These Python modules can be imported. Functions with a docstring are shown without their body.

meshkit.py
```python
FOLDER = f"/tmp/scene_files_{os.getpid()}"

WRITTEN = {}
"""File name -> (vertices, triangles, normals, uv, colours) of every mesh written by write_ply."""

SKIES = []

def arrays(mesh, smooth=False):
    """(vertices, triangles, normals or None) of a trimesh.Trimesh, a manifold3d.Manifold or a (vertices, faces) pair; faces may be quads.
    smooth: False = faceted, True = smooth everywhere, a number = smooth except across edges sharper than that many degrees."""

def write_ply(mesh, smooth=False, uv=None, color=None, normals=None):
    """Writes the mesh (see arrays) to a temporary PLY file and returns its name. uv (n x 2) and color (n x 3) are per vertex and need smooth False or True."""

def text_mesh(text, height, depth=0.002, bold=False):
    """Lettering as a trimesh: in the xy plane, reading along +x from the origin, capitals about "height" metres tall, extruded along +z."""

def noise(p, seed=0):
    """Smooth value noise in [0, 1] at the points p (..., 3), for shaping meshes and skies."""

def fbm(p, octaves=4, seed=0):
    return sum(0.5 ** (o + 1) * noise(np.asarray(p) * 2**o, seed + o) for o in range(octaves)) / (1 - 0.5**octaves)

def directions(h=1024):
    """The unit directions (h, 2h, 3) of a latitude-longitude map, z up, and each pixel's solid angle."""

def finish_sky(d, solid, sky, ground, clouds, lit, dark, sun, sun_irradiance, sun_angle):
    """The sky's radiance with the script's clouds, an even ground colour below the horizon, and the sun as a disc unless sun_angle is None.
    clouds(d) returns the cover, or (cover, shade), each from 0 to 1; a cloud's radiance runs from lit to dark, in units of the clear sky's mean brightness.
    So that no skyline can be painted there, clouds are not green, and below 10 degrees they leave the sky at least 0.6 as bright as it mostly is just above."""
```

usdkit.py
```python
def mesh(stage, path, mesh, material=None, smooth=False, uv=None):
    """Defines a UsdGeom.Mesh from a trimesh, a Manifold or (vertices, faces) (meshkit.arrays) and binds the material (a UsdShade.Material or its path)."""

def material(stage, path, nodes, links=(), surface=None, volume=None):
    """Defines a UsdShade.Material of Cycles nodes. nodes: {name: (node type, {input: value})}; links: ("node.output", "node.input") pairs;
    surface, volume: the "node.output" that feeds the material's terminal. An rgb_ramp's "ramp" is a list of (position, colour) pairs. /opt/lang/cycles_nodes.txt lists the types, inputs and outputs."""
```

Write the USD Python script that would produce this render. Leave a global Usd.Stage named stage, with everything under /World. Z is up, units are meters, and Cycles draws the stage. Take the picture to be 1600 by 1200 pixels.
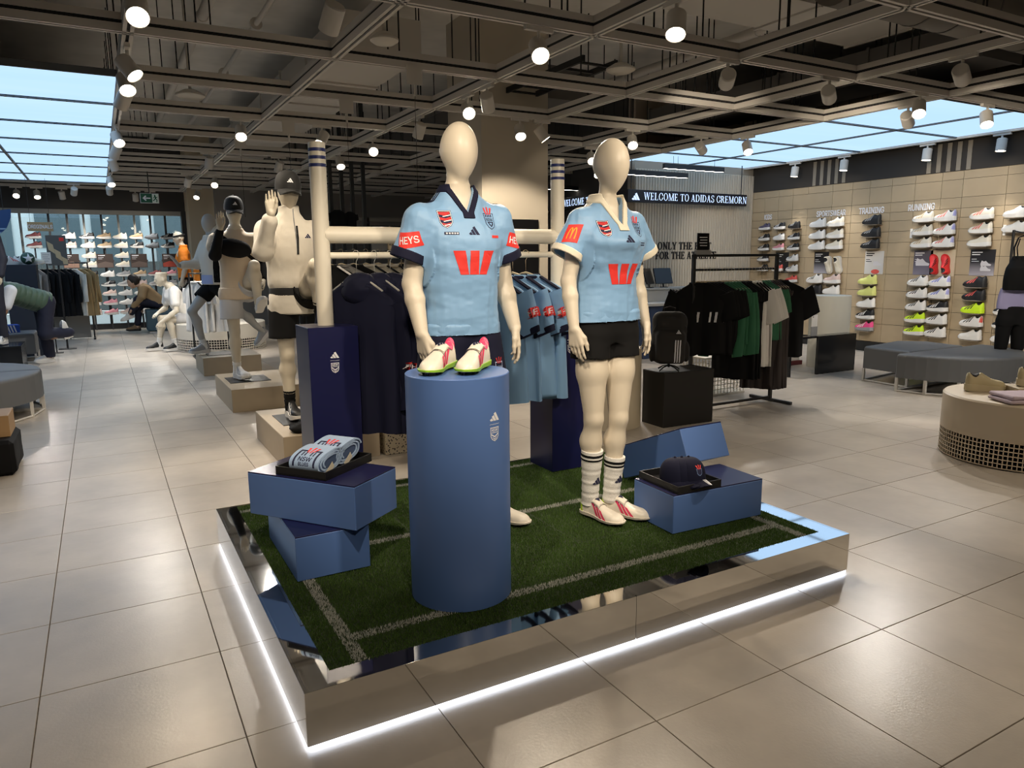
import math, random
import numpy as np, trimesh, usdkit, meshkit
from pxr import Usd, UsdGeom, UsdLux, UsdShade, Gf, Sdf, Vt
from scipy.spatial import cKDTree
import shapely
from shapely.geometry import Polygon, LineString, Point, box as sbox
from shapely import affinity
from shapely.ops import unary_union

rng = np.random.default_rng(7)
stage = Usd.Stage.CreateInMemory()
UsdGeom.SetStageUpAxis(stage, 'Z'); UsdGeom.SetStageMetersPerUnit(stage, 1.0)
WORLD = UsdGeom.Xform.Define(stage, '/World')
UsdGeom.Scope.Define(stage, '/World/Looks')

# ---------------------------------------------------------------- camera, light, exposure
EXPOSURE = 0.12
CAM_H, CAM_YAW, CAM_PITCH, CAM_ROLL, CAM_F = 1.518, 0.5112, 0.1705, -0.0087, 1132.0
cam = UsdGeom.Camera.Define(stage, '/World/camera')
cam.CreateHorizontalApertureAttr(36.0)
cam.CreateFocalLengthAttr(36.0 * CAM_F / 1600.0)
cam.CreateClippingRangeAttr(Gf.Vec2f(0.05, 200.0))
cam.CreateExposureAttr(EXPOSURE)
_f = np.array([math.sin(CAM_YAW) * math.cos(CAM_PITCH), math.cos(CAM_YAW) * math.cos(CAM_PITCH), -math.sin(CAM_PITCH)])
_r = np.array([math.cos(CAM_YAW), -math.sin(CAM_YAW), 0.0]); _u = np.cross(_r, _f)
_r2 = _r * math.cos(CAM_ROLL) + _u * math.sin(CAM_ROLL); _u2 = -_r * math.sin(CAM_ROLL) + _u * math.cos(CAM_ROLL)
cam.AddTransformOp().Set(Gf.Matrix4d(*_r2, 0, *_u2, 0, *(-_f), 0, 0, 0, CAM_H, 1))

# daylight outside the shop windows
dome = UsdLux.DomeLight.Define(stage, '/World/sky_light')
dome.CreateIntensityAttr(0.75); dome.CreateColorAttr(Gf.Vec3f(0.80, 0.92, 1.0))

WARM = (1.0, 0.85, 0.66)
NEUTRAL = (1.0, 0.94, 0.86)
SPOT = 30.0           # strength of one track lamp
LED_PANEL = ((0.47, 0.70, 1.0), 1.12)   # luminous ceiling panels
LED_STRIP = ((0.76, 0.84, 1.0), 6.0)    # strip under the display platform

# ---------------------------------------------------------------- helpers
_count = {}
def fresh(parent, name):
    k = (parent, name); n = _count.get(k, 0); _count[k] = n + 1
    return f'{parent}/{name}' if n == 0 else f'{parent}/{name}_{n:03d}'

import re
def meta(prim, label=None, cat=None, group=None, kind=None):
    for k, v in (('label', label), ('category', cat), ('group', group), ('kind', kind)):
        if v: prim.SetCustomDataByKey(k, v)

def mat4(loc=(0, 0, 0), rz=0.0, rx=0.0, ry=0.0, s=1.0):
    """rotation about x, then y, then z, then the move; rows as USD wants them"""
    m = trimesh.transformations.euler_matrix(rx, ry, rz, 'sxyz'); m[:3, :3] *= s; m[:3, 3] = loc
    return m

def set_xf(prim, m):
    UsdGeom.Xformable(prim).AddTransformOp().Set(Gf.Matrix4d(*np.asarray(m).T.ravel().tolist()))

def thing(name, label, cat, loc=(0, 0, 0), rz=0.0, group=None, kind=None, m=None):
    p = fresh('/World', name); x = UsdGeom.Xform.Define(stage, p)
    set_xf(x, mat4(loc, rz) if m is None else m); meta(x.GetPrim(), label, cat, group, kind)
    return p

def part(parent, name, mesh, material, smooth=False, label=None, kind=None):
    p = fresh(parent, name); usdkit.mesh(stage, p, mesh, material, smooth)
    if label or kind: meta(stage.GetPrimAtPath(p), label, None, None, kind)
    return p

def solo(name, mesh, material, label, cat, smooth=False, group=None, kind=None, loc=None, rz=0.0, m=None):
    p = fresh('/World', name); g = usdkit.mesh(stage, p, mesh, material, smooth)
    if loc is not None or m is not None: set_xf(g, mat4(loc, rz) if m is None else m)
    meta(g.GetPrim(), label, cat, group, kind); return p

def struct(name, mesh, material, smooth=False, parent=None):
    p = fresh(parent or '/World', name)
    if mesh is None: x = UsdGeom.Xform.Define(stage, p)
    else: x = usdkit.mesh(stage, p, mesh, material, smooth)
    if not parent: meta(x.GetPrim(), kind='structure')
    return p

def dup(src, label, loc=(0, 0, 0), rz=0.0, group=None, m=None, cat=None, name=None):
    """a further copy of a finished thing: an instance that references it"""
    sp = stage.GetPrimAtPath(src); was = sp.GetCustomData()
    base = name or src.rsplit('/', 1)[1]
    if base[-4:-3] == '_' and base[-3:].isdigit(): base = base[:-4]
    p = fresh('/World', base); x = UsdGeom.Xform.Define(stage, p).GetPrim()
    x.GetReferences().AddInternalReference(Sdf.Path(src)); x.SetInstanceable(True)
    at = x.GetAttribute('xformOp:transform')
    at.Set(Gf.Matrix4d(*np.asarray(mat4(loc, rz) if m is None else m).T.ravel().tolist()))
    meta(x, label, cat or was.get('category'), group or was.get('group'))
    return p

# --- materials
_mats = {}
def M(name, col=(.5, .5, .5), rough=.5, metal=0.0, spec=.5, var=0.0, vscale=8.0, bump=0.0, bscale=60.0, emit=None, sheen=0.0, stretch=None, coat=0.0, rnd=0.0):
    if name in _mats: return _mats[name]
    p = {'base_color': col, 'roughness': rough, 'metallic': metal, 'specular_ior_level': spec}
    if sheen: p['sheen_weight'] = sheen
    if coat: p['coat_weight'] = coat
    if emit: p['emission_color'], p['emission_strength'] = emit
    n, l = {'p': ('principled_bsdf', p)}, []
    if var or bump:
        n['t'] = ('texture_coordinate', {})
        src = 't.object'
        if stretch:
            n['m'] = ('mapping', {'scale': stretch}); l.append(('t.object', 'm.vector')); src = 'm.vector'
    if var:
        n['n'] = ('noise_texture', {'scale': vscale, 'detail': 5.0, 'roughness': .6})
        lo, hi = [max(0, c * (1 - var)) for c in col], [min(1, c * (1 + var)) for c in col]
        n['r'] = ('rgb_ramp', {'ramp': [(0.0, lo), (.3, lo), (.7, hi), (1.0, hi)]})
        l += [(src, 'n.vector'), ('n.fac', 'r.fac')]
        if rnd:
            n['oi'] = ('object_info', {}); n['mr'] = ('map_range', {'from_min': 0.0, 'from_max': 1.0, 'to_min': 1 - rnd, 'to_max': 1 + rnd})
            n['h'] = ('hsv', {'hue': .5, 'saturation': 1.0, 'fac': 1.0})
            l += [('oi.random', 'mr.value'), ('mr.result', 'h.value'), ('r.color', 'h.color'), ('h.color', 'p.base_color')]
        else: l.append(('r.color', 'p.base_color'))
    if bump:
        n['bn'] = ('noise_texture', {'scale': bscale, 'detail': 3.0})
        n['b'] = ('bump', {'strength': bump, 'distance': .01})
        l += [(src, 'bn.vector'), ('bn.fac', 'b.height'), ('b.normal', 'p.normal')]
    _mats[name] = usdkit.material(stage, '/World/Looks/' + name, n, l, surface='p.BSDF')
    return _mats[name]

def emitter(name, col, strength):
    if name not in _mats:
        _mats[name] = usdkit.material(stage, '/World/Looks/' + name, {'e': ('emission', {'color': col, 'strength': strength})}, [], surface='e.emission')
    return _mats[name]

# --- meshes
def bx(x0, y0, z0, x1, y1, z1, ch=0.0):
    """a box by its corners, with chamfered edges when ch > 0"""
    if ch <= 0:
        b = trimesh.creation.box([x1 - x0, y1 - y0, z1 - z0]); b.apply_translation([(x0 + x1) / 2, (y0 + y1) / 2, (z0 + z1) / 2]); return b
    pts = []
    for sx in (0, 1):
        for sy in (0, 1):
            for sz in (0, 1):
                c = np.array([x1 if sx else x0, y1 if sy else y0, z1 if sz else z0]); d = np.array([-1 if sx else 1, -1 if sy else 1, -1 if sz else 1]) * ch
                for k in range(3):
                    q = c + d; q[k] = c[k]; pts.append(q)
    return trimesh.convex.convex_hull(np.array(pts))

def cat(*ms):
    ms = [m for m in ms if m is not None]
    return trimesh.util.concatenate([trimesh.Trimesh(*_vf(m), process=False) for m in ms])
def _vf(m):
    if isinstance(m, trimesh.Trimesh): return np.asarray(m.vertices), np.asarray(m.faces)
    v, f, _ = meshkit.arrays(m); return v, f
def moved(m, loc=(0, 0, 0), rz=0.0, rx=0.0, ry=0.0, s=1.0):
    m = trimesh.Trimesh(*_vf(m), process=False); m.apply_transform(mat4(loc, rz, rx, ry, s)); return m
def xf(m, T):
    m = trimesh.Trimesh(*_vf(m), process=False); m.apply_transform(T); return m

def cyl(p0, p1, r, n=16, r1=None):
    p0, p1 = np.asarray(p0, float), np.asarray(p1, float)
    return tube([p0, p1], [r, r if r1 is None else r1], n)

def tube(pts, rad, n=8, cap=True, flat=None):
    p = np.asarray(pts, float); rad = np.broadcast_to(rad, (len(p),)).astype(float)
    t = np.gradient(p, axis=0); t /= np.linalg.norm(t, axis=1, keepdims=True) + 1e-12
    ref = np.array([0, 0, 1.0]) if abs(t[:, 2]).mean() < .8 else np.array([1.0, 0, 0])
    a = np.cross(t, ref); a /= np.linalg.norm(a, axis=1, keepdims=True) + 1e-12
    b = np.cross(t, a); an = np.arange(n) * 2 * np.pi / n
    ring = p[:, None] + rad[:, None, None] * (np.cos(an)[None, :, None] * a[:, None] + np.sin(an)[None, :, None] * b[:, None] * (1 if flat is None else flat))
    return loft_rings(ring, cap)

def loft_rings(ring, cap=True, closed=True):
    """rings (k, n, 3) -> trimesh; the ends are capped with fans"""
    k, n, _ = ring.shape; v = ring.reshape(-1, 3)
    i, j = np.meshgrid(np.arange(k - 1), np.arange(n if closed else n - 1), indexing='ij')
    j2 = (j + 1) % n
    q = np.stack([i * n + j, i * n + j2, (i + 1) * n + j2, (i + 1) * n + j], -1).reshape(-1, 4)
    f = [q[:, [0, 1, 2]], q[:, [0, 2, 3]]]
    if cap:
        c0, c1 = len(v), len(v) + 1; v = np.vstack([v, ring[0].mean(0), ring[-1].mean(0)])
        jj = np.arange(n); j3 = (jj + 1) % n
        f += [np.stack([np.full(n, c0), j3, jj], 1), np.stack([np.full(n, c1), (k - 1) * n + jj, (k - 1) * n + j3], 1)]
    m = trimesh.Trimesh(v, np.vstack(f), process=False)
    if cap and m.volume < 0: m.invert()
    return m

def lathe(profile, n=32):
    """profile of (r, z) from bottom to top"""
    p = np.asarray(profile, float); an = np.arange(n) * 2 * np.pi / n
    ring = np.stack([p[:, None, 0] * np.cos(an), p[:, None, 0] * np.sin(an), np.broadcast_to(p[:, None, 1], (len(p), n))], -1)
    return loft_rings(ring)

def extrude(poly, h, z=0.0):
    gs = [g for g in getattr(poly, 'geoms', [poly]) if g.area > 1e-9]
    m = cat(*[trimesh.creation.extrude_polygon(g, h, engine='earcut') for g in gs]); m.apply_translation([0, 0, z]); return m

def flat(poly, seg=None):
    """2D triangulation (vertices n x 2, faces)"""
    V, F, o = [], [], 0
    for g in getattr(poly, 'geoms', [poly]):
        if g.area < 1e-9: continue
        if seg: g = g.segmentize(seg)
        v, f = trimesh.creation.triangulate_polygon(g, engine='earcut'); V.append(np.asarray(v)[:, :2]); F.append(np.asarray(f) + o); o += len(v)
    v, f = np.vstack(V), np.vstack(F)
    if seg:
        v3, f = trimesh.remesh.subdivide_to_size(np.column_stack([v, np.zeros(len(v))]), f, seg * 1.5); v = v3[:, :2]
    return v, f

def on_plane(v2, f, o, u, w, off=0.0):
    """a flat 2D mesh laid on the plane at o with axes u, w"""
    o, u, w = (np.asarray(a, float) for a in (o, u, w)); n = np.cross(u, w); n /= np.linalg.norm(n)
    return trimesh.Trimesh(o + v2[:, :1] * u + v2[:, 1:2] * w + n * off, f, process=False)

def sheet(poly, o, u, w, th=.001):
    """a thin plate of the 2D polygon standing on the plane at o, facing u x w"""
    o, u, w = (np.asarray(a, float) for a in (o, u, w)); n = np.cross(u, w)
    m = extrude(poly, th); T = np.eye(4); T[:3, 0], T[:3, 1], T[:3, 2], T[:3, 3] = u, w, n, o
    m.apply_transform(T); return m

_txt = {}
def text_poly(s, h, cx=1.0, bold=True):
    """lettering as a 2D polygon, capitals h tall, squeezed by cx, from the origin"""
    k = (s, bold)
    if k not in _txt:
        m = meshkit.text_mesh(s, 1.0, .1, bold); up = m.face_normals[:, 2] > .9
        _txt[k] = unary_union([Polygon(m.vertices[f][:, :2]).buffer(1e-5) for f in m.faces[up]])
    return affinity.scale(_txt[k], h * cx, h, origin=(0, 0))
def centred(poly, at=(0, 0)):
    a, b, c, d = poly.bounds; return affinity.translate(poly, at[0] - (a + c) / 2, at[1] - (b + d) / 2)

def stripe_mark(w=1.0):
    """the three slanting bars of a sports mark, growing to the right, on one flat base"""
    d, n, bars = np.array([-.5, .866]), np.array([.866, .5]), []
    for x0, L in ((.09, .27), (.41, .53), (.73, .79)):
        b = np.array([x0 + .27, 0.0]); top = b + d * L; t = .27 * .866
        bars.append(Polygon([(x0, 0), b, top, top - n * t]).intersection(sbox(-1, 0, 2, 2)))
    return affinity.scale(unary_union(bars), w, w, origin=(0, 0))

def shield(w=1.0, h=1.2):
    """outline of a crest: flat top, straight sides, point at the foot"""
    return affinity.scale(Polygon([(-.5, 1.0), (.5, 1.0), (.46, .35), (.30, .13), (0, 0), (-.30, .13), (-.46, .35)]), w, h, origin=(0, 0))
# ================================================================ the room
GX, GY, T = -0.3209, 2.8759, 0.6                      # floor joints
X0, X1, Y0, Y1 = -4.6, 10.75, -4.2, 19.3
CEIL = 4.35
def inview(P, mx=60):
    d = (np.asarray(P, float) - [0, 0, CAM_H]) @ np.array([_r2, -_u2, _f]).T
    if d[2] < .2: return False
    x, y = 800 + CAM_F * d[0] / d[2], 600 + CAM_F * d[1] / d[2]
    return -mx < x < 1600 + mx and -mx < y < 1200 + mx

tile_m = M('floor_tile', (.475, .42, .355), .30, spec=.5, var=.09, vscale=3.2, bump=.04, bscale=90, rnd=.05)
grout_m = M('grout', (.17, .15, .13), .9)
floor = struct('floor', None, None)
part(floor, 'screed', bx(X0 - .2, Y0 - .2, -.12, X1 + .2, Y1 + 1.0, -.006), grout_m)
tiles = []
for i in range(int((X0 - GX) / T) - 1, int((X1 - GX) / T) + 1):
    for j in range(int((Y0 - GY) / T) - 1, int((Y1 - GY) / T) + 2):
        x, y = GX + i * T, GY + j * T
        vis = any(inview((a, b, 0)) for a in (x, x + T) for b in (y, y + T))
        under = x > .45 and x + T < 3.0 and y > 2.1 and y + T < 4.05
        tiles.append((0 if vis and not under else 1, x * x + y * y, x, y))
tiles.sort(); g = .0016
rest = []
for k, (v, _, x, y) in enumerate(tiles):
    b = bx(x + g, y + g, -.012, x + T - g, y + T - g, 0.0, .0012)
    if k < 300 and v == 0: part(floor, 'floor_tile', b, tile_m)
    else: rest.append(b)
part(floor, 'floor_tile', cat(*rest), tile_m, kind='stuff')

# --- outer walls
plaster = M('grey_paint', (.30, .285, .26), .85)
dark_plaster = M('dark_paint', (.055, .052, .05), .9)
slab_m = M('slab', (.62, .59, .54), .95, var=.15, vscale=1.2)
beige = M('beige_paint', (.56, .47, .33), .8)
struct('ceiling', bx(X0 - .2, Y0 - .2, CEIL, X1 + .2, Y1 + .2, CEIL + .2), slab_m)
struct('wall_front', bx(X0 - .2, Y0 - .2, 0, X1 + .2, Y0, CEIL), plaster)
struct('wall_left', bx(X0 - .2, Y0, 0, X0, Y1, CEIL), plaster)

# --- right wall: sand-coloured panels of uneven size over a dark base
WR = 10.75
wr = struct('wall_right', bx(WR + .012, Y0, 0, WR + .2, 10.0, CEIL), M('panel_joint', (.10, .08, .06), .9))
panel_m = M('wall_panel', (.40, .31, .195), .62, var=.05, vscale=2.0, rnd=.035)
rows = [.16, .45, .70, .98, 1.24, 1.50, 1.72, 1.89, 2.05, 2.18, 2.33, 2.58, 2.70]
cols = [9.98, 9.62, 9.31, 9.0, 8.68, 8.20, 7.83, 7.52, 7.15, 6.78, 6.38, 6.08, 5.5, 5.05, 4.5, 3.9, 3.3, 2.4, 1.2, 0, -1.5, -3]
for a, (z0, z1) in enumerate(zip(rows, rows[1:])):
    k = 0
    while k < len(cols) - 1:
        st = 2 if (a + k // 3) % 5 == 1 and k % 3 == 0 and k + 2 < len(cols) else 1
        y1, y0 = cols[k], cols[k + st]; k += st
        if y0 < 3.4 and a > 0 and y1 < 3: y0 = y0
        part(wr, 'panel', bx(WR, y0 + .0025, z0 + .0025, WR + .0125, y1 - .0025, z1 - .0025), panel_m)
struct('baseboard_right', bx(WR - .012, Y0, 0, WR + .012, 9.98, .155), M('black_base', (.012, .012, .012), .6))
# fascia above it: dark, with pale stripes in fives
fas = struct('trim_1', bx(WR - .01, Y0, 2.70, WR + .012, 9.98, 3.16), M('fascia', (.032, .027, .022), .8))
pale = M('fascia_stripe', (.25, .215, .165), .8)
for y0 in (8.60, 6.62):
    for k in range(5):
        yy = y0 - k * .142
        part(fas, 'stripe', bx(WR - .016, yy - .062, 2.705, WR - .0095, yy, 3.10), pale)

# --- ribbed wall behind the service desk
wb = struct('wall_back', bx(7.95, 9.92, 0, WR + .2, 10.1, CEIL), M('rib_back', (.36, .31, .245), .8))
rib_m = M('rib', (.52, .45, .35), .6, rnd=.04, var=.03)
for k in range(46):
    x = 7.96 + k * .0606
    part(wb, 'slat', bx(x, 9.895, .02, x + .054, 9.921, 3.0, .006), rib_m)
struct('wall_side', bx(7.95, 10.1, 0, 8.1, 18.4, CEIL), dark_plaster)
struct('wall_rear', bx(2.45, 18.2, 0, 8.1, 18.4, CEIL), M('rear_paint', (.30, .28, .255), .85))
struct('wall_return', bx(1.90, 18.42, 0, 2.47, 19.5, CEIL), beige)

# --- square column
struct('trim_2', bx(3.97, 7.75, 0, 4.875, 8.655, CEIL), M('column_paint', (.47, .42, .34), .8))
sc = thing('menu_screen', 'black screen mounted high on the face of the square column', 'screen', (4.50, 7.75, 1.88))
part(sc, 'panel', bx(-.22, -.035, -.11, .22, 0, .11, .004), M('screen_black', (.006, .006, .007), .3))
part(sc, 'bracket', bx(-.05, -.012, -.03, .05, .004, .03), M('black_metal', (.02, .02, .02), .45))
sc = thing('menu_screen', 'larger black screen low on the face of the square column, under the crossbar', 'screen', (4.50, 7.75, 1.46))
part(sc, 'panel', bx(-.22, -.035, -.26, .22, 0, .26, .004), _mats['screen_black'])
part(sc, 'bracket', bx(-.05, -.012, -.03, .05, .004, .03), _mats['black_metal'])

# --- shop window on the far left with a steel grid
wl = struct('window_1', None, None)
frame_m = M('window_frame', (.30, .28, .24), .5)
dark_frame = M('dark_frame', (.03, .03, .03), .5)
pane_m = usdkit.material(stage, '/World/Looks/pane', {'t': ('transparent_bsdf', {'color': (.93, .97, .97)}), 'g': ('glossy_bsdf', {'color': (.9, .95, 1), 'roughness': .02}), 'f': ('fresnel', {'IOR': 1.45}), 'm': ('mix_closure', {})}, [('f.fac', 'm.fac'), ('t.BSDF', 'm.closure1'), ('g.BSDF', 'm.closure2')], surface='m.closure')
xs = [-4.6, -3.9, -3.2, -2.55, -2.0, -1.41, -.88, -.53, -.21, .14, .48, .81, 1.14, 1.46, 1.88]
for k, x in enumerate(xs):
    part(wl, 'mullion', bx(x - .022, 19.30, .10, x + .022, 19.38, 2.66), frame_m if k in (8, 10, 11, 5) else dark_frame)
for a, b in zip(xs, xs[1:]):
    part(wl, 'pane', bx(a + .022, 19.335, .12, b - .022, 19.343, 2.60), pane_m)
part(wl, 'head_rail', bx(X0, 19.24, 2.60, 1.95, 19.38, 2.70), M('rail_steel', (.38, .36, .32), .5))
part(wl, 'sill', bx(X0, 19.22, 0, 1.95, 19.40, .12), dark_frame)
struct('trim_3', bx(X0, 19.2, 2.70, 1.95, 19.5, CEIL), dark_plaster)
struct('trim_4', bx(1.80, 19.1, 0, 1.93, 19.4, 2.7), dark_frame)

# --- street beyond the glass
facade = M('facade', (.50, .56, .58), .9, var=.05, vscale=.6)
b = thing('street_building', 'pale building with dark windows across the street, seen through the shop window', 'building')
part(b, 'wall', bx(-16, 27, 0, 9, 33, 9), facade)
for k, (x0, x1, z0, z1) in enumerate([(-1.6, -.4, 2.0, 3.4), (-.1, 1.3, 1.3, 3.1), (1.7, 2.5, 1.2, 3.3), (-4.4, -2.2, 1.6, 3.5), (-7, -5, 1.6, 3.5)]):
    part(b, 'window', bx(x0, 26.96, z0, x1, 27.05, z1), M('far_glass', (.10, .14, .16), .2))
part(b, 'plinth', bx(-16, 26.9, 0, 9, 27.05, 1.55), M('far_plinth', (.08, .09, .09), .9))
solo('street_pavement', bx(-18, 19.6, -.12, 9, 27, -.02), M('paving', (.36, .36, .35), .9), 'grey street pavement outside the shop window', 'pavement')

# ---------------------------------------------------------------- ceiling services
GZ = 3.10                                           # underside of the trunking grid
GXS = [-2.585, -1.13, .325, 1.79, 3.27, 4.72, 6.2, 7.66, 9.15, 10.52]
GYS = [-2.67, -1.22, .23, 1.68, 3.13, 4.57, 6.04, 7.48, 8.92, 10.35, 11.8, 13.25, 14.7, 16.1, 17.5, 18.6]
beam_m = M('trunking', (.54, .51, .465), .55)
slot_m = M('trunking_slot', (.02, .02, .02), .8)
def beam_profile(a0, a1, b, axis, z=GZ, solid=True):
    """one twin-chamber trunking run along an axis: two stacked bodies, the shadow groove between them and the track slot below"""
    w = .036
    def B(o0, o1, z0, z1, c0=a0, c1=a1): return bx(c0, b + o0, z0, c1, b + o1, z1) if axis == 'x' else bx(b + o0, c0, z0, b + o1, c1, z1)
    body = cat(B(-w, -.011, z, z + .055), B(.011, w, z, z + .055), B(-.011, .011, z + .02, z + .055), B(-w, w, z + .080, z + .125))
    return body, cat(B(-.011, .011, z + .0155, z + .0205), B(-w + .014, w - .014, z + .054, z + .081))
ORD = ['first', 'second', 'third', 'fourth', 'fifth', 'sixth', 'seventh', 'eighth', 'ninth', 'tenth', 'eleventh', 'twelfth', 'thirteenth', 'fourteenth', 'fifteenth', 'sixteenth', 'seventeenth']; _nb = {'x': 0, 'y': 0}
def beam(axis, b, a0, a1, name='trunking_beam'):
    body, slot = beam_profile(a0, a1, b, axis)
    t = thing(name, f'grey trunking beam {"across" if axis == "x" else "along"} the shop ceiling, run at {b:.1f} metres', 'ceiling beam', group='trunking of the ceiling grid')
    _nb[axis] += 1; stage.GetPrimAtPath(t).SetCustomDataByKey('label', f'grey ceiling trunking beam {"crossing the shop" if axis == "x" else "running away into the shop"}, {ORD[_nb[axis] - 1]} from the {"front" if axis == "x" else "window side"}')
    part(t, 'channel', body, beam_m); part(t, 'slot', slot, slot_m)
    return t
for x in GXS:
    lo, hi = Y0, 18.6
    if x < .3: lo, hi = Y0, 7.48
    if x > 7.7 and x < 10: hi = 4.57
    beam('y', x, lo, hi)
for y in GYS:
    if y < 7.4: beam('x', y, X0, 10.62 if y < 4.6 else 7.66)
    elif y > 17: beam('x', y, X0, 8.0)
    else: beam('x', y, .325, 7.66 if y < 10.4 else 8.0)
# luminous ceilings
led_m = usdkit.material(stage, '/World/Looks/luminous_cloth', {'t': ('texture_coordinate', {}), 'mp': ('mapping', {'scale': (.25, 1.6, 1)}), 'n': ('noise_texture', {'scale': 1.0, 'detail': 2.0}), 'r': ('rgb_ramp', {'ramp': [(0, (.44, .67, .97)), (.5, LED_PANEL[0]), (1, (.54, .75, 1.0))]}), 'e': ('emission', {'strength': LED_PANEL[1]})}, [('t.object', 'mp.vector'), ('mp.vector', 'n.vector'), ('n.fac', 'r.fac'), ('r.color', 'e.color')], surface='e.emission')
edge_m = M('led_edge', (.10, .11, .12), .5)
LX = [-3.9, -2.52, -1.04, .30]; LY = [7.48, 8.82, 10.27, 11.71, 13.2, 14.55, 16.08, 17.4]
RX = [7.74, 9.16, 10.60]; RY = [4.68, 6.09, 7.57, 8.98, 10.10]
for nm_, xs_, ys_ in (('left', LX, LY), ('right', RX, RY)):
    for i in range(len(xs_) - 1):
        for j in range(len(ys_) - 1):
            o = 'by the window' if nm_ == 'left' else 'over the shoe wall'
            t = thing('light_panel', f'pale blue luminous ceiling panel {o}, row {j + 1} from the front, bay {i + 1}', 'ceiling light', group=f'luminous ceiling {o}')
            stage.GetPrimAtPath(t).SetCustomDataByKey('label', f'pale blue luminous stretch panel of the ceiling {o}, {["nearest", "second", "third", "fourth", "fifth", "sixth", "farthest"][j]} row, {["outer", "middle", "inner"][i] if nm_ == "left" else ["aisle", "wall"][i]} bay')
            x0, x1, y0, y1 = xs_[i], xs_[i + 1], ys_[j], ys_[j + 1]
            part(t, 'diffuser', bx(x0 + .018, y0 + .018, GZ + .03, x1 - .018, y1 - .018, GZ + .04), led_m)
            part(t, 'backing', bx(x0 + .010, y0 + .010, GZ + .042, x1 - .010, y1 - .010, GZ + .068), edge_m)
            part(t, 'frame', cat(bx(x0, y0, GZ + .012, x1, y0 + .018, GZ + .07), bx(x0, y1 - .018, GZ + .012, x1, y1, GZ + .07), bx(x0, y0, GZ + .012, x0 + .018, y1, GZ + .07), bx(x1 - .018, y0, GZ + .012, x1, y1, GZ + .07)), edge_m)

# ducts, pipes, rods above the grid
duct_m = M('duct', (.52, .49, .445), .7)
dark_m = M('dark_duct', (.10, .095, .09), .8)
DUCTS = [(4.2, 6.1, 4.8, 8.5), (4.9, 3.6, 9.9, 4.2), (3.97, 7.75, 4.9, 8.7), (1.1, 0, 1.3, 18), (1.65, 0, 1.85, 18), (6.8, 0, 7.0, 18)]
def duct(label, x0, y0, z0, x1, y1, z1, m=None, axis='x', name='air_duct'):
    DUCTS.append((x0, y0, x1, y1))
    t = thing(name, label, 'air duct')
    part(t, 'casing', bx(x0, y0, z0, x1, y1, z1), m or duct_m)
    n = max(2, int(((x1 - x0) if axis == 'x' else (y1 - y0)) / 1.2))
    for k in range(n + 1):
        q = (x0 + (x1 - x0) * k / n) if axis == 'x' else (y0 + (y1 - y0) * k / n)
        part(t, 'flange', bx(q - .015, y0 - .02, z0 - .02, q + .015, y1 + .02, z1 + .02) if axis == 'x' else bx(x0 - .02, q - .015, z0 - .02, x1 + .02, q + .015, z1 + .02), m or duct_m)
duct('wide grey rectangular air duct crossing above the display', 1.9, 5.1, 3.92, 7.8, 5.9, 4.25)
duct('flat grey air duct near the front over the ceiling grid', .6, 2.6, 3.5, 4.4, 3.3, 3.8)
duct('grey air duct running deep into the shop beside the column', 2.2, 7.2, 3.5, 3.0, 17.5, 3.85, axis='y')
duct('dark air duct beyond the column running to the rear', 5.0, 8.0, 3.5, 5.7, 17.5, 3.85, dark_m, axis='y')
duct('dark air duct over the left bay by the luminous ceiling', -4.4, 5.3, 3.5, -.1, 6.6, 4.0, M('black_duct', (.018, .017, .016), .9))
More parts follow.
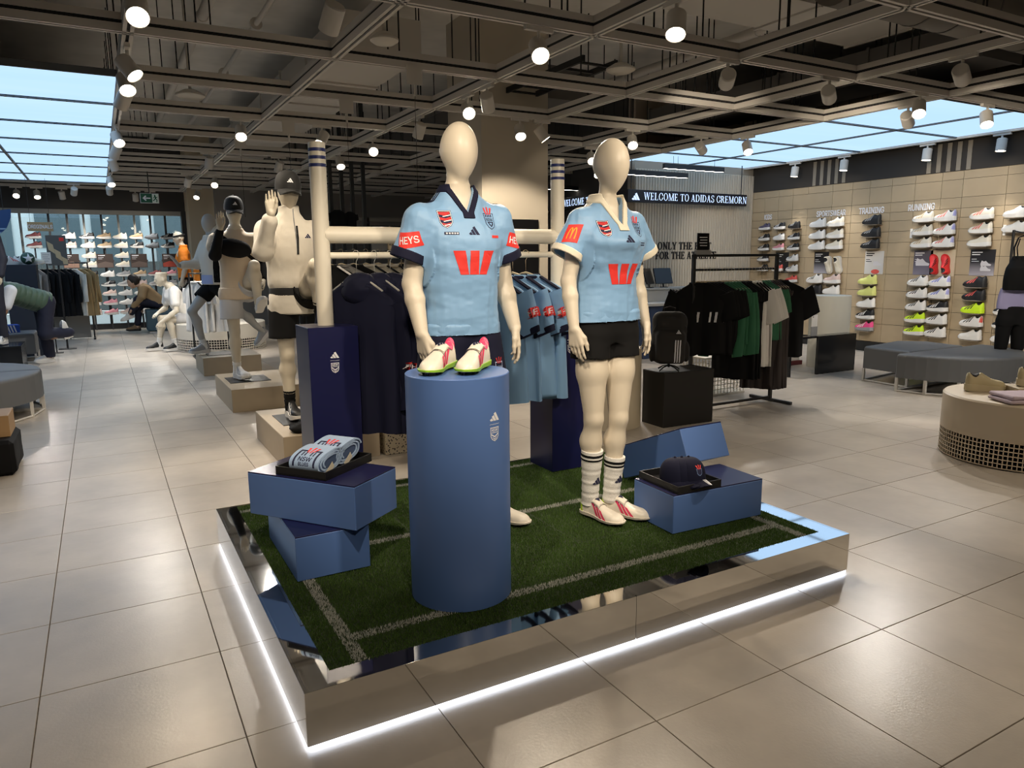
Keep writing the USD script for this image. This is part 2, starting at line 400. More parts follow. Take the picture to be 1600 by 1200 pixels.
duct('dark air duct over the right aisle', 7.9, 4.4, 3.5, 8.6, 9.5, 3.85, dark_m, axis='y')
t = thing('spiral_duct', 'fat round spiral duct crossing over the right front bay', 'air duct')
part(t, 'pipe', cyl((5.0, 3.9, 3.62), (9.8, 3.9, 3.62), .24, 28), M('spiral', (.16, .145, .125), .6, metal=.3), True)
for k in range(12): part(t, 'seam', cyl((5.2 + k * .4, 3.9, 3.62), (5.22 + k * .4, 3.9, 3.62), .245, 28), dark_m, 40)
for k, (x, lab) in enumerate(((1.2, 'grey service pipe running away over the left aisle'), (1.75, 'thin grey pipe running away behind the left goal post'), (6.9, 'grey pipe over the right aisle'))):
    t = thing('service_pipe', lab, 'pipe')
    part(t, 'run', cyl((x, 3.2, 4.1), (x, 17.8, 4.1), .055 if k != 1 else .03, 14), duct_m, True)
    for j in range(6): part(t, 'clamp', cyl((x, 4.0 + j * 2.4, 4.1), (x, 4.05 + j * 2.4, 4.1), .066, 12), duct_m, 40)
# hanging rods carry the grid
rod_m = M('rod', (.012, .012, .012), .6)
rr, rods = random.Random(3), []
for x in GXS[2:9]:
    for y in GYS[3:15]:
        for dx, dy in ((.0, .35), (.0, .43), (.45, .0), (.55, .0), (.9, 0), (0, .95)):
            px, py = x + dx, y + dy
            if any(a - .04 < px < c + .04 and b_ - .04 < py < d + .04 for a, b_, c, d in DUCTS): continue
            if rr.random() < .75: rods.append(bx(x + dx - .005, y + dy - .005, GZ + .12, x + dx + .005, y + dy + .005, CEIL))
part('/World/ceiling', 'rod', cat(*rods), rod_m, kind='stuff')
t = thing('cable_tray', 'dark cable ladder above the grid over the display', 'cable tray')
part(t, 'rail', bx(4.3, 6.2, 3.42, 4.33, 8.4, 3.48), rod_m); part(t, 'rail', bx(4.7, 6.2, 3.42, 4.73, 8.4, 3.48), rod_m)
for k in range(8): part(t, 'rung', bx(4.32, 6.3 + k * .28, 3.43, 4.71, 6.33 + k * .28, 3.45), rod_m)
white_p = M('white_plastic', (.55, .52, .46), .5)
def dome_unit(x, y, z, label, r=.11, top=CEIL):
    t = thing('ceiling_dome', label, 'access point')
    part(t, 'shell', moved(lathe([(0, -.035), (r * .7, -.033), (r, -.01), (r, .005), (r * .45, .05), (.02, .055)], 28), (x, y, z)), white_p, 40)
    part(t, 'stem', cyl((x, y, z + .05), (x, y, top), .016, 10), white_p, True)
dome_unit(2.08, 5.68, 3.2, 'white cone-shaped ceiling dome above the left goal post', top=3.92)
dome_unit(4.52, 5.88, 3.3, 'white flat access point hanging over the right goal post', .14, top=3.92)
dome_unit(1.02, 8.8, 3.28, 'white flat access point far down the left aisle ceiling', .15)
for (x, y, lab) in ((2.45, 6.04, 'nearest'), (2.30, 7.48, 'second'), (2.05, 8.92, 'third'), (1.75, 10.35, 'farthest')):
    t = thing('wire_bracket', f'grey bracket with a hanging wire under the ceiling grid, {lab} behind the left goal post', 'bracket')
    part(t, 'plate', bx(x - .07, y - .05, GZ - .13, x + .07, y - .038, GZ + .02), beam_m)
    part(t, 'hook', cyl((x, y - .044, GZ - .13), (x, y - .044, GZ - .22), .012, 8), beam_m, True)
    part(t, 'wire', cyl((x, y - .044, GZ - .22), (x, y - .044, 2.1), .0022, 5), rod_m)

# ---------------------------------------------------------------- track lamps
lamp_m = M('lamp_shell', (.58, .55, .50), .5)
lamp_face = emitter('lamp_glow', (1.0, .86, .66), 14.0)
def spot(pos, target, label, on=1.0, size=1.0, cone=30.0):
    pos, target = np.array(pos, float), np.array(target, float)
    gx, gy = min(GXS, key=lambda v: abs(v - pos[0])), min(GYS, key=lambda v: abs(v - pos[1]))
    if abs(gx - pos[0]) < abs(gy - pos[1]): pos[0] = gx; hx, hy = .018, .11
    else: pos[1] = gy; hx, hy = .11, .018
    d = target - pos; d /= np.linalg.norm(d)
    t = thing('track_lamp', label, 'spotlight', group=None)
    r, L = .062 * size, .165 * size
    z = -d; a = np.cross([0, 0, 1.0], z); a = a / np.linalg.norm(a) if np.linalg.norm(a) > 1e-6 else np.array([1.0, 0, 0]); b = np.cross(z, a)
    Tm = np.eye(4); Tm[:3, 0], Tm[:3, 1], Tm[:3, 2], Tm[:3, 3] = a, b, z, pos
    can = lathe([(r * .86, -L / 2 + .012), (r, -L / 2), (r, L / 2 - .008), (r - .008, L / 2), (.001, L / 2)], 24)
    part(t, 'shade', xf(can, Tm), lamp_m, 40)
    part(t, 'lens', xf(lathe([(.001, -L / 2 + .004), (r * .9, -L / 2 + .004), (r * .9, -L / 2 + .010), (.001, -L / 2 + .010)], 24), Tm), lamp_face if on > 0 else M('lamp_off', (.05, .05, .05), .3))
    part(t, 'arm', cat(cyl(pos + [0, 0, .0], (pos[0], pos[1], GZ - .028), .013, 10)), lamp_m, True)
    part(t, 'adapter', bx(pos[0] - hx, pos[1] - hy, GZ - .03, pos[0] + hx, pos[1] + hy, GZ + .002), lamp_m)
    if on > 0:
        lp = f'{t}/light'; lt = UsdLux.SphereLight.Define(stage, lp)
        lt.CreateRadiusAttr(.055); far = pos[1] > 8 or pos[0] > 6.5; lt.CreateColorAttr(Gf.Vec3f(*(NEUTRAL if far else WARM))); lt.CreateIntensityAttr(SPOT * on * (1.9 if far and target[2] < 1.05 else 1.0)); lt.CreateNormalizeAttr(True)
        sh = UsdLux.ShapingAPI.Apply(lt.GetPrim()); sh.CreateShapingConeAngleAttr(cone); sh.CreateShapingConeSoftnessAttr(.45)
        Tl = Tm.copy(); Tl[:3, 3] = pos + d * (L / 2 + .012); set_xf(lt, Tl)
    return t
Z = 2.95
LAMPS = [  # x, y, aim x, y, z, on, where
 (.38, 4.95, .2, 2.8, .9, .45, 'on the left run, nearest the camera'), (.38, 6.38, 1.3, 5.6, 1.4, 1, 'on the left run, second, turned to the white jacket mannequin'), (.38, 6.95, .7, 4.6, 0, .7, 'on the left run, third, just before the luminous ceiling'),
 (.38, 7.6, -.6, 9.2, 1, .8, 'on the left run, fourth, tilted back'), (.38, 10.0, .8, 8.2, 1, .8, 'on the left run, fifth'), (.38, 11.2, -.8, 12.5, .6, .8, 'on the left run, sixth'), (.38, 12.6, 1.1, 13.6, .6, .8, 'on the left run, seventh'), (.38, 15.2, .6, 13.2, .5, .8, 'on the left run, eighth'), (.38, 17.1, .4, 19.2, 1.2, 1, 'on the left run, last before the window'), (-.3, 17.5, -.6, 19.2, 1.5, 1, 'under the far end of the luminous ceiling'),
 (1.53, 8.9, 1.2, 7.0, 1.0, .8, 'over the second running mannequin'), (1.55, 11.8, 1.3, 12.6, 1.0, .8, 'over the third running mannequin'), (1.55, 14.7, 1.2, 16.0, 1.2, .8, 'over the orange shirt mannequin'), (2.0, 14.7, 1.4, 12.0, .8, .7, 'facing forward behind the raised hand'),
 (1.35, 4.55, 1.1, 5.9, 1.5, 1, 'large in the upper centre, tilted to the running mannequins'), (3.27, 6.66, 2.35, 3.6, 1.0, 1, 'lit, on the centre run before the column'), (3.27, 6.25, 4.45, 7.75, 1.25, 3.2, 'beside the lit one before the column, turned to the column'), (3.27, 7.9, 3.0, 9.5, .5, .7, 'on the centre run, pointing down'), (3.27, 9.5, 2.4, 6.0, 1.0, .7, 'on the centre run, lit, beside the male mannequin head'), (3.27, 11.0, 3.0, 9.0, .5, .8, 'on the centre run, farther back'),
 (2.45, 8.9, 1.4, 8.2, 1.2, .7, 'above the goal post nearest the running mannequins'), (2.55, 11.8, 2.0, 13.0, .8, .7, 'above the foremost black cap'), (2.8, 4.57, 2.2, 2.9, 1.3, 1.1, 'large in the upper centre, pointing at the female mannequin'), (3.27, 3.7, 2.3, 2.7, .5, 1, 'large and lit, in the top centre'),
 (4.33, 7.48, 3.6, 5.6, .6, .7, 'lit, hanging before the column'), (4.62, 7.48, 6.2, 6.6, .4, .6, 'beside the lit one before the column, unlit side showing'), (5.95, 7.48, 4.6, 5.2, .6, .9, 'lit, behind the female mannequin head'), (6.35, 8.92, 5.2, 6.4, .6, .8, 'past the column, upper of two'), (7.5, 10.35, 6.0, 8.0, .6, .8, 'past the column, lower of two'),
 (4.6, 4.57, 9.0, 10.0, 1.2, 1, 'hanging over the black garment rack'), (7.1, 7.48, 10.7, 9.2, 1.3, 1.2, 'at the edge of the luminous ceiling of the shoe wall'), (7.62, 7.2, 6.6, 5.4, .4, .9, 'lit, at the near edge of the shoe wall ceiling'),
 (8.6, 10.35, 7.9, 8.6, .8, .9, 'first of three over the service desk'), (9.5, 10.35, 8.6, 8.2, .8, .9, 'second of three over the service desk'), (10.52, 10.05, 9.2, 9.9, 1.6, .6, 'third of three over the service desk'),
 (10.52, 8.8, 10.2, 8.9, .2, .35, 'on the shoe wall run, farthest'), (10.52, 7.85, 10.2, 7.8, .2, .35, 'on the shoe wall run, third from the front'), (10.52, 6.5, 10.2, 6.5, .2, .35, 'on the shoe wall run, second from the front'), (10.52, 5.5, 10.2, 5.5, .2, .35, 'on the shoe wall run, nearest'),
 (7.66, 4.98, 10.7, 6.2, 1.3, 1.3, 'grey, hanging before the luminous ceiling'), (7.2, 4.57, 5.6, 3.4, .6, .7, 'lit, at the corner of the shoe wall ceiling'), (8.4, 4.57, 7.0, 3.4, .2, .7, 'lit, at the edge of the picture under the shoe wall ceiling'), (6.2, 3.6, 10.7, 5.2, 1.2, 1.4, 'in the upper bay over the round plinth'), (5.85, 4.57, 10.7, 7.6, 1.3, 1.5, 'in the middle bay, tilted to the shoe wall'),
 (-1.36, 18.6, -1.5, 16.4, 1.2, .7, 'lit, first before the window'), (-1.0, 18.6, -.8, 17.0, .8, .7, 'lit, second before the window'), (-.55, 18.6, -.4, 19.2, 1.6, .8, 'grey, over the window shoes'), (.85, 18.6, .9, 19.3, 1.6, .8, 'grey, beyond the exit sign'), (1.15, 18.6, .6, 16.6, .9, .7, 'lit, beyond the exit sign'), (2.0, 17.5, 1.3, 16.0, 1.2, .7, 'lit, before the beige return wall'),
]
for (x, y, ax, ay, az, on, lab) in LAMPS:
    spot((x, y, Z), (ax, ay, az), f'white cylinder track lamp {lab}', on)
# the runs go on over the shop behind the photographer
for k, (x, y, ax, ay, az, on) in enumerate([(.38, 1.6, 1.3, 3.1, 1.25, 1.5), (1.79, .4, 1.7, 3.1, 1.35, 2.0), (3.27, 1.2, 2.3, 2.95, 1.25, 1.2), (.38, -.6, 1.0, 2.3, .6, 1.1), (3.27, -.4, 3.2, 1.2, 0, .5), (4.72, 1.2, 4.8, 3.4, 0, .4), (6.2, 1.0, 6.0, 2.6, .3, .6), (-1.13, 2.2, -.6, 4.0, 0, .4), (-1.13, 4.2, -.5, 6.0, 0, .9), (8.0, 1.5, 8.6, 3.6, .5, 1.0)]):
    spot((x, y, Z), (ax, ay, az), f'white cylinder track lamp over the front of the shop, {["first", "second", "third", "fourth", "fifth", "sixth", "seventh", "eighth", "ninth", "tenth"][k]} out of sight', on, cone=26 if k < 4 else 42)
# ================================================================ organic shapes from distance fields
class Field:
    """a signed distance grid that shapes are blended into"""
    def __init__(s, lo, hi, h):
        s.lo, s.h = np.asarray(lo, float), h; s.n = np.ceil((np.asarray(hi, float) - s.lo) / h).astype(int) + 1
        s.d = np.full(s.n, .25, np.float32)
    def win(s, lo, hi):
        a = np.clip(np.floor((np.asarray(lo) - s.lo) / s.h).astype(int), 0, s.n); b = np.clip(np.ceil((np.asarray(hi) - s.lo) / s.h).astype(int) + 1, 0, s.n)
        sl = tuple(slice(i, j) for i, j in zip(a, b))
        g = [((np.arange(i, j)) * s.h + o).astype(np.float32) for i, j, o in zip(a, b, s.lo)]
        return sl, np.meshgrid(*g, indexing='ij', sparse=True)
    def put(s, f, lo, hi, k=.02, mode='add'):
        m = k + 2 * s.h + .03; sl, (x, y, z) = s.win(np.asarray(lo) - m, np.asarray(hi) + m)
        if min(i.stop - i.start for i in sl) <= 0: return
        d = s.d[sl]; v = f(x, y, z)
        if mode == 'add':
            if k > 0: hh = np.maximum(k - np.abs(d - v), 0) / k; s.d[sl] = np.minimum(d, v) - hh * hh * k * .25
            else: s.d[sl] = np.minimum(d, v)
        elif mode == 'cut':
            s.d[sl] = np.maximum(d, -v)
    def clip(s, f):
        x, y, z = np.meshgrid(*[(np.arange(n) * s.h + o).astype(np.float32) for n, o in zip(s.n, s.lo)], indexing='ij', sparse=True)
        s.d = np.maximum(s.d, f(x, y, z))
    def limb(s, p, q, r0, r1, k=.02):
        p, q = np.asarray(p, float), np.asarray(q, float); r = max(r0, r1)
        s.put(capsule(p, q, r0, r1), np.minimum(p, q) - r, np.maximum(p, q) + r, k)
    def chain(s, pts, rs, k=.02):
        for a, b, r0, r1 in zip(pts, pts[1:], rs, rs[1:]): s.limb(a, b, r0, r1, k)
    def ell(s, c, r, k=.02, R=None, mode='add'):
        c, r = np.asarray(c, float), np.asarray(r, float); R = np.eye(3) if R is None else R
        def f(x, y, z):
            a, b, cc = x - c[0], y - c[1], z - c[2]
            u = [(R[0, i] * a + R[1, i] * b + R[2, i] * cc) / r[i] for i in range(3)]
            k0 = np.sqrt(u[0] ** 2 + u[1] ** 2 + u[2] ** 2); k1 = np.sqrt((u[0] / r[0]) ** 2 + (u[1] / r[1]) ** 2 + (u[2] / r[2]) ** 2) + 1e-9
            return k0 * (k0 - 1) / k1
        m = r.max(); s.put(f, c - m, c + m, k, mode)
    def trunk(s, rows, k=.02, T=None, n=2.4, grow=0.0):
        """stacked rounded sections (z, half width, half depth, y of the middle), in a frame T"""
        f, lo, hi = trunk_f(rows, T, n, grow); s.put(f, lo, hi, k)
    def mesh(s):
        return nets(s.d, s.lo, s.h)

def capsule(p, q, r0, r1):
    ba = q - p; L = float(ba @ ba) + 1e-12
    def f(x, y, z):
        a, b, c = x - p[0], y - p[1], z - p[2]
        t = np.clip((a * ba[0] + b * ba[1] + c * ba[2]) / L, 0, 1)
        return np.sqrt((a - t * ba[0]) ** 2 + (b - t * ba[1]) ** 2 + (c - t * ba[2]) ** 2) - (r0 + t * (r1 - r0))
    return f

def trunk_f(rows, T=None, n=2.4, grow=0.0):
    rows = np.asarray(rows, float); T = np.eye(4) if T is None else T
    zz, A, B, C = rows[:, 0], rows[:, 1] + grow, rows[:, 2] + grow, rows[:, 3]
    D = rows[:, 4] if rows.shape[1] > 4 else np.zeros(len(rows))
    zf = np.linspace(zz[0], zz[-1], 160)
    from scipy.interpolate import PchipInterpolator as PI
    tab = [PI(zz, q)(zf).astype(np.float32) for q in (A, B, C, D)]
    Ri = np.linalg.inv(T)
    def f(x, y, z):
        X, Y, Z = [Ri[i, 0] * x + Ri[i, 1] * y + Ri[i, 2] * z + Ri[i, 3] for i in range(3)]
        i = np.clip((Z - zf[0]) / (zf[1] - zf[0]), 0, 158.999); i0 = i.astype(np.int32); w = i - i0
        a, b, c, d = [q[i0] * (1 - w) + q[i0 + 1] * w for q in tab]
        u, v = np.abs(X - d) / a, np.abs(Y - c) / b
        rr = (u ** n + v ** n) ** (1 / n)
        side = (rr - 1) * np.minimum(a, b) * .92
        return np.maximum(side, np.maximum(zf[0] - Z, Z - zf[-1]))
    m = max(A.max(), B.max()) + np.abs(C).max() + np.abs(D).max()
    cs = np.array([[x, y, z, 1] for x in (-m, m) for y in (-m, m) for z in (zz[0], zz[-1])]) @ T.T
    return f, cs[:, :3].min(0), cs[:, :3].max(0)

def nets(d, lo, h):
    """surface nets over a grid of signed distances"""
    s = d < 0; nx, ny, nz = d.shape
    cr = [(i, j, k) for i in (0, 1) for j in (0, 1) for k in (0, 1)]
    cell = lambda a, c: a[c[0]:nx - 1 + c[0], c[1]:ny - 1 + c[1], c[2]:nz - 1 + c[2]]
    cnt = sum(cell(s, c).astype(np.int8) for c in cr); act = (cnt > 0) & (cnt < 8)
    I = np.argwhere(act); val = np.stack([d[I[:, 0] + c[0], I[:, 1] + c[1], I[:, 2] + c[2]] for c in cr], 1)
    P, N = np.zeros((len(I), 3)), np.zeros(len(I))
    for a in range(8):
        for b in range(a + 1, 8):
            if sum(abs(p - q) for p, q in zip(cr[a], cr[b])) != 1: continue
            va, vb = val[:, a], val[:, b]; x = (va < 0) != (vb < 0); t = np.where(x, va / np.where(x, va - vb, 1), 0)
            P += np.where(x[:, None], np.array(cr[a]) + t[:, None] * (np.array(cr[b]) - np.array(cr[a])), 0); N += x
    V = (I + P / N[:, None]) * h + lo
    idx = np.full(act.shape, -1, np.int64); idx[tuple(I.T)] = np.arange(len(I)); F = []
    for ax in range(3):
        o = [0, 0, 0]; o[ax] = 1
        s0, s1 = s[:nx - o[0], :ny - o[1], :nz - o[2]], s[o[0]:, o[1]:, o[2]:]
        e = np.argwhere(s0 != s1); u, w = (ax + 1) % 3, (ax + 2) % 3
        e = e[(e[:, u] > 0) & (e[:, w] > 0) & (e[:, u] < act.shape[u]) & (e[:, w] < act.shape[w])]
        neg = s0[tuple(e.T)]; q = []
        for du, dw in ((1, 1), (0, 1), (0, 0), (1, 0)):
            c = e.copy(); c[:, u] -= du; c[:, w] -= dw; q.append(idx[tuple(c.T)])
        q = np.stack(q, 1); q[~neg] = q[~neg][:, ::-1]; F += [q[:, [0, 1, 2]], q[:, [0, 2, 3]]]
    return trimesh.Trimesh(V, np.vstack(F), process=False)

def wrinkle(m, amp, freq=(9, 9, 5), seed=0, keep=None, inward=False):
    """cloth folds: pushes the vertices along their normals"""
    n = m.vertex_normals; w = meshkit.fbm(m.vertices * np.asarray(freq) + seed * 7.3, 3, seed) - .5
    r = 1 - np.abs(2 * meshkit.noise(m.vertices * np.asarray(freq) * .8 + 31 + seed, seed) - 1)
    d = amp * (1.5 * w + .6 * (r - .5))
    if inward: d = np.minimum(d - .35 * amp, .0006)
    if keep is not None: d = d * keep(m.vertices)
    return trimesh.Trimesh(m.vertices + n * d[:, None], m.faces, process=False)

def drape(poly, m, o, u, w, seg=.012, off=.0015, back=.10):
    """a 2D print laid onto a surface: projected along the normal of the plane at o with axes u and w"""
    v, f = flat(poly, seg); o, u, w = (np.asarray(a, float) for a in (o, u, w)); n = np.cross(u, w); n /= np.linalg.norm(n)
    P = o + v[:, :1] * u + v[:, 1:2] * w + n * back
    t = np.full(len(P), np.nan); loc, ri, _ = m.ray.intersects_location(P, np.tile(-n, (len(P), 1)), multiple_hits=True)
    for L, i in zip(loc, ri):
        q = (P[i] - L) @ n; t[i] = q if np.isnan(t[i]) else min(t[i], q)
    md = np.nanmedian(t) if np.isfinite(t).any() else back
    t = np.where(np.isnan(t), md, t)
    return trimesh.Trimesh(P - n * (t - off)[:, None], f, process=False)

def sub(m, mask):
    """the faces of a mesh whose mask is set"""
    f = m.faces[mask]; u, inv = np.unique(f, return_inverse=True); return trimesh.Trimesh(m.vertices[u], inv.reshape(-1, 3), process=False)

# --- the human body, as cast for a shop mannequin. Local frame: feet on z = 0, looking along -y, its left hand at +x
MALE = [(.84, .10, .085, .02), (.90, .158, .105, .018), (.97, .172, .116, .018), (1.06, .158, .108, .004), (1.15, .146, .099, -.004), (1.27, .160, .108, -.010), (1.38, .182, .120, -.008), (1.46, .190, .112, .004), (1.525, .158, .084, .014), (1.57, .098, .066, .018), (1.61, .062, .06, .016)]
FEMALE = [(.86, .10, .09, .02), (.92, .165, .108, .02), (.98, .172, .112, .018), (1.08, .140, .096, .004), (1.16, .122, .086, -.004), (1.26, .134, .102, -.016), (1.34, .150, .118, -.024), (1.42, .160, .100, -.004), (1.475, .140, .078, .010), (1.52, .084, .058, .016), (1.555, .052, .052, .016)]

def hand(F, wr, d, n, t, s=1.0, curl=(.25, .30, .36, .42), thumb=.5, r=1.0):
    """palm, four fingers of different lengths and a thumb; d: along the hand, n: out of the palm, t: towards the thumb"""
    wr, d, n, t = (np.asarray(a, float) for a in (wr, d, n, t)); d = d / np.linalg.norm(d); n = n - d * (n @ d); n /= np.linalg.norm(n); t = np.cross(d, n) if np.cross(d, n) @ t > 0 else np.cross(n, d)
    offs, lens, rad = (.033, .0115, -.0105, -.031), (.073, .081, .075, .059), (.0086, .009, .0086, .0076)
    for i in range(4):
        kn = wr + s * (d * (.088 - .006 * abs(i - 1)) + t * offs[i])
        F.limb(wr + s * (d * .012 + t * offs[i] * .55), kn, .0155 * s * r, .0112 * s * r, .012)
        p, dd = kn, d
        for sg, (fr, rr) in enumerate(((.46, 1.0), (.31, .92), (.23, .80))):
            a = curl[i] * (.7 + .5 * sg); dd2 = dd * math.cos(a) + n * math.sin(a); q = p + dd2 * lens[i] * fr * s
            F.limb(p, q, rad[i] * rr * s * r, rad[i] * rr * .9 * s * r, .004); p = q
            nn = n; dd = dd2; n_ = np.cross(np.cross(dd, n), dd); n = n_ / np.linalg.norm(n_)
        n = np.cross(np.cross(d, nn), d); n /= np.linalg.norm(n)
    a = wr + s * (d * .018 + t * .020 + n * .006); b = wr + s * (d * .052 + t * (.034 + .014 * thumb) + n * .016); c = b + s * (d * .034 + t * .010 * thumb + n * .008); e = c + s * (d * .026 + n * .003)
    F.chain([a, b, c, e], [.0165 * s * r, .0125 * s * r, .0098 * s * r, .0078 * s * r], .008)

def arm(F, sh, el, wr, rs, hd=None, hn=None, ht=None, s=1.0, curl=(.25, .30, .36, .42), thumb=.5):
    sh, el, wr = (np.asarray(a, float) for a in (sh, el, wr)); a, b, c = rs
    F.limb(sh, sh + (el - sh) * .45, a, a * .86, .03); F.limb(sh + (el - sh) * .45, el, a * .86, b, .02)
    m = el + (wr - el) * .32; F.limb(el, m, b * .98, b * 1.02, .015); F.limb(m, wr, b * 1.02, c, .012)
    if hd is not None: hand(F, wr, hd, hn, ht, s, curl, thumb)

def leg(F, hip, kn, an, rs, k=.03):
    """thigh, knee cap, calf and ankle; the calf lies behind the shin"""
    hip, kn, an = (np.asarray(a, float) for a in (hip, kn, an)); a, b, c = rs
    m = hip + (kn - hip) * .42; F.limb(hip, m, a, a * .88, k); F.limb(m, kn, a * .88, b, .025)
    sd = (an - kn) / np.linalg.norm(an - kn); td = (kn - hip) / np.linalg.norm(kn - hip)
    fw = np.array([0, -1.0, 0]); fw = fw - sd * (fw @ sd); fw /= np.linalg.norm(fw) + 1e-9
    if abs(sd[1]) > .8: fw = np.array([0, 0, 1.0])
    F.ell(kn + fw * b * .38, (b * .62, b * .62, b * .78), .02)
    q = kn + (an - kn) * .30 - fw * b * .32; F.limb(kn, q, b * .86, b * 1.08, .025); F.limb(q, kn + (an - kn) * .68, b * 1.08, c * 1.2, .03); F.limb(kn, an, b * .72, c, .02); F.limb(kn + (an - kn) * .66, an, c * 1.15, c, .015)

def head(F, c, s=1.0, nrm=(0, -1, 0), face=False):
    """an abstract egg head, or one with brow, nose, lips and ears"""
    c = np.asarray(c, float); f = np.asarray(nrm, float); f /= np.linalg.norm(f); up = np.array([0, 0, 1.0]); up = up - f * (up @ f); up /= np.linalg.norm(up); sd = np.cross(f, up)
    R = np.stack([sd, -f, up], 1); L = lambda x, y, z: c + s * (R @ np.array([x, y, z]))
    def egg(x, y, z):
        a, b, d = x - c[0], y - c[1], z - c[2]
        u = [(R[0, i] * a + R[1, i] * b + R[2, i] * d) / s for i in range(3)]
        q = u[2] / .1285; lo = np.clip(-q, 0, 1.15); t = 1 - .36 * lo ** 1.5 + .02 * np.clip(q, 0, 1)
        k0 = np.sqrt((u[0] / (.0785 * t)) ** 2 + ((u[1] + .034 * lo ** 1.4) / (.099 * (1 - .42 * lo ** 1.6))) ** 2 + q * q)
        return (k0 - 1) * .078 * s
    F.put(egg, c - .17 * s, c + .17 * s, .016)
    if face:
        F.limb(L(0, -.098, .005), L(0, -.112, -.030), .008 * s, .013 * s, .014)
        for x in (-1, 1):
            F.ell(L(.030 * x, -.094, .018), (.018 * s, .010 * s, .007 * s), .012, R); F.ell(L(.031 * x, -.088, .002), (.013 * s, .010 * s, .009 * s), .006, R)
            F.ell(L(.080 * x, .012, -.008), (.010 * s, .020 * s, .032 * s), .010, R)
        F.ell(L(0, -.092, -.058), (.024 * s, .010 * s, .006 * s), .006, R); F.ell(L(0, -.089, -.068), (.020 * s, .010 * s, .007 * s), .006, R); F.ell(L(0, -.076, -.098), (.022 * s, .018 * s, .015 * s), .015, R)

def bounds(pts, m): 
    p = np.array(pts, float); return p.min(0) - m, p.max(0) + m

# --- footwear, lofted from heel to toe. Local frame: heel at x = 0, toe towards +x, sole on z = 0
def shoe_shape(L=.29, W=.104, sole=.034, heel_up=.018, low=False, boot=False):
    """returns upper(u, v) -> points, and meshes of upper, sole, lining"""
    us = np.linspace(0, 1, 27)
    wid = np.interp(us, [0, .04, .12, .3, .45, .62, .76, .88, .96, 1], [.10, .56, .72, .70, .70, .88, 1.0, .90, .60, .08]) * W / 2
    cy = np.interp(us, [0, .3, .6, .8, 1], [0, .004, -.002, .004, .010])
    top = np.interp(us, [0, .02, .08, .14, .22, .30, .36, .46, .58, .72, .86, .95, 1], [.050, .092, .100, .088, .082, .094, .104, .088, .070, .056, .047, .034, .008])
    if low: top = top * np.interp(us, [0, .3, .6, 1], [.88, .84, .86, .92])
    zb = sole + heel_up * np.interp(us, [0, .25, .6, 1], [1, .9, .25, .45])
    def S(u, v, off=0.0):
        """v from -1 (outer foot edge) over 0 (ridge) to 1 (inner foot edge)"""
        u, v = np.broadcast_arrays(np.asarray(u, float), np.asarray(v, float))
        w, h, c, b = (np.interp(u, us, q) for q in (wid, top, cy, zb))
        a = v * np.pi / 2; e = np.sign(np.sin(a)) * np.abs(np.sin(a)) ** .82; g = np.abs(np.cos(a)) ** .72
        return np.stack([u * L, c + (w + off) * e, b - .006 + (h + off) * g], -1)
    vv = np.linspace(-1, 1, 19); ring = np.stack([S(np.full(19, u), vv) for u in us])
    upper = loft_rings(ring, True, True)
    sw = wid * 1.06 + .003; n = 18; an = np.linspace(0, 2 * np.pi, n, endpoint=False)
    ring = []
    for u, w, c, b in zip(us, sw, cy, zb):
        lo = heel_up * np.interp(u, [0, .06, .2, .6, .8, 1], [.35, .05, 0, 0, .25, 1.35])
        z = np.where(np.sin(an) > 0, b + .004, lo); y = c + w * np.sign(np.cos(an)) * np.abs(np.cos(an)) ** .35 * np.where(np.sin(an) > 0, 1, .93)
        ring.append(np.stack([np.full(n, u * L * 1.035 - .005), y, z + (0) * an], 1))
    solem = loft_rings(np.stack(ring), True)
    # opening of the shoe: dark lining sunk between collar and tongue
    uu = np.linspace(.05, .33, 9); lr = []
    for u in uu: lr.append(S(np.full(7, u), np.linspace(-.50, .50, 7) * math.sin((u - .05) / .28 * math.pi) ** .5, .0012))
    lr = np.stack(lr); v, k = lr.reshape(-1, 3), 7
    q = np.array([[i * k + j, (i + 1) * k + j, (i + 1) * k + j + 1, i * k + j + 1] for i in range(8) for j in range(6)])
    lining = trimesh.Trimesh(v, np.vstack([q[:, [0, 1, 2]], q[:, [0, 2, 3]]]), process=False)
    return S, upper, solem, lining

def patch(S, quad, off=.0015, n=6, m=4):
    """a strip on the upper between four (u, v) corners"""
    a = np.asarray(quad, float); s, t = np.meshgrid(np.linspace(0, 1, n), np.linspace(0, 1, m), indexing='ij')
    uv = (a[0] * (1 - s[..., None]) + a[1] * s[..., None]) * (1 - t[..., None]) + (a[3] * (1 - s[..., None]) + a[2] * s[..., None]) * t[..., None]
    P = S(uv[..., 0], uv[..., 1], off).reshape(-1, 3); q = np.array([[i * m + j, (i + 1) * m + j, (i + 1) * m + j + 1, i * m + j + 1] for i in range(n - 1) for j in range(m - 1)])
    f = np.vstack([q[:, [0, 1, 2]], q[:, [0, 2, 3]]]); tm = trimesh.Trimesh(P, f, process=False)
    c = P.mean(0); 
    if tm.face_normals.mean(0) @ (c - np.array([c[0], 0, .03])) < 0: tm.invert()
    return tm

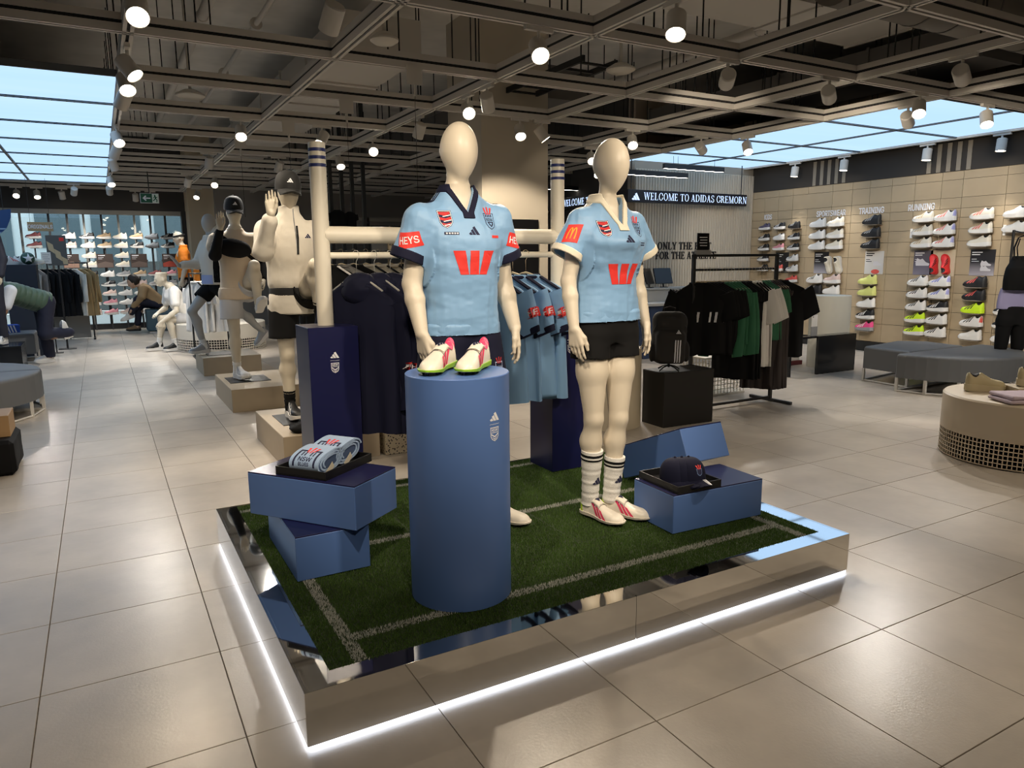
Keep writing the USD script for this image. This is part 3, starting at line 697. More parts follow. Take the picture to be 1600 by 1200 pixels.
SHOE = dict(zip(('S', 'upper', 'sole', 'lining'), shoe_shape()))
def stripes3(S, side, u0=.35, du=.115, w=.062, lean=.16, v0=.88, v1=.36, off=.0015):
    out = []
    for k in range(3):
        a = u0 + k * du; out.append(patch(S, [(a + lean, side * v0), (a + lean + w, side * v0), (a + w, side * v1), (a, side * v1)], off))
    return out
def sneaker(name, label, T, up, sole, stripe=None, lin=None, group=None, lace=None, heel=None, category='shoe'):
    """a trainer with upper, sole, lining, three side bars a side, laces and heel tab"""
    t = thing(name, label, category, m=T, group=group)
    part(t, 'upper', SHOE['upper'], up, 40); part(t, 'sole', SHOE['sole'], sole, 50); part(t, 'lining', SHOE['lining'], lin or _mats['black_rubber'], True)
    if stripe is not None:
        for sd in (-1, 1):
            for b in stripes3(SHOE['S'], sd): part(t, 'stripe', b, stripe, True)
    for k in range(4):
        part(t, 'lace', patch(SHOE['S'], [(.37 + k * .055, -.34), (.395 + k * .055, -.34), (.395 + k * .055, .34), (.37 + k * .055, .34)], .003, 2, 6), lace or up, True)
    if heel is not None: part(t, 'heel_tab', patch(SHOE['S'], [(.0, -.95), (.10, -.95), (.06, -.15), (.0, -.15)], .0018), heel, True); part(t, 'heel_tab', patch(SHOE['S'], [(.0, .95), (.10, .95), (.06, .15), (.0, .15)], .0018), heel, True)
    return t
M('black_rubber', (.012, .012, .013), .7)

# --- garments on hangers. Local frame: the hanger's hook at the origin, the garment in the xz plane
def hung(w=.50, L=.72, sl=.22, sw=.105, thick=.045, folds=.012, seed=0, drop=.12, flare=1.0, angle=62, nk=.085):
    """body and two sleeves of a garment that hangs from a hanger"""
    r = np.random.default_rng(seed); n, ph = 44, r.uniform(0, 6.3, 4)
    zs = np.concatenate([np.linspace(0, .09, 7), np.linspace(.11, L, 20)])
    hw = np.interp(zs, [0, .012, .085, .14, .30, L], [nk, nk * 1.15, w * .47, w * .485, w * .475, w * .5 * flare])
    th = np.interp(zs, [0, .05, .2, L], [.030, .020, thick * .7, thick])
    an = np.linspace(0, 2 * np.pi, n, endpoint=False); ring = []
    for z, a, b in zip(zs, hw, th):
        x = a * np.sign(np.cos(an)) * np.abs(np.cos(an)) ** .8; y = b * np.sign(np.sin(an)) * np.abs(np.sin(an)) ** .7
        g = folds * min(1, z / (L * .7)) ** 1.2
        y = y + g * (np.sin(x / w * 15 + ph[0] + z * 2) + .6 * np.sin(x / w * 27 + ph[1] - z * 3)) + .4 * g * np.sin(x * 9 + ph[2])
        ring.append(np.stack([x, y, -drop - z + .006 * np.sin(x / w * 11 + ph[3]) * (z > L * .95)], 1))
    body = loft_rings(np.stack(ring), True); slv = []
    for s in (-1, 1):
        a = math.radians(angle + r.uniform(-6, 6)); p0 = np.array([s * w * .40, 0, -drop - .115]); d = np.array([s * math.cos(a), r.uniform(-.12, .12), -math.sin(a)])
        tt = np.linspace(0, 1, 9 if sl < .35 else 18); rg = []
        for t in tt:
            bend = np.array([-s * .10 * t * t * sl, .02 * math.sin(t * 5 + ph[0]) * sl, 0])
            c = p0 + d * sl * t + bend; ww = sw * (1 - .28 * t) * (1 if sl < .35 else 1 - .1 * t); tk = .024 + .004 * math.sin(7 * t + ph[1])
            u = np.cross(d, [0, 1, 0]); u /= np.linalg.norm(u)
            m2 = np.linspace(0, 2 * np.pi, 16, endpoint=False)
            rg.append(c + np.outer(np.cos(m2) * ww, u) + np.outer(np.sin(m2) * tk * (1 + .25 * np.sin(3 * m2 + 9 * t)), [0, 1, 0]))
        slv.append(loft_rings(np.stack(rg), True))
    return body, slv, (w, L, drop)
def hanger_mesh(w=.42):
    a = np.linspace(-2.2, 2.0, 14); hook = np.stack([.021 * np.sin(a) , 0 * a, -.006 + .021 * np.cos(a) - .0], 1)
    hook = np.vstack([hook, [[.0, 0, -.045], [0, 0, -.115]]])
    x = np.linspace(-w / 2, w / 2, 15); bar = np.stack([x, 0 * x, -.118 - .082 * (np.abs(x) / (w / 2)) ** 1.3], 1)
    return tube(hook, .0018, 6), tube(bar, .0062, 8, flat=1.0)
HOOK, HBAR = hanger_mesh(.34)
def garment(name, label, T, mat, seed=0, group=None, collar=None, cuff=None, sleeve=None, bar=None, category='garment', stripes=None, tag=None, **kw):
    body, slv, (w, L, dr) = hung(seed=seed, **kw)
    t = thing(name, label, category, m=T, group=group)
    part(t, 'body', body, mat, 50)
    for s in slv: part(t, 'sleeve', s, sleeve or mat, 50)
    part(t, 'hanger', cat(HOOK, HBAR), bar or M('hanger_wood', (.66, .56, .40), .6), 40)
    nk = kw.get('nk', .085)
    part(t, 'collar', tube([(nk * math.cos(a), .032 * math.sin(a), -dr - .004 - .012 * (math.sin(a) < 0)) for a in np.linspace(0, 2 * np.pi, 21)], .011, 6, flat=1.0), collar or mat, True)
    if cuff is not None:
        for s in slv:
            V = s.vertices; k = 16; end = V[-2 - k:-2].reshape(k, 3); pre = V[-2 - 2 * k:-2 - k].reshape(k, 3); c = end.mean(0)
            d = (end.mean(0) - pre.mean(0)); d /= np.linalg.norm(d)
            part(t, 'cuff', loft_rings(np.stack([c + (end - c) * 1.05 - d * .035, c + (end - c) * 1.06 - d * .015, c + (end - c) * 1.05 + d * .002]), True), cuff, 40)
    if tag is not None: part(t, 'white_tag', sheet(sbox(-.012, -.05, .012, .05), (tag, -.075, -dr - .33), (1, 0, 0), (.12, 0, 1), .002), white_v)
    if stripes is not None:
        for s, q in zip((-1, 1), slv):
            for k in range(3):
                p = [(s * (nk + .02 + (w * .42 - nk) * f), -.026 - .002 * f + .014 * (k - 1) - .0 * k, -dr - .012 - .088 * f) for f in np.linspace(0, 1, 6)]
                part(t, 'stripe', tube(p, .0062, 6), stripes, True)
    return t
# ================================================================ the display in the middle
PX0, PY0, PX1, PY1, PH = .4325, 2.0965, 3.0325, 4.05, .203
mirror = M('mirror', (.80, .80, .79), .035, metal=1.0)
plat = thing('display_platform', 'low mirror-clad platform with a green turf top and a glowing lower edge', 'display platform')
b = .010
xm = (PX0 + PX1) / 2
for x0, x1 in ((PX0, xm - .0008), (xm + .0008, PX1)):
    part(plat, 'mirror_panel', bx(x0, PY0, .018, x1, PY0 + b, PH, .0008), mirror); part(plat, 'mirror_panel', bx(x0, PY1 - b, .018, x1, PY1, PH, .0008), mirror)
ym = (PY0 + PY1) / 2
for y0, y1 in ((PY0 + b, ym - .0008), (ym + .0008, PY1 - b)):
    part(plat, 'mirror_panel', bx(PX0, y0, .018, PX0 + b, y1, PH, .0008), mirror); part(plat, 'mirror_panel', bx(PX1 - b, y0, .018, PX1, y1, PH, .0008), mirror)
TX0, TY0, TX1, TY1 = .535, 2.188, 2.925, 4.03
for q in ((PX0 + b, PY0 + b, PX1 - b, TY0), (PX0 + b, TY0, TX0, PY1 - b), (TX1, TY0, PX1 - b, PY1 - b), (TX0, TY1, TX1, PY1 - b)):
    part(plat, 'mirror_border', bx(q[0], q[1], PH - .008, q[2], q[3], PH - .0006), mirror)
part(plat, 'deck', bx(PX0 + .03, PY0 + .03, .03, PX1 - .03, PY1 - .03, PH - .010), M('deck', (.02, .02, .02), .8))
strip = emitter('strip_glow', LED_STRIP[0], LED_STRIP[1])
for q in ((PX0 + .004, PY0 + .004, PX1 - .004, PY0 + .012), (PX0 + .004, PY0 + .012, PX0 + .012, PY1 - .004), (PX1 - .012, PY0 + .012, PX1 - .004, PY1 - .004)):
    part(plat, 'light_strip', bx(q[0], q[1], .003, q[2], q[3], .0165), strip, label='glowing white strip under the mirror side')
# turf: a backing and its blades, green and (on the pitch lines) white
def in_lines(x, y):
    w = .024
    a = (np.abs(x - .645) < w) & (y < 3.62)
    b_ = (np.abs(y - 2.358) < w) & (x > .645) & (x < 2.83)
    c = (np.abs(x - 2.817) < w) & (y < 3.62)
    d = (np.abs(y - 3.165) < w) & (x > .645) & (x < 2.83)
    e = (np.abs(y - 3.93) < w * .8)
    return a | b_ | c | d | e
MATS = [(1.852, 2.665, 2.32, 3.14), (1.22, 2.982, 1.80, 3.44)]
def in_gap(x, y):
    g = np.zeros(x.shape, bool)
    for x0, y0, x1, y1 in MATS:
        e = .0045; o = (x > x0 - e) & (x < x1 + e) & (y > y0 - e) & (y < y1 + e); i = (x > x0 + e) & (x < x1 - e) & (y > y0 + e) & (y < y1 - e)
        g |= o & ~i
    return g
part(plat, 'turf_backing', bx(TX0, TY0, PH - .010, TX1, TY1, PH - .004), M('turf_back', (.020, .035, .010), .95))
r = np.random.default_rng(5); n = 230000
bxx, byy = r.uniform(TX0, TX1, n), r.uniform(TY0, TY1, n); keep = ~in_gap(bxx, byy); bxx, byy = bxx[keep], byy[keep]
def blades(x, y, hmin, hmax, wd):
    n = len(x); a = r.uniform(0, 6.283, n); h = r.uniform(hmin, hmax, n); ln = r.uniform(0, .006, n); b2 = r.uniform(0, 6.283, n); z0 = PH - .006
    p0 = np.stack([x - np.cos(a) * wd, y - np.sin(a) * wd, np.full(n, z0)], 1); p1 = np.stack([x + np.cos(a) * wd, y + np.sin(a) * wd, np.full(n, z0)], 1)
    p2 = np.stack([np.clip(x + np.cos(b2) * ln, TX0, TX1), np.clip(y + np.sin(b2) * ln, TY0, TY1), z0 + h], 1)
    return trimesh.Trimesh(np.stack([p0, p1, p2], 1).reshape(-1, 3), np.arange(3 * n).reshape(-1, 3), process=False)
def blade_mat(name, a, b2, c):
    return usdkit.material(stage, '/World/Looks/' + name, {'g': ('geometry', {}), 'r': ('rgb_ramp', {'ramp': [(0, a), (.55, b2), (1, c)]}), 'p': ('principled_bsdf', {'roughness': .6}), 't': ('translucent_bsdf', {}), 'm': ('mix_closure', {'fac': .2})}, [('g.random_per_island', 'r.fac'), ('r.color', 'p.base_color'), ('r.color', 't.color'), ('p.BSDF', 'm.closure1'), ('t.BSDF', 'm.closure2')], surface='m.closure')
turf_m = blade_mat('turf_green', (.060, .115, .020), (.105, .185, .030), (.22, .30, .06)); line_m = blade_mat('turf_white', (.50, .50, .45), (.74, .74, .68), (.85, .85, .78))
ln = in_lines(bxx, byy)
part(plat, 'turf', blades(bxx[~ln], byy[~ln], .007, .015, .0021), turf_m, kind='stuff')
m2 = ln & (r.uniform(0, 1, len(ln)) < .85)
part(plat, 'pitch_line', blades(bxx[m2], byy[m2], .008, .0145, .0024), line_m, kind='stuff', label='white pitch marking in the turf')
TURF = PH + .005

# ---------------------------------------------------------------- plinths, posts and boxes
blue = M('plinth_blue', (.085, .165, .40), .42, spec=.45); navy = M('plinth_navy', (.0075, .0085, .052), .32, spec=.5)
white_v = M('white_vinyl', (.72, .72, .74), .6)
def nsw_badge(sz=1.0):
    """print of a bar mark, a line and a crest, centred on x = 0 with the mark's base at y = 0"""
    mk = affinity.translate(stripe_mark(.048), -.024, 0); ln = sbox(-.024, -.0135, .024, -.0120)
    sh = affinity.translate(shield(.044, .054), 0, -.078); inn = affinity.translate(shield(.038, .047), 0, -.0745)
    txt = centred(text_poly('NSW', .0105, .95), (0, -.0350)); v1 = Polygon([(-.017, -.048), (0, -.058), (.017, -.048), (.017, -.053), (0, -.064), (-.017, -.053)]); v2 = Polygon([(-.014, -.059), (0, -.068), (.014, -.059), (.008, -.066), (0, -.0725), (-.008, -.066)])
    bar_ = sbox(-.017, -.046, .017, -.0435)
    return [('bar_mark', mk), ('line', ln), ('crest', unary_union([sh.difference(inn), sbox(-.019, -.0285, .019, -.0415 + .0)]).difference(txt) if False else sh.difference(inn)), ('crest_lettering', unary_union([txt, v1, v2, bar_]))]
cyl_t = thing('cylinder_plinth', 'tall sky-blue cylinder plinth at the front of the turf, carrying a pair of boots', 'plinth', (1.163, 2.504, 0))
cb = lathe([(.0, TURF - .004), (.2, TURF - .004), (.2, 1.092), (.197, 1.095), (0, 1.095)], 96)
part(cyl_t, 'body', cb, blue, 30)
u_ = np.array([.93, -.37, 0]) ; u_ /= np.linalg.norm(u_)
nrm = np.cross(u_, [0, 0, 1])
ang = math.atan2(2.335 - 2.504, 1.215 - 1.163); nn = np.array([math.cos(ang), math.sin(ang), 0]); uu = np.cross([0, 0, 1], nn)
for nm_, pl in nsw_badge(): part(cyl_t, nm_, drape(pl, cb, nn * .2 + [0, 0, .931], uu, [0, 0, 1], .006, .0007, .05), white_v)
for k, (x, lab) in enumerate(((1.02, 'navy square plinth under the goal post nearest the running mannequins'), (2.484, 'navy square plinth under the goal post beside the female mannequin'))):
    t = thing('post_plinth', lab, 'plinth', (x, 3.825, 0))
    part(t, 'body', bx(-.13, -.135, TURF - .004, .13, .135, 1.183, .002), navy)
    for nm_, pl in nsw_badge(): part(t, nm_, sheet(pl, (0, -.1352, 1.022), (1, 0, 0), (0, 0, 1), .0005), white_v)
post_m = M('post_white', (.74, .68, .56), .42)
gp = thing('goal_post', 'white rugby goal posts with navy bands, a crossbar and a clothes rail', 'goal post', (0, 3.83, 0))
for x in (1.02, 2.478):
    pp = part(gp, 'upright', lathe([(0, 1.183), (.0425, 1.183), (.0425, 2.108), (.040, 2.112), (0, 2.112)], 28).apply_translation([x, 0, 0]), post_m, 40)
    for k in range(3): part(pp, 'band', lathe([(.0425, 2.066 - .038 * k), (.0433, 2.066 - .038 * k), (.0433, 2.082 - .038 * k), (.0425, 2.082 - .038 * k)], 28).apply_translation([x, 0, 0]), M('band_blue', (.02, .03, .14), .5), 40)
part(gp, 'crossbar', cyl((1.03, 0, 1.652), (2.468, 0, 1.652), .044, 28), post_m, 40)
part(gp, 'clothes_rail', cyl((1.03, 0, 1.545), (2.468, 0, 1.545), .018, 18), post_m, 40)

def display_box(label, loc, rz, T=None):
    t = thing('display_box', label, 'display box', loc, rz, m=T)
    part(t, 'body', bx(-.2875, -.1575, 0, .2875, .1575, .190, .003), blue); part(t, 'top_board', bx(-.2865, -.1565, .1895, .2865, .1565, .195, .001), navy, label='navy top board')
    return t
display_box('blue display box lying on the turf at the corner, under another box', (.757, 3.19, TURF - .004), math.pi / 2)
display_box('blue display box turned askew on another, carrying a tray of scarves', (.792, 3.165, TURF + .192), -.926)
display_box('blue display box on the turf carrying the tray of caps', (2.587, 2.662, TURF - .004), -.045)
th = .395; Tb = mat4((2.815, 3.09, 0), -math.pi / 2 + .03, 0, 0) @ mat4((0, 0, 0), 0, 0, -th)
low = min((Tb @ np.array([x, y, z, 1]))[2] for x in (-.2875, .2875) for y in (-.1575, .1575) for z in (0, .195)); Tb[2, 3] += TURF - .002 - low
display_box('blue display box tipped up against the box with the caps', None, 0, Tb)

def tray(label, loc, rz, w, d):
    t = thing('tray', label, 'tray', loc, rz); m = M('tray_black', (.008, .008, .009), .38)
    part(t, 'base', bx(-w / 2, -d / 2, 0, w / 2, d / 2, .005), m)
    for q in ((-w / 2, -d / 2, w / 2, -d / 2 + .006), (-w / 2, d / 2 - .006, w / 2, d / 2), (-w / 2, -d / 2 + .006, -w / 2 + .006, d / 2 - .006), (w / 2 - .006, -d / 2 + .006, w / 2, d / 2 - .006)): part(t, 'rim', bx(q[0], q[1], .005, q[2], q[3], .038, .001), m)
    return t
ZB2 = TURF + .192 + .195
tray('black open tray holding the rolled scarves on the askew box', (.812, 3.185, ZB2), .645, .34, .27)
ZB1 = TURF - .004 + .195
tray('black open tray holding the navy caps', (2.46, 2.665, ZB1), -.045, .27, .31)

# ---------------------------------------------------------------- scarves
scarf_m = M('scarf_blue', (.27, .38, .56), .9, sheen=.3, bump=.25, bscale=240); ink = M('navy_ink', (.012, .014, .05), .8); red = M('print_red', (.72, .035, .028), .6); tag_m = M('hang_tag', (.55, .50, .40), .7)
def westpac_w():
    return [Polygon([(0, .52), (.27, .52), (.37, 0), (.18, 0)]), sbox(.385, 0, .615, .52), Polygon([(.73, .52), (1, .52), (.82, 0), (.63, 0)])]
def crown_w(w):
    return [affinity.scale(p, w, w, origin=(0, 0)) for p in (Polygon([(0, .62), (.20, .62), (.36, 0), (.24, 0)]), Polygon([(.42, .70), (.60, .70), (.56, 0), (.44, 0)]), Polygon([(.80, .62), (1, .62), (.76, 0), (.64, 0)]))]
def scarf(label, T):
    t = thing('scarf', label, 'scarf', m=T, group=None)
    # a flat band rolled in a long loop: its section lies in the yz plane, its width along x
    a = np.linspace(0, 1, 90); ang = a * 2 * np.pi * 2.6; s = 1 - .20 * ang / (2 * np.pi)
    sec = np.stack([.098 * s * np.sign(np.cos(ang)) * np.abs(np.cos(ang)) ** .75, .044 * s * np.sign(np.sin(ang)) * np.abs(np.sin(ang)) ** .9], 1)
    tg = np.gradient(sec, axis=0); nr = np.stack([tg[:, 1], -tg[:, 0]], 1); nr /= np.linalg.norm(nr, axis=1, keepdims=True) + 1e-9
    o, i_ = sec + nr * .004, sec - nr * .004; lp = Polygon(np.vstack([o, i_[::-1]])).buffer(0)
    m = extrude(lp, .155); R = np.eye(4); R[:3, :3] = np.array([[0, 0, 1], [1, 0, 0], [0, 1, 0]]); R[0, 3] = -.0775; R[2, 3] = .052
    m.apply_transform(R); bd = part(t, 'band', m, scarf_m, 40)
    core = extrude(affinity.scale(Point(0, 0).buffer(1, 24), .090, .037), .148); R2 = R.copy(); R2[0, 3] = -.074; core.apply_transform(R2); part(t, 'lining', core, M('scarf_dark', (.05, .08, .16), .95), 40)
    u, w = np.array([1.0, 0, 0]), np.array([0, .80, .60]); o = np.array([0, -.050, .090])
    def pr(name, pl, mt): part(bd, name, drape(pl, m, o, u, w, .008, .001, .12), mt)
    pr('bars', unary_union([Polygon([(-.06, -.055), (-.05, -.055), (-.047, .025), (-.020, .025), (-.020, .034), (-.057, .034)]), Polygon([(.06, -.055), (.05, -.055), (.047, .025), (.020, .025), (.020, .034), (.057, .034)]), sbox(-.034, -.004, -.027, .022), sbox(-.018, -.004, -.011, .022), sbox(.027, -.004, .034, .022), sbox(.012, -.004, .019, .022)]), ink)
    pr('lettering', centred(text_poly('NSW', .021, 1.05), (0, -.022)), ink); pr('lettering', centred(text_poly('BLUES', .013, 1.0), (0, -.045)), ink)
    for p in crown_w(.062): pr('emblem', affinity.translate(p, -.031, .014), red)
    part(t, 'swing_tag', moved(bx(0, -.035, .0, .0012, .035, .028), (.084, -.02, .010), .12, .35), tag_m)
    return t
Bx = np.array([math.cos(-.926), math.sin(-.926)]); By = np.array([-Bx[1], Bx[0]])
for k, (d, dz, lean, lab) in enumerate(((-.058, .006, .16, 'rolled pale blue supporter scarf at the front of the tray'), (.075, .016, .18, 'rolled pale blue supporter scarf behind the other in the tray'))):
    c = np.array([.812, 3.185]) + By * d + Bx * (.008)
    scarf(lab, mat4((c[0], c[1], ZB2 + dz), -.926, lean))

# ---------------------------------------------------------------- caps
def cap_parts(t, m, logo=None, logo_m=None, bars=None, s=1.0, o=(0, 0, 0), T=None, crest=None, mark=True):
    """baseball cap facing -y: six-panel crown, peak, button"""
    X = mat4(o, s=s) if T is None else T
    ph = np.linspace(0, np.pi / 2, 14); prof = [(.0005, .138)] + [(.093 * math.sin(p) ** .78, .020 + .118 * math.cos(p) ** .86) for p in ph[1:]] + [(.0935, 0), (.089, 0), (.089, .018)] + [(.089 * math.sin(p) ** .78, .018 + .112 * math.cos(p) ** .86) for p in ph[1:-1][::-1]] + [(.0005, .13)]
    c = lathe(prof[::-1], 48); v = c.vertices.copy(); th = np.arctan2(v[:, 0], -v[:, 1]); v[:, 1] *= 1.13; v[:, :2] *= (1 - .010 * np.abs(np.cos(3 * th)) ** 10)[:, None]; c = trimesh.Trimesh(v, c.faces, process=False)
    if c.volume < 0: c.invert()
    cr = part(t, 'crown', xf(c, X), m, 50)
    a = np.linspace(-1.12, 1.12, 21); P = []
    for f in np.linspace(0, 1, 7):
        R_ = .091 + f * .068 * np.cos(a * .80) ** .8
        P.append(np.stack([.092 * np.sin(a) * (1 - .10 * f), -.091 * np.cos(a) * 1.13 - .074 * f * np.cos(a * .72) ** .7, .010 - .020 * f - .034 * (np.sin(a) ** 2) * (.35 + .65 * f)], 1))
    P = np.stack(P); up = P + [0, 0, .003]; ring = np.concatenate([up, P[:, ::-1]], 1)
    part(t, 'peak', xf(loft_rings(ring, True), X), m, 50); part(t, 'button', xf(moved(trimesh.creation.icosphere(2, .008), (0, 0, .139)), X), m, True)
    cc = xf(c, X)
    u, w, o3 = X[:3, :3] @ [1, 0, 0], X[:3, :3] @ [0, .25, .97], (X @ np.array([0, -.098, .062, 1]))[:3]
    if mark: part(cr, 'bar_mark', drape(affinity.translate(stripe_mark(.046), -.023, -.010), cc, o3, u, w, .008, .0012, .1), logo_m or white_v)
    if crest:
        part(cr, 'crest', drape(affinity.translate(shield(.040, .046), 0, -.026), cc, o3, u, w, .008, .0010, .1), M('crest_blue', (.10, .16, .30), .6)); part(cr, 'crest_field', drape(affinity.translate(shield(.032, .036), 0, -.020), cc, o3, u, w, .008, .0018, .1), ink)
        for p in crown_w(.040): part(cr, 'emblem', drape(affinity.translate(p, -.020, .014), cc, o3, u, w, .008, .002, .1), red)
    if bars:
        for k in range(3):
            q = []
            for f in np.linspace(.12, .98, 7):
                aa = .16 + .16 * k; R_ = .091 + f * .068 * math.cos(aa * .80) ** .8; q.append((.092 * math.sin(aa) * (1 - .10 * f), -.091 * math.cos(aa) * 1.13 - .074 * f * math.cos(aa * .72) ** .7, .0145 - .020 * f - .034 * math.sin(aa) ** 2 * (.35 + .65 * f)))
            part(t, 'bar', xf(tube(q, .0035, 5, flat=1.0), X), bars, True)
cap_navy = M('cap_navy', (.005, .006, .022), .85, spec=.25)
fd = np.array([-.08, -1.0]); fd /= np.linalg.norm(fd); rzc = math.atan2(fd[1], fd[0]) + math.pi / 2
for k, lab in enumerate(('navy cap with crest and white bars, foremost in the tray', 'navy cap nested second in the tray', 'navy cap nested last in the tray')):
    t = thing('cap', lab, 'cap', m=mat4((2.470 - .024 * k, 2.605 + .022 * k, ZB1 + .030 - .004 * k), rzc, -.10, s=.82))
    cap_parts(t, cap_navy, crest=(k == 0), bars=white_v if k == 0 else None, mark=False)

# ---------------------------------------------------------------- football boots
boot_white = M('boot_white', (.76, .70, .60), .38, spec=.5); pink = M('boot_pink', (.78, .055, .15), .4); lime = M('boot_lime', (.30, .55, .03), .4); stud_m = M('stud', (.06, .05, .05), .3); seam_m = M('seam', (.10, .09, .10), .7)
BS, bu, bs, bl = shoe_shape(.275, .094, .008, .006, low=True)
def boot_parts(t, T, side=1, heel=None, sub_of=False, pull=True, plate=None):
    P = part(t, 'boot' if sub_of else 'upper', xf(bu, T), boot_white, 40); a = P if sub_of else t
    part(a, 'sole_plate', xf(bs, T), plate or lime, 50); 
    if pull: part(a, 'lining', xf(bl, T), pink, True)
    sd = []
    for x, y in ((.045, -.02), (.045, .02), (.085, -.018), (.085, .018), (.175, -.03), (.175, .03), (.215, -.028), (.215, .028), (.245, 0.0)): sd.append(cyl((x, y, -.010), (x, y, .004), .0052, 9, .0075))
    part(a, 'stud', xf(cat(*sd), T), stud_m, 40)
    for k in range(3):
        u0 = .36 + .105 * k
        part(a, 'stripe', xf(patch(BS, [(u0 + .115, side * .93), (u0 + .185, side * .93), (u0 + .02, side * .50), (u0 - .05, side * .50)], .0012), T), pink, True)
        part(a, 'stripe_edge', xf(patch(BS, [(u0 + .165, side * .93), (u0 + .188, side * .93), (u0 + .025, side * .50), (u0 + .005, side * .50)], .0018), T), M('boot_deep_pink', (.55, .02, .06), .4), True)
    part(a, 'tongue', xf(patch(BS, [(.30, -.46), (.52, -.40), (.52, .40), (.30, .46)], .0055, 8, 8), T), boot_white, True)
    ov = patch(BS, [(.30, -.46), (.52, -.40), (.52, .40), (.30, .46)], .0055, 8, 8)
    c, o = BS(.42, 0, .0062), BS(.34, 0, .0062); w = c - o; w /= np.linalg.norm(w); u = np.array([0, -1.0, 0]); n_ = np.cross(u, -w)
    mk = stripe_mark(.036); part(a, 'bar_mark', xf(drape(affinity.translate(mk, -.018, -.014), ov, c, np.array([0, -1.0, 0]), w, .006, .0016, .05), T) if True else xf(on_plane(*flat(affinity.translate(mk, -.018, -.014)), c + np.array([0, 0, .0022]), np.array([0, -1.0, 0]), w), T), ink)
    part(a, 'seam', xf(tube(BS(np.full(12, .53), np.linspace(-.62, .62, 12), .002), .0009, 5), T), seam_m, True)
    for s_ in (-1, 1): part(a, 'seam', xf(tube(BS(np.linspace(.20, .52, 10), np.full(10, s_ * .50), .0018), .0009, 5), T), seam_m, True)
    for k in range(3): part(a, 'eyelet', xf(tube(BS(np.full(4, .36 + .045 * k), np.linspace(-.60, -.50, 4), .002), .0013, 5), T), ink, True)
    part(a, 'heel_cup', xf(patch(BS, [(.0, -.98), (.13, -.98), (.05, -.05), (.0, -.05)], .0012), T), heel or boot_white, True); part(a, 'heel_cup', xf(patch(BS, [(.0, .98), (.13, .98), (.05, .05), (.0, .05)], .0012), T), heel or boot_white, True)
    if pull:
        part(a, 'heel_tab', xf(moved(trimesh.creation.icosphere(3).apply_scale([.008, .0215, .036]), (.011, 0, .072), 0, 0, -.18), T), pink, True)
fwd = math.atan2(-.70, -.71)
for k, (s, lab) in enumerate(((-1, 'white and pink football boot on the blue cylinder, nearer the scarves'), (1, 'white and pink football boot on the blue cylinder, nearer the female mannequin'))):
    c = np.array([1.163, 2.515]) + s * .068 * np.array([.91, -.42]); hl = c - .138 * np.array([math.cos(fwd), math.sin(fwd)])
    t = thing('football_boot', lab, 'football boot', m=mat4((hl[0], hl[1], 1.105), fwd)); boot_parts(t, np.eye(4), 1)
# ================================================================ the two mannequins in light blue jerseys
skin = M('mannequin_cream', (.63, .555, .44), .42, spec=.45)
jersey_m = M('jersey_blue', (.205, .375, .60), .48, sheen=.1, bump=.05, bscale=420); navy_c = M('cloth_navy', (.005, .0062, .024), .8, spec=.3, sheen=.0, bump=.05, bscale=300)
cream_c = M('cloth_cream', (.72, .66, .53), .8); black_c = M('cloth_black', (.0045, .0045, .005), .85, spec=.25, sheen=.0, bump=.05, bscale=260); white_c = M('cloth_white', (.74, .72, .68), .8, bump=.1, bscale=200); sock_w = M('sock_white', (.74, .72, .68), .9, bump=.3, bscale=260)
orange = M('print_orange', (.85, .30, .02), .6)

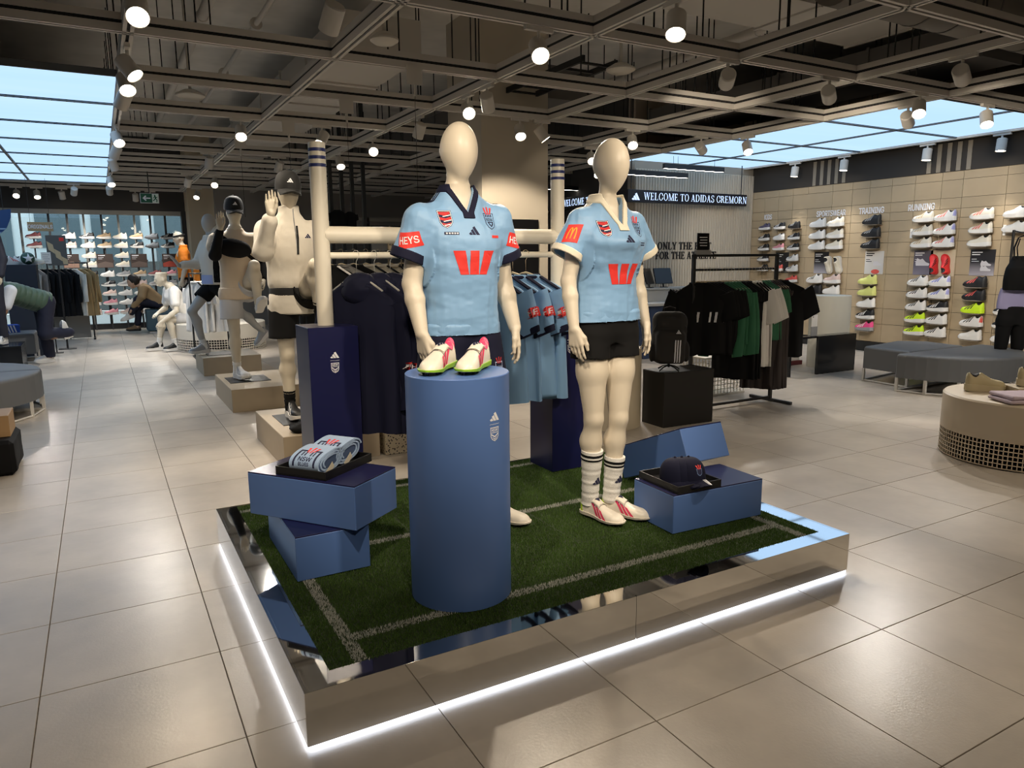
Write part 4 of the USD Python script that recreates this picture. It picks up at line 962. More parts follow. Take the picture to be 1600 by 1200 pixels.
def jersey(t, rows, sh, cuff_at, sleeve_r, hem, neck, V, mat, trim, h=.0052, seed=1, amp=.0045, name='jersey', stripes=None, k=.05, cuff_w=.032, grow_sleeve=1.0):
    """short-sleeved shirt: trunk and two sleeves blended, a V neck cut out, hem and cuffs left hollow; returns (path, mesh, sleeves)"""
    lo, hi = np.array([-.36, -.22, hem - .02]), np.array([.36, .22, rows[-1][0] + .05]); F = Field(lo, hi, h)
    F.trunk(rows, .02)
    ends = []
    for s in (-1, 1):
        a, c = np.array(sh) * [s, 1, 1], np.array(cuff_at) * [s, 1, 1]; d = (c - a) / np.linalg.norm(c - a); cp = capsule(a, c + d * .06, sleeve_r[0], sleeve_r[1])
        f = lambda x, y, z, cp=cp, d=d, c=c: np.maximum(cp(x, y, z), (x - c[0]) * d[0] + (y - c[1]) * d[1] + (z - c[2]) * d[2])
        F.put(f, np.minimum(a, c) - .12, np.maximum(a, c) + .12, k); ends.append((a, c, d))
    F.clip(lambda x, y, z: hem - z + 0 * x + 0 * y)
    zn, rn = neck; nz, vd = V
    def neckcut(x, y, z, g=0.0):
        tubef = np.sqrt((x / 1.12) ** 2 + (y - .012) ** 2) - (rn + g) + np.maximum(0, (zn - .03) - z) * .9
        wv = rn * 1.0 * np.clip((z - (zn - vd)) / vd, 0, 1) ** .9
        vee = np.maximum(np.maximum(np.abs(x) - wv - g * 1.2, (zn - vd - g * 1.3) - z), y + .0)
        return np.minimum(np.maximum(tubef, (zn - .045) - z), vee)
    base = F.d.copy()
    F.put(lambda x, y, z: neckcut(x, y, z), lo, hi, 0, 'cut')
    inner, l2, h2 = trunk_f(rows, None, 2.4, -.011); F.put(lambda x, y, z: np.maximum(inner(x, y, z), z - (hem + .05)), lo, [.3, .2, hem + .05], 0, 'cut')
    for a, c, d in ends:
        cp = capsule(a, c + d * .1, sleeve_r[0] - .011, sleeve_r[1] - .009)
        F.put(lambda x, y, z, cp=cp, d=d, c=c: np.maximum(cp(x, y, z), -((x - c[0]) * d[0] + (y - c[1]) * d[1] + (z - c[2]) * d[2]) - .035), c - .1, c + .1, 0, 'cut')
    def keep(p):
        k = np.clip((neckcut(p[:, 0], p[:, 1], p[:, 2]) - .030) / .05, 0, 1)
        for a, c, d in ends: k = k * np.where((p[:, 0] * c[0] > 0) & (np.linalg.norm(p - c, axis=1) < .14), np.clip((-(p - c) @ d - cuff_w) / .05, 0, 1), 1)
        return k
    m = F.mesh()
    m = wrinkle(m, amp * 2.2, (11, 11, 2.2), seed, keep, True); m = wrinkle(m, amp * 1.1, (7, 7, 15), seed + 5, keep, True); jp = part(t, name, m, mat, True)
    # collar band and cuffs, a little proud of the cloth
    G = Field(lo + [0, 0, .3], hi, .0045); G.d = np.full(G.n, .25, np.float32)
    Ff = lambda fld: fld
    from scipy.ndimage import map_coordinates
    def samp(x, y, z): 
        x, y, z = np.broadcast_arrays(x, y, z); q = np.stack([(x - F.lo[0]) / F.h, (y - F.lo[1]) / F.h, (z - F.lo[2]) / F.h]); return map_coordinates(base, q, order=1, mode='nearest')
    G.put(lambda x, y, z: np.maximum(np.maximum(np.maximum(samp(x, y, z) - .006, -neckcut(x, y, z)), neckcut(x, y, z) - .028), -(samp(x, y, z) + .008)), lo + [0, 0, .3], hi, 0)
    part(jp, 'collar', G.mesh(), trim, True)
    for a, c, d in ends:
        H = Field(c - .14, c + .14, .0045); cp, cq = capsule(a, c + d * .1, sleeve_r[0] + .004, sleeve_r[1] + .0045), capsule(a, c + d * .1, sleeve_r[0] - .009, sleeve_r[1] - .008)
        H.put(lambda x, y, z: np.maximum(np.maximum(cp(x, y, z), -cq(x, y, z)), np.abs((x - c[0]) * d[0] + (y - c[1]) * d[1] + (z - c[2]) * d[2] + cuff_w / 2 - .002) - cuff_w / 2), c - .13, c + .13, 0)
        part(jp, 'cuff', wrinkle(H.mesh(), amp * .3, (8, 8, 4.5), seed), trim, True)
    if stripes is not None:
        for s in (-1, 1):
            for q in range(3):
                x0, x1 = .085, sh[0] + .035; yy = (q - 1) * .014
                pl = sbox(x0, yy - .004, x1, yy + .004); pl = affinity.scale(pl, s, 1, origin=(0, 0))
                try: part(jp, 'shoulder_stripe', drape(pl, m, (0, .008, zn), (1, 0, 0), (0, 1, 0), .010, .0014, .1), stripes)
                except Exception: pass
    return jp, m

def shorts(t, rows, hips, hem_pts, r, top, mat, name='shorts', h=.006, seed=3, amp=.004, k=.03, grow=.012):
    lo, hi = np.array([-.30, -.30, min(p[2] for p in hem_pts) - .03]), np.array([.30, .25, top + .02]); lo[1] = min(lo[1], min(p[1] for p in hem_pts) - .14); hi[2] = max(hi[2], max(p[2] for p in hem_pts) + .14)
    F = Field(lo, hi, h); F.trunk([q for q in rows if q[0] <= top + .08], .02, grow=grow); F.clip(lambda x, y, z: z - top + 0 * x + 0 * y)
    for hp, e in zip(hips, hem_pts):
        hp, e = np.asarray(hp, float), np.asarray(e, float); d = (e - hp) / np.linalg.norm(e - hp); cp = capsule(hp, e + d * .08, r[0], r[1]); cq = capsule(hp, e + d * .1, r[0] - .012, r[1] - .010)
        F.put(lambda x, y, z: np.maximum(cp(x, y, z), (x - e[0]) * d[0] + (y - e[1]) * d[1] + (z - e[2]) * d[2]), np.minimum(hp, e) - .14, np.maximum(hp, e) + .14, k)
        F.put(lambda x, y, z: np.maximum(cq(x, y, z), -((x - e[0]) * d[0] + (y - e[1]) * d[1] + (z - e[2]) * d[2]) - .04), e - .15, e + .15, 0, 'cut')
    m = wrinkle(F.mesh(), amp, (8, 8, 5), seed); return part(t, name, m, mat, True), m

def sock(t, an, kn, top, r, mat, bands=(), ruck=.0022, seed=0, name='sock', foot=None):
    """ribbed sock from ankle to the height top (a share of the shin), with darker bands near the top"""
    an, kn = np.asarray(an, float), np.asarray(kn, float); f = np.linspace(-.10, top, 46); rg = np.random.default_rng(seed); ph = rg.uniform(0, 6, 3)
    P = an + (kn - an) * f[:, None]; R = np.interp(f, [-.1, 0, .25, .55, 1], r) + ruck * (np.sin(f * 62 + ph[0]) * .6 + np.sin(f * 104 + ph[1]) * .4) * np.clip(1.25 - f / top * .8, .3, 1)
    m = tube(P, R, 26); p = part(t, name, m, mat, 50)
    L = np.linalg.norm(kn - an)
    for z0, z1, bm in bands:
        q = np.linspace(top - z1 / L, top - z0 / L, 4); part(p, 'band', tube(an + (kn - an) * q[:, None] + [0, 0, .002 * math.sin(seed + z0 * 200)], np.interp(q, f, R) + .0016, 26), bm, 50)
    return p
def sock_mark(p, m, o, u, mat=None):
    part(p, 'bar_mark', drape(affinity.translate(stripe_mark(.045), -.022, 0), m, o, u, (0, 0, 1), .008, .002, .1), mat or ink)

# ---- prints on the jerseys
def crest_prints(jp, m, x, z, y, kind, s=1.0, tilt=0.0):
    u, w, o = (1, 0, 0), (0, 0, 1), (x, y, z)
    P = lambda n, pl, mt, off: part(jp, n, drape(affinity.scale(pl, s, s, origin=(0, 0)), m, o, u, w, .010, off, .10), mt)
    if kind == 'league':
        sh = affinity.translate(shield(.062, .080), 0, -.04); P('crest', sh, ink, .0012); P('crest_edge', sh.buffer(-.002).difference(sh.buffer(-.0045)), white_v, .0022)
        inn = sh.buffer(-.006); P('crest_field', inn.intersection(unary_union([Polygon([(-.05, .028 - d), (.0, .016 - d), (.05, .032 - d), (.05, .044 - d), (0, .028 - d), (-.05, .040 - d)]) for d in (0.0, .024, .048)])), M('crest_red', (.50, .02, .02), .6), .0020); P('crest_lines', inn.intersection(unary_union([Polygon([(-.01, .010 - d), (.05, .022 - d), (.05, .027 - d), (-.01, .014 - d)]) for d in (0.0, .022, .040)])), white_v, .0026); P('crest_top', sbox(-.022, .024, .022, .0325).intersection(inn), M('crest_red', (.50, .02, .02), .6), .0028)
    else:
        sh = affinity.translate(shield(.058, .075), 0, -.045); P('crest', sh, ink, .0012); P('crest_field', sh.buffer(-.003), jersey_m, .0020); P('crest_lettering', centred(text_poly('NSW', .014, .95), (0, .000)), ink, .0028); P('crest_bars', unary_union([sbox(-.020 + .0105 * k, .012, -.014 + .0105 * k, .024) for k in range(4)]), ink, .0028); P('crest_foot', Polygon([(-.018, -.010), (.018, -.010), (.010, -.025), (0, -.035), (-.010, -.025)]).difference(Polygon([(-.010, -.014), (.010, -.014), (0, -.027)])), ink, .0028)
        for p in crown_w(.050): P('emblem', affinity.translate(p, -.025, .024), red, .0022)
def w_print(jp, m, x, z, y, wd):
    for p in westpac_w(): part(jp, 'sponsor_print', drape(affinity.translate(affinity.scale(p, wd, wd, origin=(0, 0)), -wd / 2, 0), m, (x, y, z), (1, 0, 0), (0, 0, 1), .014, .0016, .12), red)

# ---------------------------------------------------------------- male mannequin
mo = np.array([1.475, 3.12, TURF - .002]); Z0 = .012
ml = thing('mannequin', 'cream male mannequin in a light blue jersey with navy cuffs, behind the blue cylinder', 'mannequin', mo)
up = lambda rows, dz: [(a + dz,) + tuple(q) for a, *q in rows]
mrows = up(MALE, .03)
F = Field((-.40, -.36, .02), (.40, .22, 1.95), .0045)
F.trunk(mrows, .03, grow=-.016); F.limb((0, .016, 1.57), (0, .002, 1.72), .054, .050, .04); head(F, (0, -.012, 1.795), 1.03, (.14, -1, -.08))
mr = dict(sh=(-.185, .0, 1.500), el=(-.236, .015, 1.205), wr=(-.232, -.075, .985)); mL = dict(sh=(.185, .0, 1.500), el=(.246, .030, 1.205), wr=(.268, -.045, .985))
arm(F, mr['sh'], mr['el'], mr['wr'], (.062, .044, .030), (.08, -.10, -1), (.85, .25, 0), (0, -1, 0), 1.05, (.16, .2, .24, .28), .35)
arm(F, mL['sh'], mL['el'], mL['wr'], (.062, .044, .030), (.10, -.06, -1), (-.9, .25, 0), (0, -1, 0), 1.05, (.14, .18, .22, .26), .3)
mleg = [((-.095, .005, .93), (-.13, -.012, .52), (-.165, .035, .10)), ((.095, .005, .93), (.135, -.012, .52), (.178, .035, .10))]
for q in mleg: leg(F, *q, (.088, .058, .038))
part(ml, 'body', F.mesh(), skin, True)
jr = [(.955, .206, .138, .016), (1.02, .200, .136, .012), (1.12, .188, .128, .004), (1.24, .188, .128, -.006), (1.37, .200, .136, -.010), (1.46, .208, .130, .0), (1.535, .190, .106, .012), (1.575, .150, .092, .016), (1.605, .108, .082, .016), (1.645, .074, .074, .016)]
mj, mjm = jersey(ml, jr, (.186, .003, 1.492), (.254, .018, 1.312), (.088, .073), .965, (1.630, .060), (0, .108), jersey_m, navy_c, seed=2, k=.03, amp=.008, cuff_w=.042, stripes=navy_c)
crest_prints(mj, mjm, -.112, 1.490, -.13, 'league'); crest_prints(mj, mjm, .112, 1.492, -.13, 'state')
part(mj, 'bar_mark', drape(affinity.translate(stripe_mark(.056), -.026, 0), mjm, (.010, -.13, 1.422), (1, 0, 0), (0, 0, 1), .01, .0014, .12), ink)
w_print(mj, mjm, .010, 1.245, -.13, .205)
part(mj, 'patch', drape(sbox(-.032, -.006, .032, .006), mjm, (-.095, -.13, 1.428), (1, 0, 0), (0, 0, 1), .01, .0014, .12), ink); part(mj, 'patch_lettering', drape(unary_union([sbox(-.026 + .0115 * k, -.003, -.018 + .0115 * k, .003) for k in range(5)]), mjm, (-.095, -.13, 1.428), (1, 0, 0), (0, 0, 1), .01, .0022, .12), white_v)
part(mj, 'side_patch', drape(sbox(-.022, -.006, .022, .006), mjm, (.128, -.13, 1.415), (1, 0, 0), (0, 0, 1), .01, .0014, .12), red)
def sleeve_patch(jp, m, s, z, txt, mt, w=.088, h=.058, ang=.5, x=.262):
    u = np.array([math.cos(ang), -math.sin(ang), 0]) if s < 0 else np.array([math.cos(ang), math.sin(ang), 0]); o = np.array([s * x, -.045, z]); up_ = np.array([-.28 * s * -1, 0, .96]); up_ /= np.linalg.norm(up_)
    part(jp, 'sleeve_patch', drape(sbox(-w / 2, -h / 2, w / 2, h / 2).buffer(.004), m, o, u, up_, .012, .0015, .12), red)
    part(jp, 'patch_lettering', drape(centred(text_poly(txt, h * .52, .78), (0, 0)), m, o, u, up_, .012, .0026, .12), white_v)
sleeve_patch(mj, mjm, -1, 1.402, 'HEYS', red, ang=1.0); sleeve_patch(mj, mjm, 1, 1.402, 'HEYS', red, ang=1.0)
ms, msm = shorts(ml, mrows, [(-.095, .008, .92), (.095, .008, .92)], [(-.122, .0, .655), (.128, .0, .655)], (.112, .118), 1.045, navy_c, seed=5)
o_ = (.150, -.11, .80)
part(ms, 'crest', drape(affinity.translate(shield(.050, .066), 0, -.033).difference(affinity.translate(shield(.042, .056), 0, -.029)), msm, o_, (.95, .3, 0), (0, 0, 1), .01, .0014, .12), M('pale_print', (.30, .36, .50), .7)); part(ms, 'crest_lettering', drape(centred(text_poly('NSW', .013, .95), (0, .005)), msm, o_, (.95, .3, 0), (0, 0, 1), .01, .0014, .12), _mats['pale_print'])
for p in crown_w(.044): part(ms, 'emblem', drape(affinity.translate(p, -.022, .024), msm, o_, (.95, .3, 0), (0, 0, 1), .01, .0018, .12), M('dull_red', (.35, .02, .025), .7))
for q, rz, sd in zip(mleg, (-2.05, -1.15), (-1, 1)):
    sock(ml, q[2], q[1], .80, (.042, .043, .050, .062, .056), sock_w, ((.02, .035, black_c), (.05, .062, black_c)), seed=sd + 3)
    c = np.array(q[2][:2]) - .055 * np.array([math.cos(rz), math.sin(rz)]); boot_parts(ml, mat4((c[0], c[1], .010), rz), sd, sub_of=True, pull=False, plate=boot_white)

# ---------------------------------------------------------------- female mannequin
fo = np.array([2.165, 2.90, TURF - .002])
fm = thing('mannequin', 'cream female mannequin in a light blue jersey with cream collar and black shorts', 'mannequin', fo)
frows = up(FEMALE, .045)
F = Field((-.36, -.34, .02), (.36, .22, 1.90), .0045)
F.trunk(frows, .03, grow=-.016); F.limb((0, .016, 1.53), (.0, .000, 1.69), .042, .039, .035); head(F, (.004, -.014, 1.748), .975, (.22, -1, -.10))
arm(F, (-.160, .004, 1.475), (-.212, .020, 1.205), (-.222, -.045, .985), (.048, .036, .025), (.06, -.14, -1), (.85, .3, 0), (0, -1, 0), .97, (.14, .18, .22, .26), .5)
arm(F, (.160, .004, 1.475), (.208, .030, 1.205), (.232, -.02, .985), (.048, .036, .025), (.07, -.08, -1), (-.9, .25, 0), (0, -1, 0), .97, (.14, .18, .22, .26), .4)
fleg = [((-.088, .008, .93), (-.080, -.014, .525), (-.066, .030, .11)), ((.088, .008, .93), (.062, -.030, .515), (.048, .000, .11))]
for q in fleg: leg(F, *q, (.086, .0475, .031))
part(fm, 'body', F.mesh(), skin, True)
jr = [(1.0, .196, .124, .012), (1.06, .186, .120, .008), (1.14, .170, .112, .0), (1.22, .160, .108, -.006), (1.31, .168, .122, -.020), (1.385, .178, .138, -.028), (1.44, .182, .124, -.010), (1.50, .170, .100, .006), (1.545, .130, .084, .014), (1.58, .092, .074, .016), (1.61, .074, .070, .016)]
fj, fjm = jersey(fm, jr, (.150, .004, 1.475), (.232, .012, 1.325), (.074, .076), 1.008, (1.600, .062), (0, .132), jersey_m, cream_c, seed=8, stripes=cream_c, amp=.008, k=.03)
crest_prints(fj, fjm, -.098, 1.448, -.13, 'league', .98); crest_prints(fj, fjm, .105, 1.455, -.13, 'state', .98)
part(fj, 'bar_mark', drape(affinity.translate(stripe_mark(.052), -.026, 0), fjm, (.012, -.13, 1.385), (1, 0, 0), (0, 0, 1), .01, .0014, .12), ink)
w_print(fj, fjm, .012, 1.190, -.13, .185)
part(fj, 'chest_lines', drape(unary_union([sbox(-.022, -.004, .022, 0), sbox(-.022, -.014, .022, -.010)]), fjm, (.112, -.13, 1.385), (1, 0, 0), (0, 0, 1), .01, .0014, .12), ink)
u, o, w_ = np.array([math.cos(.85), -math.sin(.85), 0]), np.array([-.225, -.035, 1.425]), np.array([.42, 0, .91])
part(fj, 'sleeve_patch', drape(sbox(-.036, -.046, .036, .046), fjm, o, u, w_, .012, .0015, .12), red)
arch = unary_union([LineString([(-.020 + .020 * s, -.026) for s in (0,)] + [(-.020 + .009 * (1 - math.cos(a)) , -.026 + .055 * math.sin(a)) for a in np.linspace(0, math.pi, 14)]).buffer(.0028), LineString([(-.002 + .009 * (1 - math.cos(a)), -.026 + .055 * math.sin(a)) for a in np.linspace(0, math.pi, 14)]).buffer(.0028)])
part(fj, 'emblem', drape(centred(arch, (0, 0)), fjm, o, u, w_, .010, .0026, .12), orange)
shorts(fm, frows, [(-.088, .010, .93), (.088, .010, .93)], [(-.094, .004, .825), (.088, .0, .825)], (.098, .096), 1.10, black_c, seed=9, amp=.0015, grow=.007)
for q, rz, sd in zip(fleg, (-1.40, -1.15), (-1, 1)):
    P = sock(fm, q[2], q[1], .60 if sd < 0 else .50, (.043, .044, .047, .056, .052), sock_w, ((.016, .028, black_c), (.040, .049, black_c)), seed=sd + 13)
    a, k_ = np.array(q[2]), np.array(q[1]); c = a + (k_ - a) * .20
    sm = tube(a + (k_ - a) * np.linspace(.05, .4, 9)[:, None], .047, 26); part(P, 'bar_mark', drape(affinity.translate(stripe_mark(.056), -.028, -.01), sm, c + [.006, -.05, 0], (.99, -.1, 0), (0, 0, 1), .008, .0028, .1), ink)
    c = np.array(q[2][:2]) - .055 * np.array([math.cos(rz), math.sin(rz)]); boot_parts(fm, mat4((c[0], c[1], .010), rz), -1, heel=M('boot_neon', (.55, .80, .03), .4), sub_of=True, pull=False, plate=boot_white)

# ---------------------------------------------------------------- garments on the goal post rail
RZ = 1.545 + .018 - .006
def red_tag(t, o, u, w, m, txt='HEYS', W=.075, H=.036):
    o, u, w = (np.asarray(q, float) for q in (o, u, w)); part(t, 'sleeve_patch', drape(sbox(-W / 2, -H / 2, W / 2, H / 2), m, o, u, w, .014, .003, .12), red); part(t, 'patch_lettering', drape(centred(text_poly(txt, H * .55, .9), (0, 0)), m, o, u, w, .014, .0042, .12), white_v)
def with_tag(t, kw, seed, s, fr, txt='HEYS', face=-1, sz=(.075, .036)):
    body, slv, _ = hung(seed=seed, **kw); m = slv[0 if s < 0 else 1]; V = m.vertices[:-2].reshape(-1, 16, 3); k = int(fr * (len(V) - 1)); c = V[k].mean(0); d = V[min(k + 1, len(V) - 1)].mean(0) - V[k - 1].mean(0); d /= np.linalg.norm(d)
    u = np.array([0, -s * 1.0, 0]) ; nrm_ = np.cross(d, [0, 1, 0]) * (-s if True else 1); nrm_ /= np.linalg.norm(nrm_)
    if nrm_[0] * s < 0: nrm_ = -nrm_
    w = -d; u = np.cross(w, nrm_); red_tag(t, c + nrm_ * .02, u, w, m, txt, *sz)
hood_kw = dict(w=.52, L=.80, sl=.56, sw=.088, thick=.075, folds=.016, angle=80, drop=.16, nk=.10)
for k, (x, rz, lab) in enumerate(((1.20, -1.0, 'navy hooded jacket hanging nearest the left-hand goal post'), (1.30, -1.08, 'navy hooded jacket, second on the rail from the running mannequins'), (1.39, -1.0, 'navy hooded jacket, third on the rail, beside the male mannequin arm'), (1.48, -1.05, 'navy hooded jacket, fourth on the rail, behind the male mannequin arm'), (1.58, -1.0, 'navy hooded jacket hanging behind the male mannequin back'))):
    t = garment('hooded_jacket', lab.replace('left-hand goal post', 'goal post of the running mannequins'), mat4((x, 3.83, RZ), rz), navy_c, seed=20 + k, bar=M('hanger_grey', (.45, .44, .40), .5), category='jacket', **hood_kw)
    part(t, 'hood', moved(wrinkle(trimesh.creation.icosphere(3, 1.0), .12, (2, 2, 2), k).apply_scale([.115, .085, .095]), (0, .03, -.20), 0, .3), navy_c, True)
    with_tag(t, hood_kw, 20 + k, 1, .62)
tee_kw = dict(w=.54, L=.74, sl=.25, sw=.105, thick=.055, folds=.020, angle=66, drop=.13, nk=.085)
for k, (x, rz, lab) in enumerate(((1.98, 1.05, 'light blue jersey on the rail, nearest the male mannequin hand'), (2.07, 1.0, 'light blue jersey on the rail, second from the male mannequin'), (2.16, .95, 'light blue jersey on the rail, third from the male mannequin'), (2.25, .9, 'light blue jersey on the rail, nearest the far goal post'))):
    t = garment('hanging_jersey', lab, mat4((x, 3.83, RZ), -rz), jersey_m, seed=40 + k, collar=navy_c, cuff=navy_c, stripes=navy_c, bar=M('hanger_wood', (.50, .40, .25), .6), category='jersey', **tee_kw)
    with_tag(t, tee_kw, 40 + k, 1, .62, sz=(.10, .055))
# ================================================================ the running mannequins on sand-coloured plinths
tan = M('plinth_tan', (.36, .29, .20), .55, var=.03); steel_plate = M('base_plate', (.06, .06, .06), .35, metal=.6)
def tan_plinth(label, x0, y0, x1, y1, z, px, py):
    t = thing('running_plinth', label, 'plinth')
    part(t, 'body', bx(x0, y0, 0, x1, y1, z, .003), tan); part(t, 'base_plate', bx(px - .21, py - .22, z, px + .21, py + .22, z + .006, .001), steel_plate)
tan_plinth('sand-coloured plinth under the mannequin in the white jacket, behind the navy post plinth', 1.065, 5.34, 1.80, 6.44, .243, 1.36, 5.94)
tan_plinth('sand-coloured plinth under the second running mannequin', 1.055, 7.69, 1.80, 8.90, .236, 1.32, 8.33)
tan_plinth('sand-coloured plinth farthest down the aisle, under the mannequin in the hooded jacket', 1.10, 10.42, 1.85, 11.30, .246, 1.40, 10.85)
terr = usdkit.material(stage, '/World/Looks/terrazzo', {'t': ('texture_coordinate', {}), 'v': ('voronoi_texture', {'scale': 52.0}), 'r': ('rgb_ramp', {'ramp': [(0, (.05, .045, .04)), (.30, (.06, .05, .045)), (.34, (.52, .44, .31)), (1, (.55, .47, .33))]}), 'p': ('principled_bsdf', {'roughness': .5})}, [('t.object', 'v.vector'), ('v.distance', 'r.fac'), ('r.color', 'p.base_color')], surface='p.BSDF')
solo('terrazzo_bench', bx(1.84, 5.32, 0, 2.55, 8.05, .36, .006), terr, 'cream terrazzo block with dark chips behind the navy jackets', 'plinth')

shoe_w = M('shoe_white', (.72, .70, .66), .5); shoe_k = M('shoe_black', (.012, .012, .013), .5); shoe_g = M('shoe_grey', (.30, .30, .30), .5); sole_w = M('sole_white', (.72, .70, .66), .6)
def figure_shoe(t, an, rz, up, sole, stripe=None, pitch=0.0, sc=1.0):
    """a trainer on a mannequin's foot: ankle joint at an"""
    an = np.asarray(an, float); T = mat4(an, rz) @ mat4((0, 0, 0), 0, 0, -pitch) @ mat4((-.062 * sc, 0, -.088 * sc), s=sc)
    p = part(t, 'shoe', xf(SHOE['upper'], T), up, 40); part(p, 'sole', xf(SHOE['sole'], T), sole, 50); part(p, 'lining', xf(SHOE['lining'], T), _mats['black_rubber'], True)
    if stripe is not None:
        for sd in (-1, 1):
            for b in stripes3(SHOE['S'], sd): part(p, 'stripe', xf(b, T), stripe, True)
RUN = dict(sleg=((-.09, .005, .95), (-.082, -.02, .53), (-.075, .03, .10)), rleg=((.09, .0, .95), (.115, -.36, 1.235), (.150, -.235, .835)),
           rarm=((-.180, .0, 1.500), (-.240, -.20, 1.345), (-.185, -.335, 1.615)), larm=((.180, .0, 1.500), (.275, .19, 1.29), (.255, .02, 1.06)))
skin_b = M('mannequin_pale', (.60, .535, .42), .45)
def runner_body(t, mat, face=False, Q=RUN, h=.0075):
    F = Field((-.42, -.60, .02), (.44, .36, 1.95), h); rows = up(MALE, .03)
    F.trunk(rows, .03); F.limb((0, .012, 1.57), (0, -.006, 1.70), .058, .054, .04); head(F, (0, -.014, 1.785), 1.0, (-.06, -1, -.05), face)
    arm(F, *Q['rarm'], (.060, .043, .029), (.02, -.02, 1), (0, -1, .1), (1, 0, 0), 1.0, (.02, .04, .04, .06), .2)
    arm(F, *Q['larm'], (.060, .043, .029), (-.05, -.75, -.65), (-1, 0, .1), (0, -.6, .8), 1.0, (.3, .35, .4, .45), .4)
    leg(F, *Q['sleg'], (.086, .057, .036)); leg(F, *Q['rleg'], (.086, .057, .036))
    part(t, 'body', F.mesh(), mat, True); return rows
def sleeve_tube(F, pts, rs, k=.03): F.chain([np.asarray(p, float) for p in pts], rs, k)
off_white = M('cloth_off_white', (.66, .61, .52), .75, bump=.06, bscale=200); beige_tee = M('cloth_beige', (.56, .46, .34), .85, bump=.06, bscale=220); pale_grey = M('cloth_pale_grey', (.50, .50, .51), .8, bump=.06, bscale=220)
cap_black = M('cap_black', (.010, .010, .010), .8)
MH = mat4((0, -.020, 1.815), 0, .10, 0, 1.07)
# first runner: white jacket
o1 = (1.335, 5.93, .249)
t = thing('mannequin', 'running mannequin in a white zip jacket and black cap behind the goal post', 'mannequin', o1, -.05)
rows = runner_body(t, skin_b); cap_parts(t, cap_black, T=MH)
jk = [(1.045, .176, .124, .010), (1.10, .190, .138, .006), (1.20, .190, .132, 0), (1.33, .205, .140, -.008), (1.44, .215, .136, 0), (1.53, .195, .112, .012), (1.60, .110, .088, .014), (1.66, .078, .078, .012), (1.70, .076, .078, .010)]
F = Field((-.42, -.48, 1.02), (.44, .34, 1.75), .0065); F.trunk(jk, .02)
def upto(F, pts, rs, k=.03):
    sleeve_tube(F, pts, rs, k)
upto(F, [RUN['rarm'][0], RUN['rarm'][1], np.array(RUN['rarm'][1]) + .80 * (np.array(RUN['rarm'][2]) - RUN['rarm'][1])], (.092, .070, .056)); upto(F, [RUN['larm'][0], RUN['larm'][1], np.array(RUN['larm'][1]) + .85 * (np.array(RUN['larm'][2]) - RUN['larm'][1])], (.092, .068, .052))
F.clip(lambda x, y, z: np.maximum(1.05 - z, z - 1.692) + 0 * x + 0 * y)
F.put(capsule(np.array([0, .01, 1.64]), np.array([0, .005, 1.8]), .064, .064), (-.07, -.07, 1.62), (.07, .08, 1.8), 0, 'cut')
jm = wrinkle(F.mesh(), .012, (9, 9, 6), 11); p = part(t, 'jacket', jm, off_white, True)
part(p, 'zip', drape(sbox(-.004, 0, .004, .34), jm, (.02, -.12, 1.33), (1, 0, 0), (0, 0, 1), .02, .003, .15), shoe_g); part(p, 'bar_mark', drape(affinity.translate(stripe_mark(.05), -.02, 0), jm, (.105, -.12, 1.445), (1, 0, 0), (0, 0, 1), .01, .002, .15), ink)
part(p, 'strap', drape(sbox(-.008, -.10, .008, .12), jm, (.030, -.12, 1.42), (1, 0, 0), (.05, 0, 1), .02, .004, .15), cap_black)
F = Field((-.26, -.24, .84), (.26, .24, 1.06), .006); F.trunk([(.86, .196, .142, .016), (.93, .200, .146, .016), (1.03, .178, .130, .008)], 0); part(t, 'shirt_hem', wrinkle(F.mesh(), .010, (8, 8, 9), 4), off_white, True)
F = Field((-.24, -.22, 1.0), (.24, .22, 1.08), .006); F.trunk([(1.005, .186, .138, .008), (1.065, .184, .136, .006)], 0); part(t, 'waist_pack', F.mesh(), cap_black, True)
def run_shorts(t, mat, Q=RUN, seed=6):
    q = np.array(Q['rleg'][0]) + .36 * (np.array(Q['rleg'][1]) - Q['rleg'][0])
    return shorts(t, rows, [(-.09, .008, .93), (.085, -.01, .95)], [(-.092, -.005, .665), q], (.112, .124), 1.04, mat, h=.0075, seed=seed, amp=.007)
run_shorts(t, black_c)
sock(t, RUN['sleg'][2], RUN['sleg'][1], .34, (.040, .042, .046, .05, .05), black_c, seed=2); sock(t, RUN['rleg'][2], RUN['rleg'][1], .34, (.040, .042, .046, .05, .05), black_c, seed=3)
figure_shoe(t, RUN['sleg'][2], -1.45, shoe_k, sole_w, shoe_w); figure_shoe(t, RUN['rleg'][2], -1.5, shoe_k, sole_w, shoe_w, .5)
# second runner: beige towel-like tee, black sleeves, bag across the chest
o2 = (1.30, 8.33, .242)
t = thing('mannequin', 'running mannequin in a beige shirt with a black bag across the chest', 'mannequin', o2, -.02)
runner_body(t, skin_b); cap_parts(t, cap_black, T=MH)
jt = [(.97, .196, .138, .014), (1.06, .184, .134, .008), (1.20, .182, .128, 0), (1.36, .200, .134, -.008), (1.45, .205, .126, 0), (1.53, .182, .100, .012), (1.60, .092, .074, .014), (1.64, .076, .07, .014)]
F = Field((-.32, -.24, .94), (.32, .24, 1.68), .007); F.trunk(jt, .02); F.limb((-.19, 0, 1.49), (-.215, -.03, 1.43), .092, .088, .05); F.limb((.19, 0, 1.49), (.225, .03, 1.43), .092, .088, .05); F.clip(lambda x, y, z: np.maximum(.98 - z, z - 1.625) + 0 * x + 0 * y); sm = wrinkle(F.mesh(), .009, (8, 8, 7), 21); part(t, 'shirt', sm, beige_tee, True)
